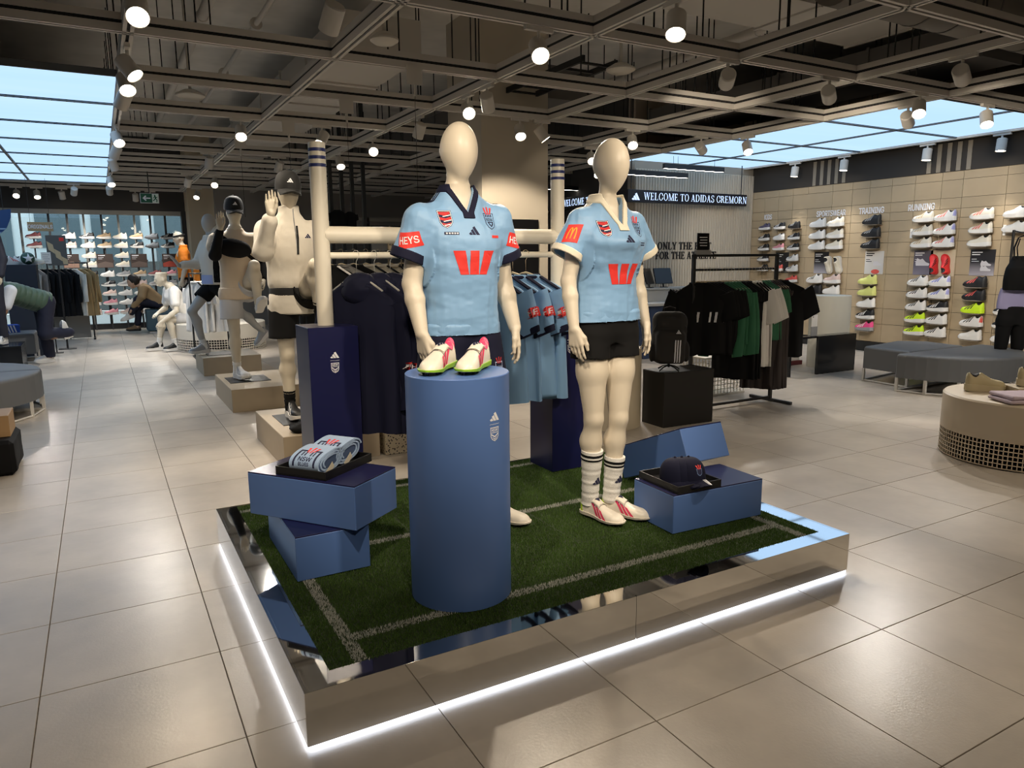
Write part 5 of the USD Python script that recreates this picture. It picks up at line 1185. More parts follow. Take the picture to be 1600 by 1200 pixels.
F = Field((-.40, -.46, 1.15), (-.10, .12, 1.66), .007); sleeve_tube(F, [RUN['rarm'][0], RUN['rarm'][1], np.array(RUN['rarm'][1]) + .86 * (np.array(RUN['rarm'][2]) - RUN['rarm'][1])], (.068, .056, .040)); part(t, 'arm_sleeve', wrinkle(F.mesh(), .004, (9, 9, 9), 2), black_c, True)
F = Field((.10, -.10, .98), (.40, .32, 1.66), .007); sleeve_tube(F, [RUN['larm'][0], RUN['larm'][1], np.array(RUN['larm'][1]) + .86 * (np.array(RUN['larm'][2]) - RUN['larm'][1])], (.068, .056, .040)); part(t, 'arm_sleeve', wrinkle(F.mesh(), .004, (9, 9, 9), 2), black_c, True)
bg = part(t, 'bag', wrinkle(moved(trimesh.creation.icosphere(3).apply_scale([.175, .065, .095]), (-.045, -.165, 1.415), 0, 0, .16), .015, (7, 7, 7), 3), black_c, True); part(bg, 'strap', drape(LineString([(-.20, .16), (.20, -.16)]).buffer(.018), sm, (0, -.12, 1.42), (1, 0, 0), (0, 0, 1), .03, .006, .15), black_c)
F = Field((-.28, -.26, .86), (.28, .26, 1.02), .007); F.trunk([(.88, .205, .152, .016), (.94, .210, .156, .016), (1.0, .198, .142, .012)], 0); part(t, 'shirt_hem', wrinkle(F.mesh(), .012, (8, 8, 9), 4), beige_tee, True)
run_shorts(t, pale_grey, seed=8)
sock(t, RUN['sleg'][2], RUN['sleg'][1], .22, (.040, .042, .046, .05, .05), sock_w, seed=5)
figure_shoe(t, RUN['sleg'][2], -1.25, shoe_w, sole_w, shoe_g); figure_shoe(t, RUN['rleg'][2], -1.5, shoe_w, sole_w, None, .5)
# third: hooded jacket, striding to the window side
o3 = (1.37, 10.82, .252)
Q3 = dict(RUN, sleg=((.09, .06, .93), (.10, .30, .56), (.10, .62, .26)), rleg=((-.09, .0, .95), (-.10, -.30, .60), (-.10, -.16, .10)), rarm=((-.180, .0, 1.49), (-.25, -.10, 1.24), (-.20, -.38, 1.22)), larm=((.180, 0, 1.49), (.26, .15, 1.24), (.25, .30, 1.02)))
t = thing('mannequin', 'mannequin in a pale hooded jacket with black edges striding on the farthest sand-coloured plinth', 'mannequin', o3, -1.25)
F = Field((-.42, -.70, .02), (.44, .80, 1.95), .009); F.trunk(rows, .03); F.limb((0, .012, 1.57), (0, -.006, 1.70), .058, .054, .04); head(F, (0, -.014, 1.785), 1.0)
arm(F, *Q3['rarm'], (.060, .043, .029), (0, -.6, .8), (0, -.8, -.6), (1, 0, 0), 1.1, (.05, .1, .1, .15), .8); arm(F, *Q3['larm'], (.060, .043, .029), (0, .4, -.9), (-1, 0, 0), (0, -1, 0)); leg(F, *Q3['rleg'], (.086, .057, .036)); leg(F, *Q3['sleg'], (.086, .057, .036)); part(t, 'body', F.mesh(), M('mannequin_grey', (.42, .41, .38), .5), True)
F = Field((-.42, -.50, .90), (.44, .44, 1.82), .009); F.trunk([(.95, .200, .150, .014), (1.06, .195, .145, .008), (1.20, .195, .140, 0), (1.36, .212, .146, -.008), (1.45, .218, .138, 0), (1.54, .190, .11, .012), (1.62, .12, .10, .014)], .02)
sleeve_tube(F, [Q3['rarm'][0], Q3['rarm'][1], np.array(Q3['rarm'][1]) + .8 * (np.array(Q3['rarm'][2]) - Q3['rarm'][1])], (.088, .070, .052)); sleeve_tube(F, [Q3['larm'][0], Q3['larm'][1], np.array(Q3['larm'][1]) + .8 * (np.array(Q3['larm'][2]) - Q3['larm'][1])], (.088, .070, .052)); F.ell((0, .075, 1.62), (.125, .11, .14), .05); F.clip(lambda x, y, z: .96 - z + 0 * x + 0 * y)
jm = wrinkle(F.mesh(), .010, (7, 7, 6), 31); p = part(t, 'jacket', jm, off_white, True)
for s in (-1, 1): part(p, 'side_panel', drape(sbox(-.045, -.25, .045, .25), jm, (s * .20, -.04, 1.24), (0, s * 1.0, 0), (0, 0, 1), .03, .003, .15), black_c)
part(p, 'lower_panel', drape(sbox(-.16, -.06, .16, .06), jm, (0, -.15, 1.03), (1, 0, 0), (0, 0, 1), .03, .003, .15), M('cloth_lilac', (.36, .42, .66), .8))
shorts(t, rows, [(-.09, .005, .93), (.09, .02, .93)], [(-.096, -.16, .76), (.097, .17, .75)], (.11, .11), 1.0, black_c, h=.009, amp=.006)
sock(t, Q3['rleg'][2], Q3['rleg'][1], .22, (.040, .042, .046, .05, .05), sock_w, seed=7); figure_shoe(t, Q3['rleg'][2], -1.57, shoe_g, sole_w); figure_shoe(t, Q3['sleg'][2], -1.57, shoe_g, sole_w, None, -.7)
for k, (x, y, z, lab) in enumerate(((2.05, 7.55, .36, 'white trainer standing on the terrazzo block'),)): sneaker('display_shoe', lab, mat4((x, y, z), -2.2), shoe_w, sole_w, shoe_g)
# folded black garment at the foot of the first plinth
solo('folded_shirt', wrinkle(moved(trimesh.creation.icosphere(4).apply_scale([.20, .14, .030]), (1.33, 5.53, .272), .5), .045, (11, 11, 11), 4), black_c, 'crumpled black top lying on the plinth of the white jacket mannequin', 'garment', True)

# ================================================================ left aisle: round mesh plinth, seated and orange mannequins, rack
mesh_w = M('mesh_white', (.62, .58, .50), .45)
def mesh_plinth(label, cx, cy, R, z0, z1, m, cell):
    t = thing('round_plinth', label, 'plinth', (cx, cy, 0))
    part(t, 'drum', lathe([(0, z0), (R, z0), (R, z1 - .012), (R - .012, z1), (0, z1)], 80), m, 30)
    n = int(2 * math.pi * R / cell); w = []; bw = cell * .13
    for k in range(n):
        a = 2 * math.pi * k / n; w.append(moved(bx(R - .010, -bw, .012, R - .002, bw, z0), (0, 0, 0), a))
    nz = max(2, int(round((z0 - .012) / cell)))
    for j in range(nz + 1):
        z = .012 + (z0 - .012) * j / nz; w.append(lathe([(R - .012, z - bw), (R - .001, z - bw), (R - .001, z + bw), (R - .012, z + bw), (R - .012, z - bw)], 80))
    part(t, 'wire_mesh', cat(*w), m, kind='stuff'); part(t, 'core', lathe([(0, .01), (R * .72, .01), (R * .72, z0), (0, z0)], 48), M('core_black', (.012, .011, .010), .8), 40)
    return t
mesh_plinth('white round plinth with a wire mesh foot in the left aisle, under the seated mannequin'.replace('left aisle', 'window aisle'), 1.80, 13.75, .74, .22, .475, mesh_w, .042)
# seated mannequin
t = thing('mannequin', 'cream mannequin with a face sitting on the round plinth in a white shirt', 'mannequin', (1.28, 13.95, 0), -1.35)
Tt = mat4((0, 0, .50), 0, .42, 0) @ mat4((0, 0, -.90)); hp = lambda p: (Tt @ np.array([*p, 1]))[:3]
F = Field((-.42, -.72, .02), (.42, .36, 1.35), .0085); F.trunk(up(MALE, 0), .03, Tt); F.limb(hp((0, .012, 1.55)), hp((0, -.03, 1.65)), .055, .05, .04); head(F, hp((0, -.05, 1.73)), 1.0, (0, -1, -.12), True)
F.ell(hp((0, .0, 1.80)), (.085, .095, .05), .02)
arm(F, hp((-.18, 0, 1.48)), (-.25, -.28, .72), (-.12, -.44, .66), (.058, .042, .028), (.5, -.7, -.4), (0, 0, -1), (0, -1, 0)); arm(F, hp((.18, 0, 1.48)), (.26, -.26, .70), (.22, -.50, .52), (.058, .042, .028), (0, -.4, -.9), (-1, 0, 0), (0, -1, 0))
sl_ = [((-.10, .0, .555), (-.13, -.40, .555), (-.12, -.47, .10)), ((.10, 0, .555), (.15, -.38, .55), (.17, -.28, .10))]
for q in sl_: leg(F, *q, (.085, .056, .036))
part(t, 'body', F.mesh(), skin_b, True)
F = Field((-.40, -.5, .45), (.40, .36, 1.25), .009); F.trunk([(.93, .186, .13, .01), (1.1, .172, .122, 0), (1.27, .178, .124, -.008), (1.40, .20, .134, -.005), (1.50, .18, .10, .01), (1.56, .10, .07, .016)], .02, Tt)
for s, e in ((-1, (-.25, -.28, .72)), (1, (.26, -.26, .70))): a_ = hp((s * .17, 0, 1.48)); F.limb(a_, a_ + .62 * (np.array(e) - a_), .085, .075, .03)
part(t, 'shirt', wrinkle(F.mesh(), .008, (7, 7, 7), 3), white_c, True)
shorts(t, [(.84, .10, .085, .02), (.90, .158, .105, .018)], [(-.1, 0, .56), (.1, 0, .56)], [(-.113, -.2, .56), (.12, -.19, .56)], (.11, .11), .66, pale_grey, h=.009, amp=.006) if False else None
for q, rz in zip(sl_, (-1.6, -1.5)): sock(t, q[2], q[1], .35, (.040, .042, .046, .05, .05), sock_w, seed=9); figure_shoe(t, q[2], rz, shoe_k, sole_w)
F = Field((-.34, -.40, .40), (.34, .24, .78), .009)
for q in sl_: F.limb(q[0], np.array(q[0]) + .5 * (np.array(q[1]) - q[0]), .105, .098, .05)
F.ell((0, .02, .58), (.19, .15, .12), .05); part(t, 'shorts', wrinkle(F.mesh(), .006, (7, 7, 7), 5), pale_grey, True)
# mannequin in an orange shirt, in profile
solo('low_plinth', bx(1.15, 15.0, 0, 1.95, 15.8, .20, .004), tan, 'low sand-coloured plinth under the mannequin in the orange shirt', 'plinth')
t = thing('mannequin', 'mannequin in an orange shirt with a black headband, seen in profile near the shop window', 'mannequin', (1.42, 15.35, .20), -1.65)
F = Field((-.38, -.34, .02), (.38, .26, 1.95), .009); F.trunk(up(MALE, .03), .03); F.limb((0, .012, 1.57), (0, -.03, 1.69), .056, .052, .04); head(F, (0, -.05, 1.765), 1.0, (0, -1, -.30), True)
for s in (-1, 1): arm(F, (s * .18, 0, 1.50), (s * .235, .02, 1.21), (s * .24, -.06, .97), (.06, .043, .029), (0, -.15, -1), (-s, 0, 0), (0, -1, 0)); leg(F, (s * .095, .005, .93), (s * .11, -.01, .52), (s * .12, .03, .10), (.086, .057, .037))
part(t, 'body', F.mesh(), skin_b, True)
tee_o = M('cloth_orange', (.78, .22, .008), .75, bump=.05, bscale=220)
oj, ojm = jersey(t, [(.955, .186, .130, .014), (1.12, .172, .122, .002), (1.24, .180, .126, -.006), (1.37, .198, .136, -.010), (1.46, .204, .128, 0), (1.53, .186, .100, .012), (1.575, .13, .082, .016), (1.62, .08, .07, .016), (1.64, .07, .068, .016)], (.170, .003, 1.500), (.255, .014, 1.32), (.086, .078), .965, (1.645, .064), (0, .06), tee_o, tee_o, h=.009, amp=.008, name='shirt')
part(oj, 'back_print', drape(centred(unary_union([text_poly('18', .16, .8)]), (0, 0)), ojm, (0, .13, 1.28), (-1, 0, 0), (0, 0, 1), .02, .003, .12), ink)
sh_, shm = shorts(t, rows, [(-.095, .008, .92), (.095, .008, .92)], [(-.115, .0, .62), (.115, .0, .62)], (.11, .115), 1.03, black_c, h=.009)
for k in range(3): part(sh_, 'stripe', drape(sbox(-.007 + .024 * (k - 1), -.20, .007 + .024 * (k - 1), .17), shm, (-.20, 0, .82), (0, -1, 0), (0, 0, 1), .03, .003, .12), white_c); part(sh_, 'stripe', drape(sbox(-.007 + .024 * (k - 1), -.20, .007 + .024 * (k - 1), .17), shm, (.20, 0, .82), (0, 1, 0), (0, 0, 1), .03, .003, .12), white_c)
part(t, 'headband', moved(lathe([(.088, -.014), (.094, -.012), (.094, .012), (.088, .014)], 28).apply_scale([1, 1.16, 1]), (0, -.046, 1.812), 0, -.30 + .55), cap_black, 40)
for s in (-1, 1): figure_shoe(t, (s * .12, .03, .10), -1.57, shoe_w, sole_w)
# rack of white shirts beside it
def tee_rack(name, label, pts, z, post=None, m=None, cat='clothes rack'):
    t = thing(name, label, cat); m = m or _mats['black_metal']; (x0, y0), (x1, y1) = pts
    part(t, 'rail', cyl((x0, y0, z), (x1, y1, z), .012, 10), m, True)
    for (x, y) in ((x0, y0), (x1, y1)): part(t, 'post', cyl((x, y, .02), (x, y, z + .012), .014, 10), m, True); part(t, 'foot', bx(x - .02, y - .22, 0, x + .02, y + .22, .025, .003), m)
    return t
tee_rack('clothes_rack', 'slim black rack with white shirts before the round mesh plinth', ((1.22, 12.55), (1.74, 12.55)), 1.34)
for k in range(4): garment('hanging_shirt', f'white shirt with black sleeve bars, {["first", "second", "third", "last"][k]} on the slim rack', mat4((1.30 + .105 * k, 12.55, 1.345), -1.0 - .1 * (k % 2)), white_c, seed=60 + k, stripes=black_c, cuff=None, category='shirt', w=.50, L=.80, sl=.25, sw=.10, thick=.05, folds=.022, angle=70, drop=.13)
tee_rack('clothes_rack', 'black rack with orange shirts beside the orange shirt mannequin', ((1.62, 14.6), (2.1, 14.6)), 1.62)
for k in range(3): garment('hanging_shirt', f'orange shirt on the rack by the mannequin in orange, {["first", "second", "third"][k]} along', mat4((1.70 + .12 * k, 14.6, 1.625), -1.0), tee_o if k != 1 else black_c, seed=70 + k, category='shirt', w=.48, L=.70, sl=.22, sw=.10, thick=.05, folds=.02, drop=.13)
t = thing('poster_stand', 'white poster in a thin frame standing behind the orange shirt mannequin', 'sign', (2.05, 15.6, 0)); part(t, 'card', bx(-.11, -.004, 1.45, .11, .004, 1.80), white_c); part(t, 'frame', cat(bx(-.12, -.006, 1.44, .12, .006, 1.45), bx(-.12, -.006, 1.80, .12, .006, 1.81), bx(-.12, -.006, 1.45, -.11, .006, 1.80), bx(.11, -.006, 1.45, .12, .006, 1.80)), _mats['black_metal']); part(t, 'post', bx(-.012, -.008, 0, .012, .008, 1.44), _mats['black_metal']); part(t, 'foot', bx(-.12, -.10, 0, .12, .10, .012), _mats['black_metal'])

# ================================================================ the far left: benches, table, customers, racks
bench_m = M('bench_grey', (.125, .13, .135), .6, bump=.05, bscale=160); bench_leg = M('bench_leg', (.62, .60, .56), .4)
def wedge_seat(t, poly, z0=.16, z1=.43):
    s = poly.buffer(-.018).buffer(.014, quad_segs=4); n = poly.segmentize(.05)
    m = cat(extrude(s, z1 - z0 - .03, z0), extrude(s.buffer(-.012), .03, z1 - .03)); ring = []
    pts = np.array(s.segmentize(.04).exterior.coords)[:-1]; c = pts.mean(0)
    for off, z in ((0.0, z0), (0.0, z1 - .035), (.006, z1 - .015), (.022, z1 - .003), (.06, z1), (.14, z1 + .003)):
        d = pts - c; L = np.linalg.norm(d, axis=1, keepdims=True); ring.append(np.column_stack([pts - d / L * off, np.full(len(pts), z)]))
    part(t, 'cushion', loft_rings(np.stack(ring), True), bench_m, 35)
    q = np.array(s.buffer(-.03).minimum_rotated_rectangle.exterior.coords)[:-1] if False else np.array(s.buffer(-.012).simplify(.02).exterior.coords)[:-1]
    r_ = .014
    for a, b in zip(q, np.roll(q, -1, 0)):
        if np.linalg.norm(a - b) < .06: continue
        part(t, 'sled_leg', cat(bx(-r_, -r_, 0, r_, r_, z0).apply_translation([*a, 0]), tube([(*a, .012), (*b, .012)], .012, 6)), bench_leg)
def sector(c, R, a0, a1, r0=.0): 
    a = np.radians(np.linspace(a0, a1, 18)); o = [(c[0] + R * math.cos(q), c[1] + R * math.sin(q)) for q in a]
    i = [(c[0] + max(r0, .01) * math.cos(q), c[1] + max(r0, .01) * math.sin(q)) for q in a[::-1]] if r0 > .05 else [c]
    return Polygon(o + i)
c_ = (-1.72, 8.95)
for a0, lab in ((-90, 'grey quarter-round bench with white legs at the edge of the picture, nearest quarter'), (0, 'grey quarter-round bench of the round ottoman, far quarter by the aisle'), (180, 'grey quarter-round bench of the round ottoman, hidden near quarter'), (90, 'grey quarter-round bench of the round ottoman, farthest quarter')):
    t = thing('ottoman_seat', lab, 'bench'); wedge_seat(t, sector(c_, 1.10, a0 + .6, a0 + 89.4))
t = thing('ottoman_seat', 'grey square bench block beside the round plinth on the shoe wall side', 'bench'); wedge_seat(t, Polygon([(8.05, 4.98), (9.15, 4.98), (9.25, 5.5), (9.0, 5.75), (8.10, 5.60)]))
t = thing('ottoman_seat', 'grey bench with a curved front before the shoe wall', 'bench'); wedge_seat(t, Polygon([(8.62 + .86 * math.cos(a), 4.955 + .87 * math.sin(a)) for a in np.linspace(math.pi, 2 * math.pi, 26)]))
blk_gloss = M('table_black', (.012, .012, .013), .18)
t = thing('display_table', 'low glossy black table in front of the grey bench near the window', 'table')
part(t, 'top', bx(-2.3, 12.25, .345, -1.06, 12.95, .375, .003), blk_gloss)
for x in (-2.3, -1.09): part(t, 'side_panel', bx(x, 12.25, 0, x + .03, 12.95, .345), blk_gloss)
part(t, 'front_panel', bx(-2.27, 12.26, 0, -1.09, 12.28, .345), blk_gloss)
t = thing('ottoman_seat', 'long grey bench behind the low black table, where the bending man kneels', 'bench'); wedge_seat(t, Polygon([(-2.6, 13.32), (-.96, 13.32), (-.96, 14.0), (-2.6, 14.0)]), .14, .46)
t = thing('shoe_box', 'blue shoe box with three white bars on the grey bench', 'box', (-1.35, 13.62, .463), .25); part(t, 'base', bx(-.17, -.11, 0, .17, .11, .085, .002), M('box_blue', (.010, .075, .42), .5)); part(t, 'lid', bx(-.174, -.114, .080, .174, .114, .118, .002), _mats['box_blue'])
for k in range(3): part(t, 'bar', sheet(Polygon([(.03 + .04 * k, .004), (.05 + .04 * k, .004), (.02 + .04 * k, .114), (.0 + .04 * k, .114)]), (0, -.1142, 0), (1, 0, 0), (0, 0, 1), .001), white_v)
# black-clad mannequin at the edge of the picture, on the black table
t = thing('mannequin', 'mannequin in a black tracksuit on the low black table at the picture edge', 'mannequin', (-1.40, 12.60, .375), -.5)
F = Field((-.40, -.3, .02), (.40, .3, 1.95), .011); F.trunk(up(MALE, .03), .03); F.limb((0, .012, 1.57), (0, -.004, 1.70), .058, .054, .04); head(F, (0, -.012, 1.785), 1.0)
for s in (-1, 1): arm(F, (s * .18, 0, 1.50), (s * .235, .02, 1.21), (s * .24, -.06, .97), (.06, .043, .029), (0, -.15, -1), (-s, 0, 0), (0, -1, 0)); leg(F, (s * .095, .005, .93), (s * .11, -.01, .52), (s * .12, .03, .10), (.086, .057, .037))
part(t, 'body', F.mesh(), skin_b, True)
F = Field((-.40, -.3, .10), (.40, .3, 1.62), .011); F.trunk([(q[0], q[1] + .022, q[2] + .022, q[3]) for q in up(MALE, .03)[:9]], .03)
for s in (-1, 1): F.chain([np.array(q) for q in ((s * .18, 0, 1.5), (s * .238, .02, 1.21), (s * .242, -.055, .99))], (.085, .064, .050), .03); F.chain([np.array(q) for q in ((s * .095, .005, .93), (s * .112, -.005, .52), (s * .122, .02, .13))], (.115, .088, .070), .03)
part(t, 'tracksuit', wrinkle(F.mesh(), .009, (8, 8, 4), 17), M('cloth_midnight', (.010, .011, .022), .7), True)
for s in (-1, 1): figure_shoe(t, (s * .12, .03, .10), -1.57 + .2 * s, shoe_w, sole_w, shoe_k)

# --- the man bending over the bench
skin_man = M('skin_brown', (.22, .115, .065), .55); vest = M('vest_green', (.045, .085, .050), .6, sheen=.2); trousers = M('trousers_navy', (.010, .012, .030), .8); hair = M('hair_dark', (.012, .009, .007), .6)
t = thing('person', 'person bending over the grey bench in a green padded vest, white shirt and navy trousers', 'person', (-.80, 13.14, 0), -1.15)
Tt = mat4((0, .02, .93), 0, 1.18, 0) @ mat4((0, 0, -.95)); hp = lambda p: (Tt @ np.array([*p, 1]))[:3]
L1 = ((-.10, .02, .93), (-.11, .03, .50), (-.11, .06, .09)); L2 = ((.10, .02, .93), (.13, -.06, .47), (.13, .27, .43))
A1, A2 = (hp((-.19, 0, 1.48)), (-.27, -.46, .86), (-.22, -.48, .60)), (hp((.19, 0, 1.48)), (.24, -.60, .84), (.12, -.66, .62))
F = Field((-.42, -1.10, .02), (.42, .55, 1.30), .010); F.trunk(up(MALE, 0), .03, Tt); F.limb(hp((0, .01, 1.56)), hp((0, -.03, 1.66)), .060, .056, .04); head(F, hp((0, -.05, 1.74)), 1.0, (0, -.75, -.66), True)
arm(F, *A1, (.058, .046, .031), (.1, -.1, -1), (1, 0, 0), (0, -1, 0)); arm(F, *A2, (.058, .046, .031), (0, -.2, -1), (-1, 0, 0), (0, -1, 0))
for q in (L1, L2): leg(F, *q, (.09, .06, .04))
bm = F.mesh(); part(t, 'body', bm, skin_man, True)
hc = hp((0, -.03, 1.775)); Rh = Tt[:3, :3]; part(t, 'hair', wrinkle(xf(trimesh.creation.icosphere(3).apply_scale([.088, .105, .088]), np.vstack([np.column_stack([Rh, hc]), [0, 0, 0, 1]])), .010, (30, 30, 30), 2), hair, True)
F = Field((-.34, -.80, .70), (.34, .30, 1.32), .010); F.trunk([(.93, .205, .155, .01), (1.06, .210, .160, 0), (1.2, .205, .155, -.005), (1.38, .210, .150, -.005), (1.50, .18, .11, .01), (1.57, .10, .08, .016)], .02, Tt); vm = F.mesh()
q = (np.linalg.inv(Tt) @ np.column_stack([vm.vertices, np.ones(len(vm.vertices))]).T)[2]; vm = trimesh.Trimesh(vm.vertices + vm.vertex_normals * (.012 * np.abs(np.sin(q * 3.1416 / .075)) ** .6)[:, None], vm.faces, process=False); part(t, 'padded_vest', wrinkle(vm, .006, (10, 10, 10), 4), vest, True)
for A in (A1, A2):
    F = Field(np.minimum(A[0], A[1]) - .13, np.maximum(A[0], A[1]) + .13, .009); F.limb(A[0], np.array(A[0]) + .72 * (np.array(A[1]) - A[0]), .085, .078, .02); part(t, 'shirt_sleeve', wrinkle(F.mesh(), .006, (9, 9, 9), 3), M('shirt_white', (.66, .67, .69), .8), True)
F = Field((-.30, -.40, .08), (.32, .50, 1.08), .010); F.trunk([(.86, .15, .12, .02), (.92, .185, .132, .02), (1.02, .18, .128, .015)], .02)
for q, e in ((L1, .06), (L2, .1)): F.chain([np.array(x) for x in (q[0], q[1], np.array(q[2]) + (0, 0, .03))], (.118, .092, .076), .03)
part(t, 'trousers', wrinkle(F.mesh(), .012, (8, 8, 7), 6), trousers, True)
figure_shoe(t, L1[2], -1.57, shoe_w, sole_w, None); figure_shoe(t, L2[2], -1.57, shoe_w, sole_w, None, 1.45)
part(t, 'watch', cyl(np.array(A1[2]) + (0, -.005, .03), np.array(A1[2]) + (0, -.005, .05), .036, 18), M('watch_gold', (.5, .40, .22), .3, metal=.8), 40)

# --- the seated customer by the window
solo('teal_bench', bx(.80, 17.55, .04, 1.75, 18.15, .50, .02), M('teal', (.055, .105, .135), .7), 'teal upholstered bench block by the shop window', 'bench')
solo('bench_base', bx(.84, 17.59, 0, 1.71, 18.11, .041), white_c, 'white recessed base under the teal bench', 'bench base')
t = thing('person', 'person in a tan coat on the teal bench, trying on a white shoe', 'person', (1.12, 17.85, 0), -1.57)
Tt = mat4((0, .04, .56), 0, .75, 0) @ mat4((0, 0, -.92)); hp = lambda p: (Tt @ np.array([*p, 1]))[:3]
L1, L2 = ((-.10, .02, .60), (-.12, -.42, .62), (-.10, -.50, .12)), ((.10, .02, .60), (.10, -.44, .72), (-.02, -.62, .40))
A1, A2 = (hp((-.18, 0, 1.46)), (-.24, -.36, .78), (-.10, -.56, .56)), (hp((.18, 0, 1.46)), (.22, -.36, .80), (.04, -.58, .54))
F = Field((-.40, -.80, .02), (.40, .35, 1.45), .011); F.trunk(up(FEMALE, 0), .03, Tt); F.limb(hp((0, .01, 1.52)), hp((0, -.03, 1.62)), .05, .05, .04); head(F, hp((0, -.05, 1.69)), .95, (0, -.85, -.5), True)
for A in (A1, A2): arm(F, *A, (.055, .042, .028), (0, -.5, -.8), (0, 0, -1), (1, 0, 0))
for q in (L1, L2): leg(F, *q, (.088, .058, .038))
part(t, 'body', F.mesh(), M('skin_light', (.50, .32, .22), .55), True)
part(t, 'hair', wrinkle(xf(trimesh.creation.icosphere(3).apply_scale([.095, .115, .13]), mat4(hp((0, .01, 1.71)), 0, .6)), .012, (20, 20, 20), 3), hair, True)
F = Field((-.42, -.66, .42), (.42, .36, 1.32), .011); F.trunk([(.86, .21, .16, .02), (.98, .205, .155, .01), (1.2, .19, .15, -.01), (1.38, .205, .15, -.01), (1.48, .17, .11, .01), (1.55, .09, .08, .016)], .03, Tt)
for A in (A1, A2): F.chain([np.array(x) for x in (A[0], A[1], np.array(A[1]) + .8 * (np.array(A[2]) - A[1]))], (.09, .075, .055), .03)
part(t, 'coat', wrinkle(F.mesh(), .014, (7, 7, 7), 8), M('coat_tan', (.33, .225, .115), .85), True)
F = Field((-.34, -.72, .10), (.34, .25, .86), .011); F.ell((0, .03, .60), (.19, .16, .13), .05)
for q in (L1, L2): F.chain([np.array(x) for x in (q[0], q[1], np.array(q[1]) + .85 * (np.array(q[2]) - q[1]))], (.105, .085, .065), .04)
part(t, 'trousers', wrinkle(F.mesh(), .009, (8, 8, 8), 9), trousers, True)
figure_shoe(t, L1[2], -1.57, M('shoe_brown', (.20, .13, .07), .6), shoe_k); figure_shoe(t, L2[2], -1.57, shoe_w, sole_w, None, -.35)

# --- clothes rack before the window
tee_rack('clothes_rack', 'black rack full of dark and tan clothes before the shop window', ((-1.35, 17.0), (-.20, 17.0)), 1.52)
t = thing('rack_board', 'grey board leaning at the foot of the window clothes rack', 'board'); part(t, 'panel', bx(-1.0, 17.12, .02, -.26, 17.14, .52), M('board_grey', (.24, .23, .21), .7)); part(t, 'stay', bx(-.64, 17.14, 0, -.62, 17.20, .30), _mats['black_metal'])
stone, kh = M('cloth_stone', (.36, .32, .27), .85), M('cloth_khaki', (.30, .20, .085), .85)
specs = [(stone, 'stone'), (stone, 'stone'), (M('cloth_taupe', (.24, .20, .17), .85), 'taupe'), (black_c, 'black'), (black_c, 'black'), (black_c, 'black'), (black_c, 'black'), (black_c, 'black'), (off_white, 'off-white'), (kh, 'khaki'), (kh, 'khaki')]
order = ['first', 'second', 'third', 'fourth', 'fifth', 'sixth', 'seventh', 'eighth', 'ninth', 'tenth', 'eleventh', 'twelfth', 'thirteenth', 'fourteenth', 'fifteenth', 'sixteenth']
for k, (mt, cn) in enumerate(specs): garment('hanging_jacket', f'{cn} jacket on the window rack, {order[k]} from the bench end', mat4((-1.28 + .105 * k, 17.0, 1.53), -.85), mt, seed=80 + k, category='jacket', w=.52, L=.92 if k > 2 else .80, sl=.55, sw=.085, thick=.06, folds=.022, angle=80, drop=.13)
# --- navy column with things on top
solo('navy_column', bx(-1.34, 14.3, 0, -.90, 14.75, 1.50, .004), M('column_navy', (.016, .022, .036), .5), 'dark navy display column before the window, shoes on its top', 'plinth')
sneaker('display_shoe', 'white and red trainer on the navy column, first on its top', mat4((-1.36, 14.45, 1.50), .6, -.0), shoe_w, sole_w, M('shoe_red', (.55, .02, .03), .5))
sneaker('display_shoe', 'white and purple trainer on the navy column, second on its top', mat4((-1.22, 14.62, 1.50), .4), shoe_w, sole_w, M('shoe_purple', (.10, .03, .16), .5))
t = thing('star_ball', 'green ball with a big white star on the navy column', 'ball', (-1.01, 14.45, 1.60)); part(t, 'ball', trimesh.creation.icosphere(3, .10), M('ball_green', (.02, .07, .045), .5), True)
st = Polygon([((.085 if k % 2 == 0 else .034) * math.sin(k * math.pi / 5), (.085 if k % 2 == 0 else .034) * math.cos(k * math.pi / 5)) for k in range(10)]); part(t, 'star', drape(st, trimesh.creation.icosphere(4, .10), (.02, -.098, 0), (.98, .2, 0), (0, 0, 1), .015, .002, .08), white_v)
sneaker('display_shoe', 'cream trainer on the far corner of the navy column', mat4((-1.05, 14.66, 1.50), -.5), cream_c, sole_w, None)
t = thing('sign_card', 'small white price card on a stand beside the navy column', 'sign', (-.76, 14.6, 0)); part(t, 'card', bx(-.07, -.004, 1.51, .07, .004, 1.70), white_c); part(t, 'stem', bx(-.01, -.006, 0, .01, .006, 1.51), _mats['black_metal']); part(t, 'foot', bx(-.1, -.09, 0, .1, .09, .012), _mats['black_metal'])
for j in range(4): part(t, 'print_line', sheet(sbox(-.05, -.004, .05 - .02 * (j % 2), .004), (0, -.0042, 1.66 - .035 * j), (1, 0, 0), (0, 0, 1), .0006), shoe_g)
t = thing('window_poster', 'grey poster with bold diagonal cream bars beside the navy column', 'poster', (-.62, 15.2, 0)); part(t, 'panel', bx(-.15, -.006, 1.48, .15, .006, 2.0), M('poster_grey', (.09, .09, .085), .5)); part(t, 'post', bx(-.015, -.006, 0, .015, .006, 1.48), _mats['black_metal']); part(t, 'foot', bx(-.14, -.12, 0, .14, .12, .012), _mats['black_metal'])
for j in range(3): part(t, 'bar', sheet(Polygon([(-.14 + .1 * j, .40 - .13 * j), (-.05 + .1 * j, .34 - .13 * j), (-.03 + .1 * j, .18 - .13 * j), (-.12 + .1 * j, .25 - .13 * j)]).intersection(sbox(-.15, 0, .15, .52)), (0, -.0062, 1.5), (1, 0, 0), (0, 0, 1), .0006), M('poster_cream', (.50, .40, .24), .6))
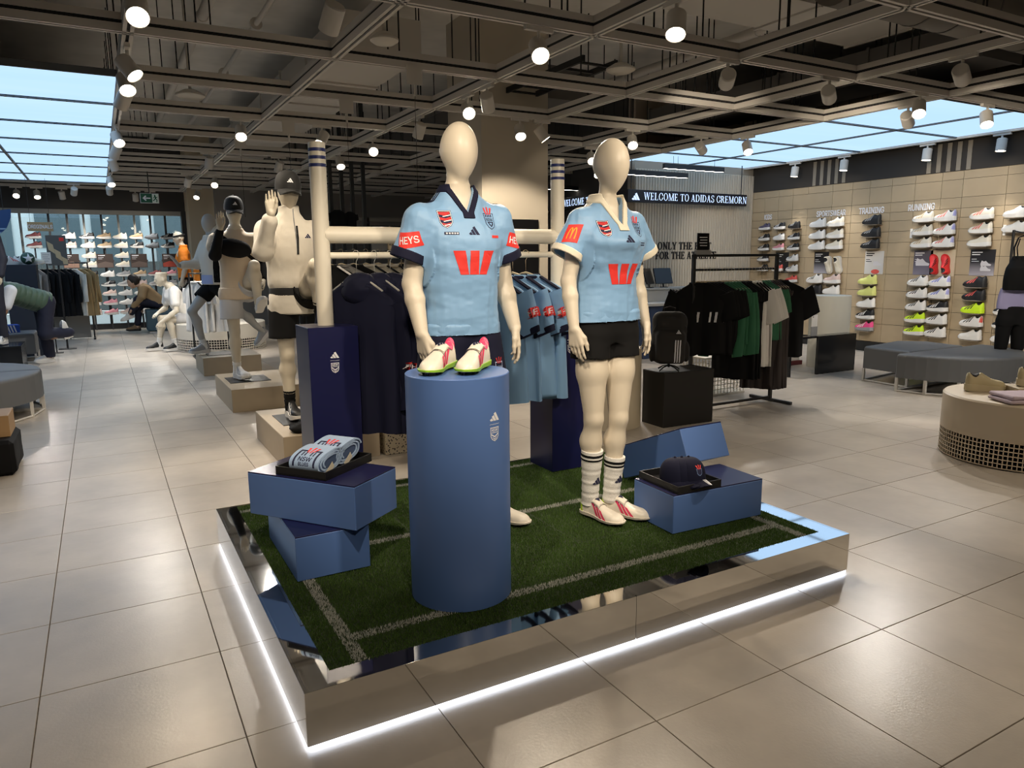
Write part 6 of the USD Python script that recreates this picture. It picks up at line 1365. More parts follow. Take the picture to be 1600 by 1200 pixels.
part(t, 'red_mark', sheet(sbox(.05, .40, .12, .46), (0, -.0062, 1.5), (1, 0, 0), (0, 0, 1), .0006), red)
t = thing('hanging_sign', 'tan sign reading ORIGINALS hanging before the shop window', 'sign', (-.92, 17.0, 2.22)); part(t, 'board', bx(-.21, -.012, -.085, .21, .012, .085, .002), M('sign_tan', (.40, .27, .13), .6)); part(t, 'lettering', sheet(centred(text_poly('ORIGINALS', .066, .80), (0, 0)), (0, -.0125, 0), (1, 0, 0), (0, 0, 1), .001), white_v)
for x in (-.16, .16): part(t, 'wire', cyl((x, 0, .08), (x, 0, CEIL - 2.22), .003, 5), _mats['black_metal'])
leaf = Polygon([(-.5, .18), (-.2, .30), (.22, .36), (.20, .20), (.12, .02), (-.05, -.14), (-.3, -.26), (-.5, -.30)])
t = thing('petal_sign', 'blue petal-shaped sign with white bars at the edge of the picture', 'sign', (-1.50, 16.0, 2.12)); part(t, 'plate', sheet(leaf, (0, 0, 0), (1, 0, 0), (0, 0, 1), .03), M('sign_blue', (.012, .05, .16), .4))
for z in (.0, -.07, -.14): part(t, 'bar', sheet(sbox(-.5, z, .18, z + .022).intersection(leaf), (0, -.031, 0), (1, 0, 0), (0, 0, 1), .001), M('sign_pale', (.30, .42, .55), .5))
for x in (-.3, .1): part(t, 'wire', cyl((x, 0, .2), (x, 0, CEIL - 2.12), .004, 5), _mats['black_metal'])
t = thing('exit_sign', 'green exit sign with a white arrow and a running figure', 'exit sign', (.893, 14.7, 2.64)); part(t, 'case', bx(-.15, -.02, -.085, .15, .02, .085, .003), M('exit_case', (.5, .5, .5), .5)); part(t, 'field', bx(-.142, -.0215, -.077, .04, -.019, .077), M('exit_green', (.004, .085, .04), .5)); part(t, 'pale_field', bx(.04, -.0215, -.077, .142, -.019, .077), M('exit_pale', (.60, .70, .62), .5))
part(t, 'arrow', sheet(Polygon([(-.115, 0), (-.065, .048), (-.048, .034), (-.072, .011), (.015, .011), (.015, -.011), (-.072, -.011), (-.048, -.034), (-.065, -.048)]), (0, -.0216, 0), (1, 0, 0), (0, 0, 1), .001), white_v)
fig_ = unary_union([Point(.086, .052).buffer(.012), LineString([(.088, .036), (.096, -.002)]).buffer(.011), LineString([(.096, -.002), (.076, -.022), (.058, -.040)]).buffer(.007), LineString([(.098, -.004), (.116, -.028), (.110, -.060)]).buffer(.007), LineString([(.090, .032), (.070, .022), (.062, .002)]).buffer(.005), LineString([(.090, .032), (.110, .016), (.122, .024)]).buffer(.005)])
part(t, 'running_figure', sheet(fig_, (0, -.0216, 0), (1, 0, 0), (0, 0, 1), .001), _mats['exit_green']); part(t, 'rod', cyl((0, 0, .085), (0, 0, GZ - 2.64), .008, 8), _mats['black_metal'], True)
# --- near the picture edge: a small tan block on a black cushion
solo('tan_block', bx(-.95, 6.35, .26, -.68, 6.70, .42, .004), M('wood_tan', (.36, .22, .10), .6), 'tan wooden block at the edge of the picture, lying on a black cushion', 'box')
solo('black_cushion', wrinkle(bx(-1.0, 6.20, .0, -.655, 6.75, .262, .03).subdivide().subdivide().subdivide(), .01, (9, 9, 9), 2), black_c, 'black cushion block at the edge of the picture under the tan block', 'cushion', 40)

# ================================================================ window shoes on poles
pole_m = M('pole', (.05, .05, .052), .4); ZR = [2.05, 1.85, 1.625, 1.42, 1.205, .985, .775, .565, .345]
pal = dict(white=(shoe_w, sole_w, None), cream=(cream_c, sole_w, None), grey=(shoe_g, sole_w, None), black=(shoe_k, sole_w, shoe_w), tan=(M('shoe_tan', (.42, .30, .17), .6), sole_w, None), pink=(M('shoe_pink', (.62, .26, .30), .5), sole_w, None), maroon=(M('shoe_maroon', (.20, .05, .05), .6), sole_w, None), blush=(M('shoe_blush', (.60, .45, .40), .6), sole_w, None), slate=(M('shoe_slate', (.14, .16, .18), .6), M('sole_dark', (.08, .08, .085), .6), None))
WCOL = [(-1.18, 'fourth', [0, 1], ['maroon', 'maroon']), (-.53, 'third', [0, 1, 4], ['white', 'blush', 'pink']), (-.17, 'second', [0, 1, 2, 3, 4, 5, 7, 8], ['black', 'cream', 'cream', 'cream', 'black', 'grey', 'white', 'blush']), (.16, 'first', [0, 1, 4, 5, 6, 7, 8], ['tan', 'tan', 'white', 'black', 'blush', 'pink', 'pink']), (.48, 'middle', list(range(9)), ['cream', 'cream', 'cream', 'cream', 'grey', 'grey', 'white', 'white', 'blush']), (.81, 'sixth', [0, 1, 4, 5, 6, 7, 8], ['tan', 'black', 'tan', 'blush', 'white', 'grey', 'white']), (1.13, 'seventh', [0, 1, 4, 5], ['slate', 'slate', 'maroon', 'grey']), (1.46, 'eighth', [0, 1, 4, 5], ['black', 'black', 'pink', 'grey'])]
proto = {}
for ci, (x, cn, rws, cs) in enumerate(WCOL):
    t = thing('shoe_pole', f'dark display pole of the shop window, {order[ci]} from the picture edge', 'display stand', (x, 19.12, 0))
    part(t, 'post', bx(-.014, -.012, 0, .014, .012, 2.06), pole_m)
    for r_, c in zip(rws, cs):
        part(t, 'perch', bx(-.08, -.05, ZR[r_] - .008, .08, .05, ZR[r_]), pole_m)
        T_ = mat4((x + .14, 19.06, ZR[r_]), math.pi + (.06 if (ci + r_) % 2 else -.06)); lab = f'{c} trainer on the {order[ci]} window pole from the picture edge, {order[r_]} row down'
        if c not in proto: proto[c] = sneaker('window_shoe', lab, T_, *pal[c][:2], pal[c][2])
        else: dup(proto[c], lab, m=T_, name='window_shoe')
for k, (x0, x1) in enumerate(((-.68, -.37), (-.03, .30), (.65, .99), (1.31, 1.62))):
    t = thing('window_card', f'brown shoe poster between the window poles, {order[k]} from the picture edge', 'poster', ((x0 + x1) / 2, 19.05, 1.56)); w_ = (x1 - x0) / 2
    part(t, 'panel', bx(-w_, -.008, -.155, w_, .008, .155), M('poster_brown', (.045, .028, .022), .5)); part(t, 'photo', sheet(Polygon([(-w_ + .01, -.145), (w_ - .01, -.145), (w_ - .01, -.05), (0, -.01), (-w_ + .01, -.06)]), (0, -.0082, 0), (1, 0, 0), (0, 0, 1), .0006), M(('poster_clay' if k in (0,) else 'poster_rust' if k == 3 else 'poster_umber'), ((.30, .18, .13), (.35, .05, .03), (.12, .085, .07))[0 if k == 0 else 1 if k == 3 else 2], .6))
    for j in range(3): part(t, 'print_line', sheet(sbox(-w_ + .03, 0, -w_ + .17 - .03 * j, .018 if j == 0 else .008), (0, -.0082, .11 - .035 * j), (1, 0, 0), (0, 0, 1), .0006), white_v)
    part(t, 'clip', bx(-w_ - .02, .0, -.02, w_ + .02, .03, .02), pole_m)
# ================================================================ right of the display
# --- service desk, lettered wall, ticker
SERIF = {}
def _serif():
    """a small set of bookish capitals with thick stems, hairlines and serifs, on a unit cap height"""
    B, H, S = .15, .055, .05
    def st(x, y0=0, y1=1, w=B): return sbox(x, y0, x + w, y1)
    def sf(x, y, w=B, o=.07): return sbox(x - o, y - (S if y > .5 else 0), x + w + o, y + (0 if y > .5 else S))
    def dia(x0, y0, x1, y1, w): return Polygon([(x0, y0), (x0 + w, y0), (x1 + w, y1), (x1, y1)])
    def ring(cx, cy, rx, ry, t, h=H): return affinity.scale(Point(0, 0).buffer(1, 24), rx, ry).difference(affinity.scale(Point(0, 0).buffer(1, 24), rx - t, ry - h)).buffer(0) if False else affinity.translate(affinity.scale(Point(0, 0).buffer(1, 24), rx, ry).difference(affinity.scale(Point(0, 0).buffer(1, 24), rx - t, ry - h)), cx, cy)
    bowl = lambda x, y0, y1, r: ring(x, (y0 + y1) / 2, r, (y1 - y0) / 2, B).intersection(sbox(x, y0 - .1, x + 2, y1 + .1))
    D = {}
    stem = lambda x: unary_union([st(x), sf(x, 0), sf(x, 1)])
    D['I'] = (stem(.08), .31); D['H'] = (unary_union([stem(.08), stem(.60), sbox(.1, .47, .7, .47 + H)]), .83)
    D['L'] = (unary_union([stem(.08), sbox(.1, 0, .58, H), sbox(.54, 0, .58, .24)]), .64)
    D['E'] = (unary_union([stem(.08), sbox(.1, 0, .58, H), sbox(.1, 1 - H, .55, 1), sbox(.1, .48, .42, .48 + H), sbox(.54, 0, .58, .23), sbox(.51, .79, .55, 1), sbox(.40, .38, .44, .63)]), .66)
    D['F'] = (unary_union([stem(.08), sbox(.1, 1 - H, .55, 1), sbox(.1, .48, .42, .48 + H), sbox(.51, .77, .55, 1), sbox(.40, .38, .44, .63)]), .60)
    D['T'] = (unary_union([st(.27), sf(.27, 0), sbox(.02, 1 - H, .67, 1), sbox(.02, .77, .06, 1), sbox(.63, .77, .67, 1)]), .69)
    D['W'] = (unary_union([dia(.26, 0, .04, 1, .13), dia(.28, 0, .48, 1, .05), dia(.68, 0, .46, 1, .13), dia(.70, 0, .92, 1, .05), sf(.04, 1, .13, .05), sf(.46, 1, .13, .05), sf(.92, 1, .05, .07)]), 1.03)
    D['M'] = (unary_union([sbox(.12, 0, .165, 1), stem(.76), dia(.42, 0, .12, 1, .14), dia(.46, 0, .78, 1, .05), sf(.12, 0, .045, .08), sf(.10, 1, .10, .05)]), 1.0)
    D['N'] = (unary_union([sbox(.12, 0, .165, 1), sbox(.64, 0, .685, 1), dia(.56, 0, .10, 1, .14), sf(.12, 0, .045, .08), sf(.64, 1, .045, .08), sf(.08, 1, .12, .04)]), .80)
    D['A'] = (unary_union([dia(.06, 0, .32, 1, .045), dia(.50, 0, .27, 1, .15), sbox(.17, .30, .56, .30 + H), sf(.06, 0, .045, .07), sf(.52, 0, .13, .07)]), .74)
    D['Y'] = (unary_union([st(.28, 0, .46), sf(.28, 0), dia(.28, .42, .04, 1, .14), dia(.38, .44, .60, 1, .05), sf(.04, 1, .14, .05), sf(.60, 1, .05, .07)]), .72)
    o = ring(.40, .5, .36, .52, .13); D['O'] = (o, .80)
    D['C'] = (unary_union([o.difference(Polygon([(.45, .5), (1.0, .78), (1.0, .22)])), sbox(.66, .70, .70, .98)]), .76)
    D['D'] = (unary_union([stem(.08), affinity.scale(ring(.34, .5, .38, .50, .13).intersection(sbox(.34, -1, 2, 2)), 1, 1), sbox(.1, 0, .36, H), sbox(.1, 1 - H, .36, 1)]), .80)
    D['B'] = (unary_union([stem(.08), bowl(.30, .48, 1, .27), bowl(.32, 0, .53, .31), sbox(.1, 0, .34, H), sbox(.1, .475, .34, .53), sbox(.1, 1 - H, .34, 1)]), .70)
    D['R'] = (unary_union([stem(.08), bowl(.32, .47, 1, .28), sbox(.1, .47, .34, .52), sbox(.1, 1 - H, .34, 1), dia(.56, 0, .34, .49, .14), sf(.58, 0, .12, .03)]), .76)
    D['S'] = (unary_union([ring(.31, .75, .25, .27, .10, .055).difference(sbox(.33, .40, .9, .74)), ring(.31, .26, .27, .28, .12, .055).difference(sbox(-.2, .29, .29, .7)), sbox(.48, .76, .52, .98), sbox(.06, .02, .10, .26)]), .62)
    SERIF.update(D)
_serif()
def serif(text, h, squeeze=1.0, gap=.05):
    x, out = 0.0, []
    for c in text:
        if c == ' ': x += .34; continue
        p, w = SERIF[c]; out.append(affinity.translate(p, x, 0)); x += w + gap
    return affinity.scale(unary_union(out), h * squeeze, h, origin=(0, 0)), x * h * squeeze
tk = thing('ticker_sign', 'black ticker screen with pale blue letters reading WELCOME TO ADIDAS over the service desk', 'screen')
tick_bg = M('ticker_black', (.004, .005, .012), .35); tick_e = emitter('ticker_glow', (.50, .66, 1.0), 1.5)
part(tk, 'front_case', bx(7.60, 9.64, 2.425, 10.30, 9.74, 2.625, .003), tick_bg)
pl, wt = serif('WELCOME TO ADIDAS CREMORNE', .118, 1.0); s_ = 2.46 / wt
pl = affinity.scale(pl, s_, 1, origin=(0, 0)).intersection(sbox(0, -.1, 2.36, .2))
part(tk, 'lettering', sheet(pl, (7.93, 9.638, 2.468), (1, 0, 0), (0, 0, 1), .002), tick_e)
part(tk, 'bar_mark', sheet(affinity.translate(stripe_mark(.17), -.085, 0), (7.76, 9.638, 2.458), (1, 0, 0), (0, 0, 1), .002), tick_e)
part(tk, 'side_case', bx(7.60, 9.74, 2.425, 7.70, 13.6, 2.625, .003), tick_bg)
pl2, w2 = serif('WELCOME TO ADIDAS', .118, 1.0); part(tk, 'lettering', sheet(pl2, (7.598, 9.74 + .35 + w2, 2.468), (0, -1, 0), (0, 0, 1), .002), tick_e)
for x, y in ((7.7, 9.69), (10.2, 9.69), (7.65, 13.4)): part(tk, 'hanger', cyl((x, y, 2.62), (x, y, CEIL), .008, 8), _mats['black_metal'])
wtx = M('letter_black', (.010, .009, .009), .5)
for txt, x0, x1, z in (('ONLY THE BEST', 8.46, 9.72, 1.665), ('FOR THE ATHLETE', 8.42, 9.86, 1.500)):
    t = thing('wall_lettering', f'raised black letters reading {txt} on the ribbed wall', 'lettering'); pl, w = serif(txt, .122); pl = affinity.scale(pl, (x1 - x0) / w, 1, origin=(0, 0)).buffer(.0028); gl = list(getattr(pl, 'geoms', [pl])); part(t, 'letters', sheet(pl, (x0, 9.897, z), (1, 0, 0), (0, 0, 1), .012), wtx)
desk_w = M('desk_grey', (.42, .41, .38), .5); desk_b = M('desk_blue', (.018, .035, .085), .5)
t = thing('service_desk', 'grey and dark blue service desk before the ribbed wall', 'counter')
part(t, 'base', bx(7.10, 8.55, 0, 9.0, 9.2, .80, .004), desk_b); part(t, 'worktop', bx(7.05, 8.50, .80, 9.05, 9.25, .84, .003), desk_w); part(t, 'back_shelf', bx(7.05, 8.95, .84, 9.05, 9.25, 1.02, .004), desk_w); part(t, 'slot', bx(7.9, 8.94, .86, 8.8, 8.96, .99), _mats['ticker_black']); part(t, 'top', bx(7.05, 8.93, 1.02, 9.05, 9.27, 1.05, .003), desk_w)
for k, (x, z, rz, lab) in enumerate(((7.62, 1.05, .5, 'black till screen on the service desk, nearest the female mannequin'), (7.9, 1.05, -.15, 'black till screen on the service desk, second along'))):
    t = thing('till_screen', lab, 'till', (x, 9.05, z), rz); part(t, 'screen', moved(bx(-.16, -.012, 0, .16, .012, .26, .004), (0, 0, .06), 0, -.35), _mats['screen_black']); part(t, 'stand', bx(-.05, -.04, 0, .05, .05, .012, .002), _mats['black_metal']); part(t, 'neck', cyl((0, .02, .01), (0, .05, .16), .014, 8), _mats['black_metal'])
lin_m = emitter('linear_glow', (1.0, .93, .82), 4.0)
for k, (x0, x1, y, z) in enumerate(((6.7, 8.0, 11.6, 2.78), (7.1, 8.5, 9.25, 2.80), (8.0, 9.3, 9.25, 2.93), (6.2, 7.4, 12.8, 2.80))):
    t = thing('pendant_lamp', f'black linear pendant lamp over the service area, {order[k]} from the middle', 'pendant lamp'); part(t, 'housing', bx(x0, y - .03, z, x1, y + .03, z + .075, .002), _mats['black_metal']); part(t, 'diffuser', bx(x0 + .01, y - .022, z - .006, x1 - .01, y + .022, z + .001), lin_m)
    for x in (x0 + .2, x1 - .2): part(t, 'wire', cyl((x, y, z + .07), (x, y, CEIL), .003, 5), _mats['black_metal'])

# --- shoe wall
shelf_m = M('shoe_ledge', (.22, .18, .13), .5)
neon = M('shoe_neon', (.58, .82, .02), .5); lemon = M('shoe_lemon', (.62, .64, .20), .5); coral = M('shoe_coral', (.68, .10, .08), .5); redm = M('shoe_bright_red', (.70, .03, .03), .5); lil = M('shoe_lilac', (.34, .34, .62), .5); bluem = M('shoe_blue', (.10, .14, .50), .5); hot = M('shoe_hot_pink', (.80, .08, .25), .5); ivory = M('shoe_ivory', (.68, .63, .52), .5)
WP = dict(plum=(M('shoe_plum', (.08, .07, .12), .5), sole_w, None, None), bw=(shoe_k, sole_w, shoe_w, None), wb=(shoe_w, sole_w, shoe_k, None), white=(shoe_w, sole_w, None, None), ivory=(ivory, sole_w, None, None), black=(shoe_k, shoe_k, shoe_g, None), pink=(pal['pink'][0], sole_w, None, None), wr=(ivory, sole_w, coral, None), wrl=(shoe_w, sole_w, coral, lil), wt=(ivory, sole_w, pal['tan'][0], None), wblu=(shoe_w, sole_w, bluem, lil), neon=(neon, sole_w, shoe_k, None), neonp=(neon, neon, shoe_k, None), lemon=(lemon, lemon, None, None), hot=(hot, shoe_g, shoe_w, None), kr=(shoe_k, shoe_k, coral, None), wkr=(shoe_w, sole_w, shoe_k, coral), blush=(pal['blush'][0], sole_w, None, None), kids=(coral, sole_w, None, None))
DESC = dict(plum='plum', bw='black and white', wb='white and black', white='white', ivory='cream', black='all-black', pink='pink', wr='cream and red', wrl='white, red and lilac', wt='cream and tan', wblu='white and blue', neon='neon yellow', neonp='neon yellow', lemon='lemon yellow', hot='hot pink', kr='black and red', wkr='white, black and red', blush='blush', kids='coral')
RZS = {0: 2.005, 1: 1.815, 2: 1.635, 3: 1.445, 4: 1.265, 5: 1.075, 6: .895, 7: .71, 8: .525, 9: .335}
SC = {'first kids': (9.53, [(0, 'plum'), (1, 'bw'), (2, 'bw'), (3, 'bw'), (4, 'bw')]), 'second kids': (9.19, [(0, 'bw'), (1, 'white'), (2, 'pink'), (4, 'kids')]), 'third kids': (8.87, [(0, 'black'), (1, 'bw'), (2, 'bw'), (3, 'wb'), (4, 'wb'), (5, 'kids')]),
      'first sportswear': (8.38, [(0, 'white'), (1, 'white'), (2, 'white'), (5, 'wb'), (6, 'black')]), 'second sportswear': (8.04, [(0, 'ivory'), (1, 'ivory'), (2, 'ivory'), (5, 'blush'), (6, 'white')]), 'training': (7.385, [(0, 'black'), (1, 'black'), (2, 'black'), (5, 'lemon'), (6, 'lemon'), (7, 'white'), (8, 'bw'), (9, 'hot')]),
      'first running': (6.56, [(0, 'wt'), (1, 'wt'), (2, 'wt'), (5, 'wb'), (6, 'wb'), (7, 'wb'), (8, 'neon'), (9, 'neon')]), 'second running': (6.235, [(0, 'wrl'), (1, 'wrl'), (2, 'wrl'), (5, 'wblu'), (6, 'wblu'), (7, 'bw'), (8, 'wb'), (9, 'wb')]), 'third running': (5.735, [(0, 'wr'), (1, 'wr'), (2, 'ivory'), (5, 'kr'), (6, 'kr'), (7, 'neonp'), (8, 'wkr'), (9, 'white')]), 'fourth running': (5.30, [(0, 'white'), (1, 'white'), (7, 'bw'), (8, 'bw'), (9, 'white')])}
wproto = {}
for cn, (yc, lst) in SC.items():
    for q, (r_, c) in enumerate(lst):
        small = 'kids' in cn; s = .82 if small else 1.06; z = RZS[r_]
        T_ = mat4((10.66, yc - .15 * s, z), math.pi / 2 + .10, 0, 0, s) if False else mat4((10.675, yc + .150 * s, z + .004), -math.pi / 2 - .02, 0, 0, s)
        T_ = mat4((10.675, yc + .150 * s, z + .004), -math.pi / 2 - .02, s=s) @ mat4((.29, 0, 0), math.pi)      # toes to the far end of the wall
        part(wr, 'ledge', bx(10.60, yc - .115 * s, z - .010, 10.752, yc + .115 * s, z, .001), shelf_m)
        lab = f'{DESC[c]} trainer, {order[q]} from the top of the {cn} column'
        k = (c, small)
        if k not in wproto: wproto[k] = sneaker('wall_shoe', lab, T_, WP[c][0], WP[c][1], WP[c][2], heel=WP[c][3])
        else: dup(wproto[k], lab, m=T_, name='wall_shoe')
for k, (yc, z, cn, lab) in enumerate(((8.17, 1.24, 'ivory', 'cream trainer standing toe up on the shoe wall beside the sportswear poster, farther one'), (7.99, 1.24, 'ivory', 'cream trainer standing toe up on the shoe wall beside the sportswear poster, nearer one'), (6.34, 1.25, 'red', 'red trainer shown sole to the wall beside the running poster, farther one'), (6.17, 1.25, 'red', 'red trainer shown sole to the wall beside the running poster, nearer one'))):
    up = ivory if cn == 'ivory' else redm
    Tm = np.eye(4); Tm[:3, 0] = (.0, .18, .984) if cn != 'ivory' else (0, -.12, -.993); Tm[:3, 2] = (-1, 0, 0); Tm[:3, 1] = np.cross(Tm[:3, 2], Tm[:3, 0]); Tm[:3, 3] = (10.745, yc, z if cn != 'ivory' else z + .28)
    sneaker('wall_shoe', lab, Tm, up, sole_w if cn == 'ivory' else redm, shoe_k if cn != 'ivory' else cream_c)
solo('shoe_backing', bx(10.742, 6.09, 1.22, 10.752, 6.45, 1.60, .001), M('backing_cream', (.58, .50, .36), .6), 'cream backing card behind the pair of red trainers on the shoe wall', 'board')
for k, (yc, w, txt, top, bot, ph) in enumerate(((8.335, .28, 'sportswear', (.012, .012, .014), (.42, .40, .44), 'dark'), (7.355, .32, 'training', (.60, .58, .55), (.56, .54, .52), 'light'), (6.56, .29, 'first running', (.10, .09, .115), (.22, .20, .25), 'dark'), (5.715, .33, 'third running', (.016, .016, .02), (.40, .37, .40), 'dark'), (9.16, .28, 'kids', (.012, .012, .014), (.05, .05, .05), 'dark'))):
    t = thing('wall_poster', f'{ph} shoe poster in the {txt} column of the shoe wall', 'poster'); x = 10.742
    n = f'poster_{txt.split()[0]}_{k}'
    _mats[n] = usdkit.material(stage, '/World/Looks/' + n, {'t': ('texture_coordinate', {}), 's': ('separate_xyz', {}), 'm': ('map_range', {'from_min': 1.25, 'from_max': 1.57, 'to_min': 0.0, 'to_max': 1.0, 'clamp': True}), 'r': ('rgb_ramp', {'ramp': [(0, bot), (.55, top), (1, top)]}), 'p': ('principled_bsdf', {'roughness': .45})}, [('t.object', 's.vector'), ('s.z', 'm.value'), ('m.result', 'r.fac'), ('r.color', 'p.base_color')], surface='p.BSDF')
    part(t, 'sheet', bx(x, yc - w / 2, 1.235, x + .010, yc + w / 2, 1.595, .001), _mats[n])
    tc = white_v if ph == 'dark' else shoe_k
    for j, l in enumerate((.14, .11, .0, .07, .10)):
        if l: part(t, 'print_line', sheet(sbox(.02, -.005, .02 + l, .009 if j < 2 else .003), (x - .0006, yc + w / 2, 1.555 - .030 * j), (0, -1, 0), (0, 0, 1), .0006), tc)
    sil = Polygon([(0, .0), (.13, 0), (.14, .02), (.10, .035), (.065, .07), (.04, .06), (.01, .075), (-.005, .03)])
    if 'kids' not in txt and txt != 'sportswear':
        for j in range(2 if txt == 'third running' else 1): part(t, 'shoe_photo', sheet(affinity.scale(sil, 1.0 if txt != 'first running' else 1.5, 1.0 if txt != 'first running' else 1.5, origin=(0, 0)), (x - .0008, yc + w / 2 - (.15 if txt != 'first running' else .04), 1.37 - .07 * j), (0, -1, 0), (0, 0, 1), .0006), M('poster_shoe', (.60, .58, .60), .6))
    if txt == 'training': part(t, 'red_wash', sheet(affinity.scale(Point(0, 0).buffer(1, 16), .07, .035), (x - .0007, yc - .03, 1.275), (0, -1, 0), (0, 0, 1), .0005), coral)
for txt, yc, z, h, cx, lab in (('KIDS', 9.53, 2.195, .085, .62, 'kids'), ('SPORTSWEAR', 8.21, 2.185, .090, .66, 'sportswear'), ('TRAINING', 7.47, 2.185, .092, .68, 'training'), ('RUNNING', 6.66, 2.185, .092, .68, 'running')):
    t = thing('wall_sign', f'white raised letters reading {txt} on the shoe wall', 'sign'); pl = text_poly(txt, h, cx); x1 = pl.bounds[2]; part(t, 'letters', sheet(pl, (10.7495, yc + x1 / 2, z), (0, -1, 0), (0, 0, 1), .008), white_v)
for y, lab in ((6.78, 'nearer the training column'), (5.47, 'nearer the picture edge')): solo('price_strip', bx(10.744, y - .018, 1.78, 10.751, y + .018, 1.92), white_c, f'small white strip on the shoe wall, {lab}', 'sign')

# --- black garment rack
rk = thing('garment_rack', 'black two-post garment rack crowded with black, green and white clothes', 'clothes rack'); bm_ = _mats['black_metal']
RX0, RX1, RYY = 4.99, 6.14, 5.30
for x in (RX0, RX1): part(rk, 'post', bx(x - .016, RYY - .016, .03, x + .016, RYY + .016, 1.545, .002), bm_); part(rk, 'foot', bx(x - .018, RYY - .28, 0, x + .018, RYY + .27, .03, .003), bm_)
part(rk, 'top_rail', bx(RX0 - .016, RYY - .012, 1.525, RX1 + .016, RYY + .012, 1.55, .002), bm_); part(rk, 'clothes_rail', cyl((RX0, RYY, 1.40), (RX1, RYY, 1.40), .012, 10), bm_, True); part(rk, 'base_rail', bx(RX0, RYY - .012, .03, RX1, RYY + .012, .055, .002), bm_)
green = M('cloth_green', (.022, .13, .06), .75, bump=.05, bscale=220); choc = M('cloth_chocolate', (.030, .022, .020), .8)
G = []
for k in range(6): G.append((5.055 + .042 * k, black_c, 'black', dict(w=.50, L=.70, sl=.26, sw=.11, thick=.05, folds=.015, angle=62, drop=.13), 'shirt'))
for k in range(5): G.append((5.34 + .042 * k, green, 'green', dict(w=.42, L=.62, sl=.62, sw=.080, thick=.045, folds=.02, angle=83, drop=.13), 'sweatshirt'))
for k in range(3): G.append((5.57 + .042 * k, black_c, 'black long', dict(w=.44, L=.98, sl=.10, sw=.08, thick=.06, folds=.02, angle=70, drop=.13), 'dress'))
for k in range(3): G.append((5.71 + .045 * k, white_c, 'white', dict(w=.44, L=.86, sl=.32, sw=.11, thick=.045, folds=.022, angle=64, drop=.13), 'shirt'))
for k in range(3): G.append((5.86 + .035 * k, green, 'green short', dict(w=.44, L=.60, sl=.24, sw=.095, thick=.04, folds=.015, angle=66, drop=.13), 'shirt'))
for k in range(4): G.append((5.965 + .038 * k, choc, 'chocolate', dict(w=.40, L=1.12, sl=.05, sw=.06, thick=.06, folds=.03, angle=70, drop=.13), 'dress'))
seen = {}
for k, (x, mt, cn, kw, ct) in enumerate(G):
    seen[cn] = seen.get(cn, 0) + 1; rz = -.95 if cn != 'black' else (-.25 if k == 0 else -.8)
    garment('rack_garment', f'{cn} {ct} on the black garment rack, {order[seen[cn] - 1]} of its colour from the backpack', mat4((x, RYY, 1.406), rz), mt, seed=100 + k, category='garment', stripes=(black_c if cn == 'white' else None), tag=((.10, -.02, .12, .16)[k] if cn == 'black' and k < 4 else None), **kw)
kw = dict(w=.56, L=.80, sl=.30, sw=.13, thick=.06, folds=.018, angle=60, drop=.13)
t = garment('rack_garment', 'black oversized shirt hanging at the aisle end of the black garment rack', mat4((6.20, RYY, 1.406), -.55), black_c, seed=140, category='garment', **kw)
for k in range(2):
    body, slv, _ = hung(seed=100, **G[0][3])
t = thing('rack_sign', 'black sign card with white lines on top of the garment rack', 'sign', (5.10, RYY, 1.55)); part(t, 'card', bx(-.075, -.004, .035, .075, .004, .20), _mats['screen_black']); part(t, 'holder', bx(-.095, -.018, -.005, .095, .018, .04, .002), shoe_g)
for j in range(4): part(t, 'print_line', sheet(sbox(-.05 + .008 * (j % 2), -.004, .05, .005), (0, -.0044, .16 - .026 * j), (1, 0, 0), (0, 0, 1), .0006), white_v)

# --- black cube with backpack, cream cylinder, mesh crate
cube_m = M('cube_black', (.010, .009, .008), .55)
t = thing('black_plinth', 'black box plinth carrying the backpack', 'plinth', (4.61, 5.05, 0), -.04); part(t, 'body', bx(-.29, -.158, 0, .29, .158, .498, .003), cube_m); part(t, 'lid', bx(-.289, -.157, .4975, .289, .157, .502, .001), cube_m)
pack = M('pack_black', (.018, .016, .014), .8, bump=.1, bscale=200)
t = thing('backpack', 'black backpack with three white bars standing on the black box plinth', 'backpack', (4.47, 5.03, .502), -.60)
st_ = thing('display_stand', 'black four-footed stand under the backpack', 'display stand', (4.47, 5.03, .502), -.60)
for a in (.6, 2.3, 3.9, 5.4): part(st_, 'foot', tube([(0, 0, .050), (.07 * math.cos(a), .07 * math.sin(a), .035), (.125 * math.cos(a), .125 * math.sin(a), .006)], .006, 6), bm_, True)
part(st_, 'stem', cyl((0, 0, .03), (0, 0, .075), .012, 8), bm_)
F = Field((-.22, -.20, .04), (.22, .16, .56), .006)
def rbox(c, hs, rd): 
    c, hs = np.asarray(c, float), np.asarray(hs, float) - rd
    def f(x, y, z):
        q = [np.abs(v - ci) - hi for v, ci, hi in zip((x, y, z), c, hs)]; o = [np.maximum(i, 0) for i in q]
        return np.sqrt(o[0] ** 2 + o[1] ** 2 + o[2] ** 2) + np.minimum(np.maximum(np.maximum(q[0], q[1]), q[2]), 0) - rd
    return f
F.put(rbox((0, .01, .30), (.155, .085, .235), .075), (-.16, -.09, .05), (.16, .11, .56), 0); F.put(rbox((0, -.075, .22), (.130, .050, .15), .045), (-.14, -.14, .06), (.14, 0, .38), .02); F.ell((-.155, 0, .17), (.03, .06, .09), .02); F.ell((.155, 0, .17), (.03, .06, .09), .02)
pm = wrinkle(F.mesh(), .008, (9, 9, 7), 3); bp = part(t, 'body', pm, pack, True)
for k in range(3): part(bp, 'bar', drape(sbox(-.006 + .021 * k, -.155, .006 + .021 * k, .05), pm, (.040, -.12, .24), (1, 0, 0), (.03, 0, 1), .012, .002, .1), white_v)
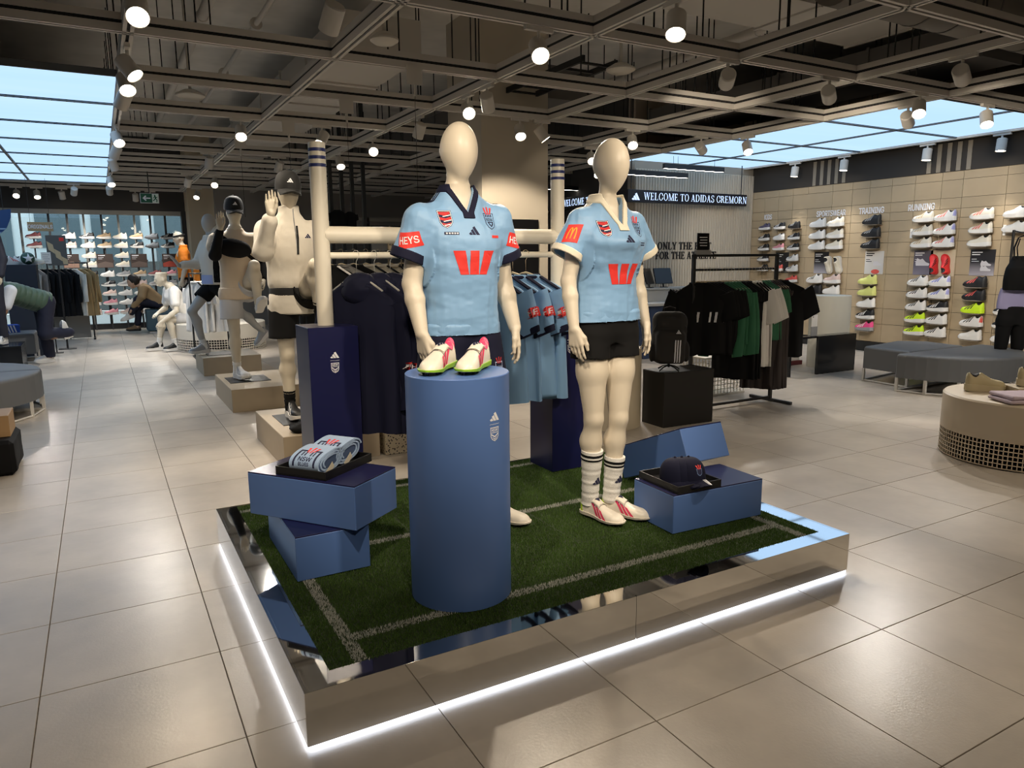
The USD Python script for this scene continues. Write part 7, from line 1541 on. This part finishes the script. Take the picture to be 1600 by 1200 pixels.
part(bp, 'bar_mark', drape(affinity.translate(stripe_mark(.048), -.022, 0), pm, (.064, -.10, .345), (1, 0, 0), (0, 0, 1), .01, .002, .1), white_v)
part(t, 'top_handle', tube([(-.045, .03, .52), (-.05, .03, .565), (0, .03, .58), (.05, .03, .565), (.045, .03, .52)], .010, 8, flat=.6), pack, True); part(t, 'zip', tube([(.15 * math.cos(a), -.055 - .015 * math.sin(a), .33 + .16 * math.sin(a)) for a in np.linspace(.15, 2.99, 22)], .004, 5), shoe_k, True)
for s in (-1, 1): part(t, 'shoulder_strap', tube([(s * .06, .09, .50), (s * .09, .125, .40), (s * .10, .125, .25), (s * .12, .09, .10)], .018, 8, flat=.5), pack, True)
t = thing('round_column', 'cream round plinth behind the female mannequin and the black box plinth', 'plinth', (4.00, 5.30, 0)); part(t, 'body', lathe([(0, 0), (.29, 0), (.29, .715), (.286, .72), (0, .72)], 64), M('column_cream', (.60, .52, .38), .5), 30)
solo('folded_sheet', bx(-.12, -.09, 0, .12, .09, .012, .002), white_c, 'folded white garment on the cream round plinth', 'garment', loc=(4.12, 5.28, .72), rz=.4)
t = thing('mesh_crate', 'white wire mesh crate under the garment rack', 'crate', (5.98, 6.0, 0)); w = []
for k in range(13): w += [bx(-.30 + .05 * k - .003, -.20, .02, -.30 + .05 * k + .003, -.194, .42), bx(-.30 + .05 * k - .003, .194, .02, -.30 + .05 * k + .003, .20, .42)]
for k in range(9): w += [bx(-.30, -.20, .02 + .05 * k - .003, .30, -.194, .02 + .05 * k + .003), bx(-.30, .194, .02 + .05 * k - .003, .30, .20, .02 + .05 * k + .003), bx(-.30, -.20, .02 + .05 * k - .003, -.294, .20, .02 + .05 * k + .003), bx(.294, -.20, .02 + .05 * k - .003, .30, .20, .02 + .05 * k + .003)]
for k in range(9): w += [bx(-.30, -.20 + .05 * k - .003, .02, -.294, -.20 + .05 * k + .003, .42), bx(.294, -.20 + .05 * k - .003, .02, .30, -.20 + .05 * k + .003, .42)]
part(t, 'wire_mesh', cat(*w), mesh_w, kind='stuff'); part(t, 'lid', bx(-.32, -.22, .42, .32, .22, .44, .003), mesh_w); part(t, 'base', bx(-.31, -.21, 0, .31, .21, .02, .002), mesh_w)

# --- white cylinder, black table, jersey case
t = thing('white_cylinder', 'white cylinder plinth before the shoe wall', 'plinth', (8.78, 6.62, 0)); part(t, 'body', lathe([(0, 0), (.265, 0), (.265, .985), (.26, .99), (0, .99)], 64), M('cylinder_white', (.60, .59, .52), .5), 30)
t = thing('waterfall_table', 'black table with a solid end panel before the white cylinder', 'table'); part(t, 'end_panel', bx(8.04, 6.20, 0, 8.80, 6.235, .50, .002), blk_gloss); part(t, 'top', bx(7.55, 6.235, .475, 8.80, 6.60 - .25, .50, .002), blk_gloss); part(t, 'far_panel', bx(7.55, 6.235, 0, 7.585, 6.35, .475, .002), blk_gloss)
glass_m = usdkit.material(stage, '/World/Looks/case_glass', {'t': ('transparent_bsdf', {'color': (.94, .97, .96)}), 'g': ('glossy_bsdf', {'color': (1, 1, 1), 'roughness': .01}), 'f': ('fresnel', {'IOR': 1.45}), 'm': ('mix_closure', {})}, [('f.fac', 'm.fac'), ('t.BSDF', 'm.closure1'), ('g.BSDF', 'm.closure2')], surface='m.closure')
clar = M('claret', (.12, .018, .025), .6)
t = thing('jersey_case', 'glass case on a white base holding a light blue and claret jersey', 'display case'); part(t, 'base', bx(7.75, 6.95, .06, 8.62, 7.45, .42, .003), white_c); part(t, 'foot', bx(7.72, 6.92, 0, 8.65, 7.48, .06, .003), clar); part(t, 'cap', bx(7.75, 6.95, .96, 8.62, 7.45, 1.0, .002), clar)
for q in ((7.76, 6.96, 8.61, 6.966), (7.76, 7.434, 8.61, 7.44), (7.76, 6.966, 7.766, 7.434), (8.604, 6.966, 8.61, 7.434)): part(t, 'pane', bx(q[0], q[1], .42, q[2], q[3], .96), glass_m)
part(t, 'bar_mark', sheet(affinity.translate(stripe_mark(.09), -.045, 0), (8.20, 6.949, .12), (1, 0, 0), (0, 0, 1), .001), shoe_k)
garment('cased_jersey', 'light blue jersey with claret sleeves inside the glass case', mat4((8.2, 7.2, 1.0), -.1, s=.62), M('jersey_pale', (.36, .48, .72), .7), seed=150, sleeve=clar, collar=clar, category='jersey', w=.56, L=.66, sl=.22, sw=.11, thick=.06, folds=.02, drop=.13)
t = thing('card_stand', 'white card in a clear stand on the black table', 'sign', (8.05, 6.29, .50)); part(t, 'card', bx(-.055, -.003, .12, .055, .003, .27), white_c); part(t, 'stand', bx(-.06, -.006, 0, .06, .006, .12), shoe_g); part(t, 'dot', sheet(Point(0, 0).buffer(.009), (-.03, -.0034, .245), (1, 0, 0), (0, 0, 1), .0005), shoe_k)

# --- round mesh plinth at the picture edge
mesh_plinth('cream round plinth with a wire mesh foot at the picture edge, carrying trainers', 6.02, 2.78, .55, .205, .475, M('drum_cream', (.56, .47, .34), .45), .030)
beige_s = M('shoe_beige', (.52, .44, .26), .6)
sneaker('display_shoe', 'beige trainer on the round mesh plinth, nearer the grey benches', mat4((5.80, 3.12, .478), -.65), beige_s, M('sole_beige', (.58, .50, .32), .6), None)
sneaker('display_shoe', 'beige trainer on a small block of the round mesh plinth, at the picture edge', mat4((6.02, 2.86, .535), -.65), beige_s, _mats['sole_beige'], None)
solo('shoe_block', bx(-.16, -.10, 0, .16, .10, .055, .003), M('block_beige', (.46, .38, .25), .6), 'small beige block under a trainer on the round mesh plinth', 'block', loc=(6.10, 2.78, .476), rz=-.65)
lilac_c = M('cloth_pale_lilac', (.52, .42, .47), .85)
for k in range(2): solo('folded_garment', wrinkle(bx(-.26, -.13, 0, .26, .13, .026, .008).subdivide().subdivide().subdivide().subdivide(), .010, (9, 9, 9), 40 + k), lilac_c, f'pale lilac folded garment on the round mesh plinth, {["lower", "upper"][k]} of the two', 'garment', 40, loc=(5.78 + .02 * k, 2.62, .480 + .028 * k), rz=-.50)

# --- outfit on a stand at the picture edge
t = thing('outfit_stand', 'black stand with a hanging sports outfit at the edge of the picture', 'display stand', (9.2, 4.52, 0)); part(t, 'pole', cyl((0, .06, .02), (0, .06, 1.80), .014, 10), bm_, True); part(t, 'foot', lathe([(0, 0), (.17, 0), (.17, .012), (.02, .02), (0, .02)], 32).apply_translation([0, .06, 0]), bm_, 40); part(t, 'arm', cyl((0, .06, 1.79), (0, -.05, 1.76), .008, 8), bm_)
t = thing('sports_bra', 'black strappy sports bra on the outfit stand at the picture edge', 'garment', (9.2, 4.45, 0), -.55)
F = Field((-.30, -.14, 1.0), (.30, .14, 1.75), .007); F.trunk([(1.12, .185, .085, 0), (1.24, .19, .10, -.01), (1.36, .175, .105, -.015), (1.44, .135, .075, -.005), (1.50, .11, .05, 0)], 0); F.put(capsule(np.array([0, -.05, 1.56]), np.array([0, -.05, 1.46]), .085, .05), (-.1, -.16, 1.36), (.1, .06, 1.66), 0, 'cut'); part(t, 'band', wrinkle(F.mesh(), .006, (8, 8, 8), 2), black_c, True)
for s in (-1, 1): part(t, 'strap', tube([(s * .12, -.03, 1.46), (s * .125, -.02, 1.60), (s * .07, .01, 1.71), (0, .03, 1.735)], .010, 6, flat=.5), black_c, True); part(t, 'strap', tube([(s * .09, -.05, 1.47), (s * .10, -.03, 1.60), (s * .05, .01, 1.70)], .006, 6), black_c, True)
t = thing('loose_shirt', 'lilac loose top under the sports bra on the outfit stand', 'garment', (9.2, 4.50, 0), -.55); F = Field((-.30, -.14, .84), (.30, .14, 1.20), .008); F.trunk([(.90, .19, .06, 0), (1.02, .18, .055, 0), (1.14, .15, .05, 0)], 0); part(t, 'body', wrinkle(F.mesh(), .014, (9, 9, 5), 5), M('cloth_violet', (.30, .28, .46), .8), True)
t = thing('cycling_shorts', 'black cycling shorts hanging lowest on the outfit stand', 'garment', (9.2, 4.50, 0), -.55); F = Field((-.30, -.16, .38), (.30, .16, 1.0), .008); F.trunk([(.72, .165, .075, 0), (.84, .16, .075, 0), (.93, .14, .07, 0)], 0)
for s in (-1, 1): F.limb((s * .08, 0, .76), (s * .095, 0, .46), .082, .066, .03)
part(t, 'body', wrinkle(F.mesh(), .006, (8, 8, 6), 6), black_c, True)

# --- behind the goal posts: rack of track tops, rear display
tee_rack('clothes_rack', 'rack of white and black track tops behind the navy jackets', ((1.74, 6.7), (2.80, 6.7)), 1.60)
for k, (mt, cn, stp) in enumerate(((black_c, 'black', white_c), (M('cloth_grey_print', (.16, .155, .145), .85, var=.7, vscale=18), 'grey printed', None), (black_c, 'black', None), (off_white, 'white', black_c), (off_white, 'white', black_c), (off_white, 'white', black_c), (black_c, 'black', white_c), (off_white, 'white', black_c))): garment('track_jacket', f'{cn} track top on the rack behind the navy jackets, {order[k]} from the running mannequins', mat4((1.84 + .118 * k, 6.7, 1.61), -.75), mt, seed=160 + k, category='track top', stripes=stp, w=.54, L=.72, sl=.56, sw=.085, thick=.06, folds=.02, angle=78, drop=.13)
t = thing('rack_sign', 'tan framed sign card on the rack of track tops', 'sign', (2.45, 6.62, 1.62)); part(t, 'card', bx(-.06, -.003, .0, .06, .003, .12), M('card_cream', (.55, .47, .33), .7)); part(t, 'frame', cat(bx(-.068, -.005, -.17, -.06, .005, .128), bx(.06, -.005, -.17, .068, .005, .128), bx(-.068, -.005, .12, .068, .005, .128), bx(-.068, -.005, -.008, .068, .005, 0), bx(-.068, -.005, -.17, .068, .005, -.162)), M('frame_tan', (.22, .17, .10), .6))
pl = unary_union([centred(text_poly("MEN'S", .020, .9), (0, .078)), centred(text_poly('RUNNING', .020, .8), (0, .046))]); part(t, 'lettering', sheet(pl, (0, -.0034, 0), (1, 0, 0), (0, 0, 1), .0006), shoe_k)
for k, x in enumerate((3.67, 3.87, 4.06, 4.27)):
    solo('display_post', bx(x - .03, 12.98, 0, x + .03, 13.04, CEIL), dark_frame, f'dark floor-to-ceiling post of the rear display, {order[k]} from the goal post', 'post')
for k, (x, z) in enumerate(((3.74, 2.46), (3.97, 2.42))): garment('hanging_shirt', f'black shirt hung high on the rear display, {"larger" if k == 0 else "smaller"} one', mat4((x, 12.9, z), -.2, s=.62 if k == 0 else .5), black_c, seed=180 + k, category='shirt', w=.44, L=.56, sl=.2, sw=.09, thick=.05, folds=.015, drop=.10)
t = thing('display_bar', 'pale horizontal rail across the rear of the shop, behind the crossbar', 'rail'); part(t, 'rail', bx(3.3, 15.6, 2.36, 7.9, 15.68, 2.44), frame_m); part(t, 'rail', bx(3.3, 15.6, 2.26, 7.9, 15.68, 2.30), frame_m)
for x in (3.4, 5.2, 7.0): part(t, 'post', bx(x - .03, 15.6, 0, x + .03, 15.68, 2.44), dark_frame)
for k, (x0, x1, c) in enumerate(((5.25, 5.65, (.62, .58, .52)), (5.70, 6.1, (.34, .50, .54)), (6.12, 6.5, (.40, .52, .54)))):
    t = thing('rear_banner', f'{["cream", "pale teal", "pale blue"][k]} banner hanging from the rear rail', 'banner'); part(t, 'cloth', bx(x0, 15.58, 1.55, x1, 15.60, 2.24), M(f'banner_{k}', c, .8)); part(t, 'bar', bx(x0, 15.57, 2.24, x1, 15.61, 2.27), dark_frame)
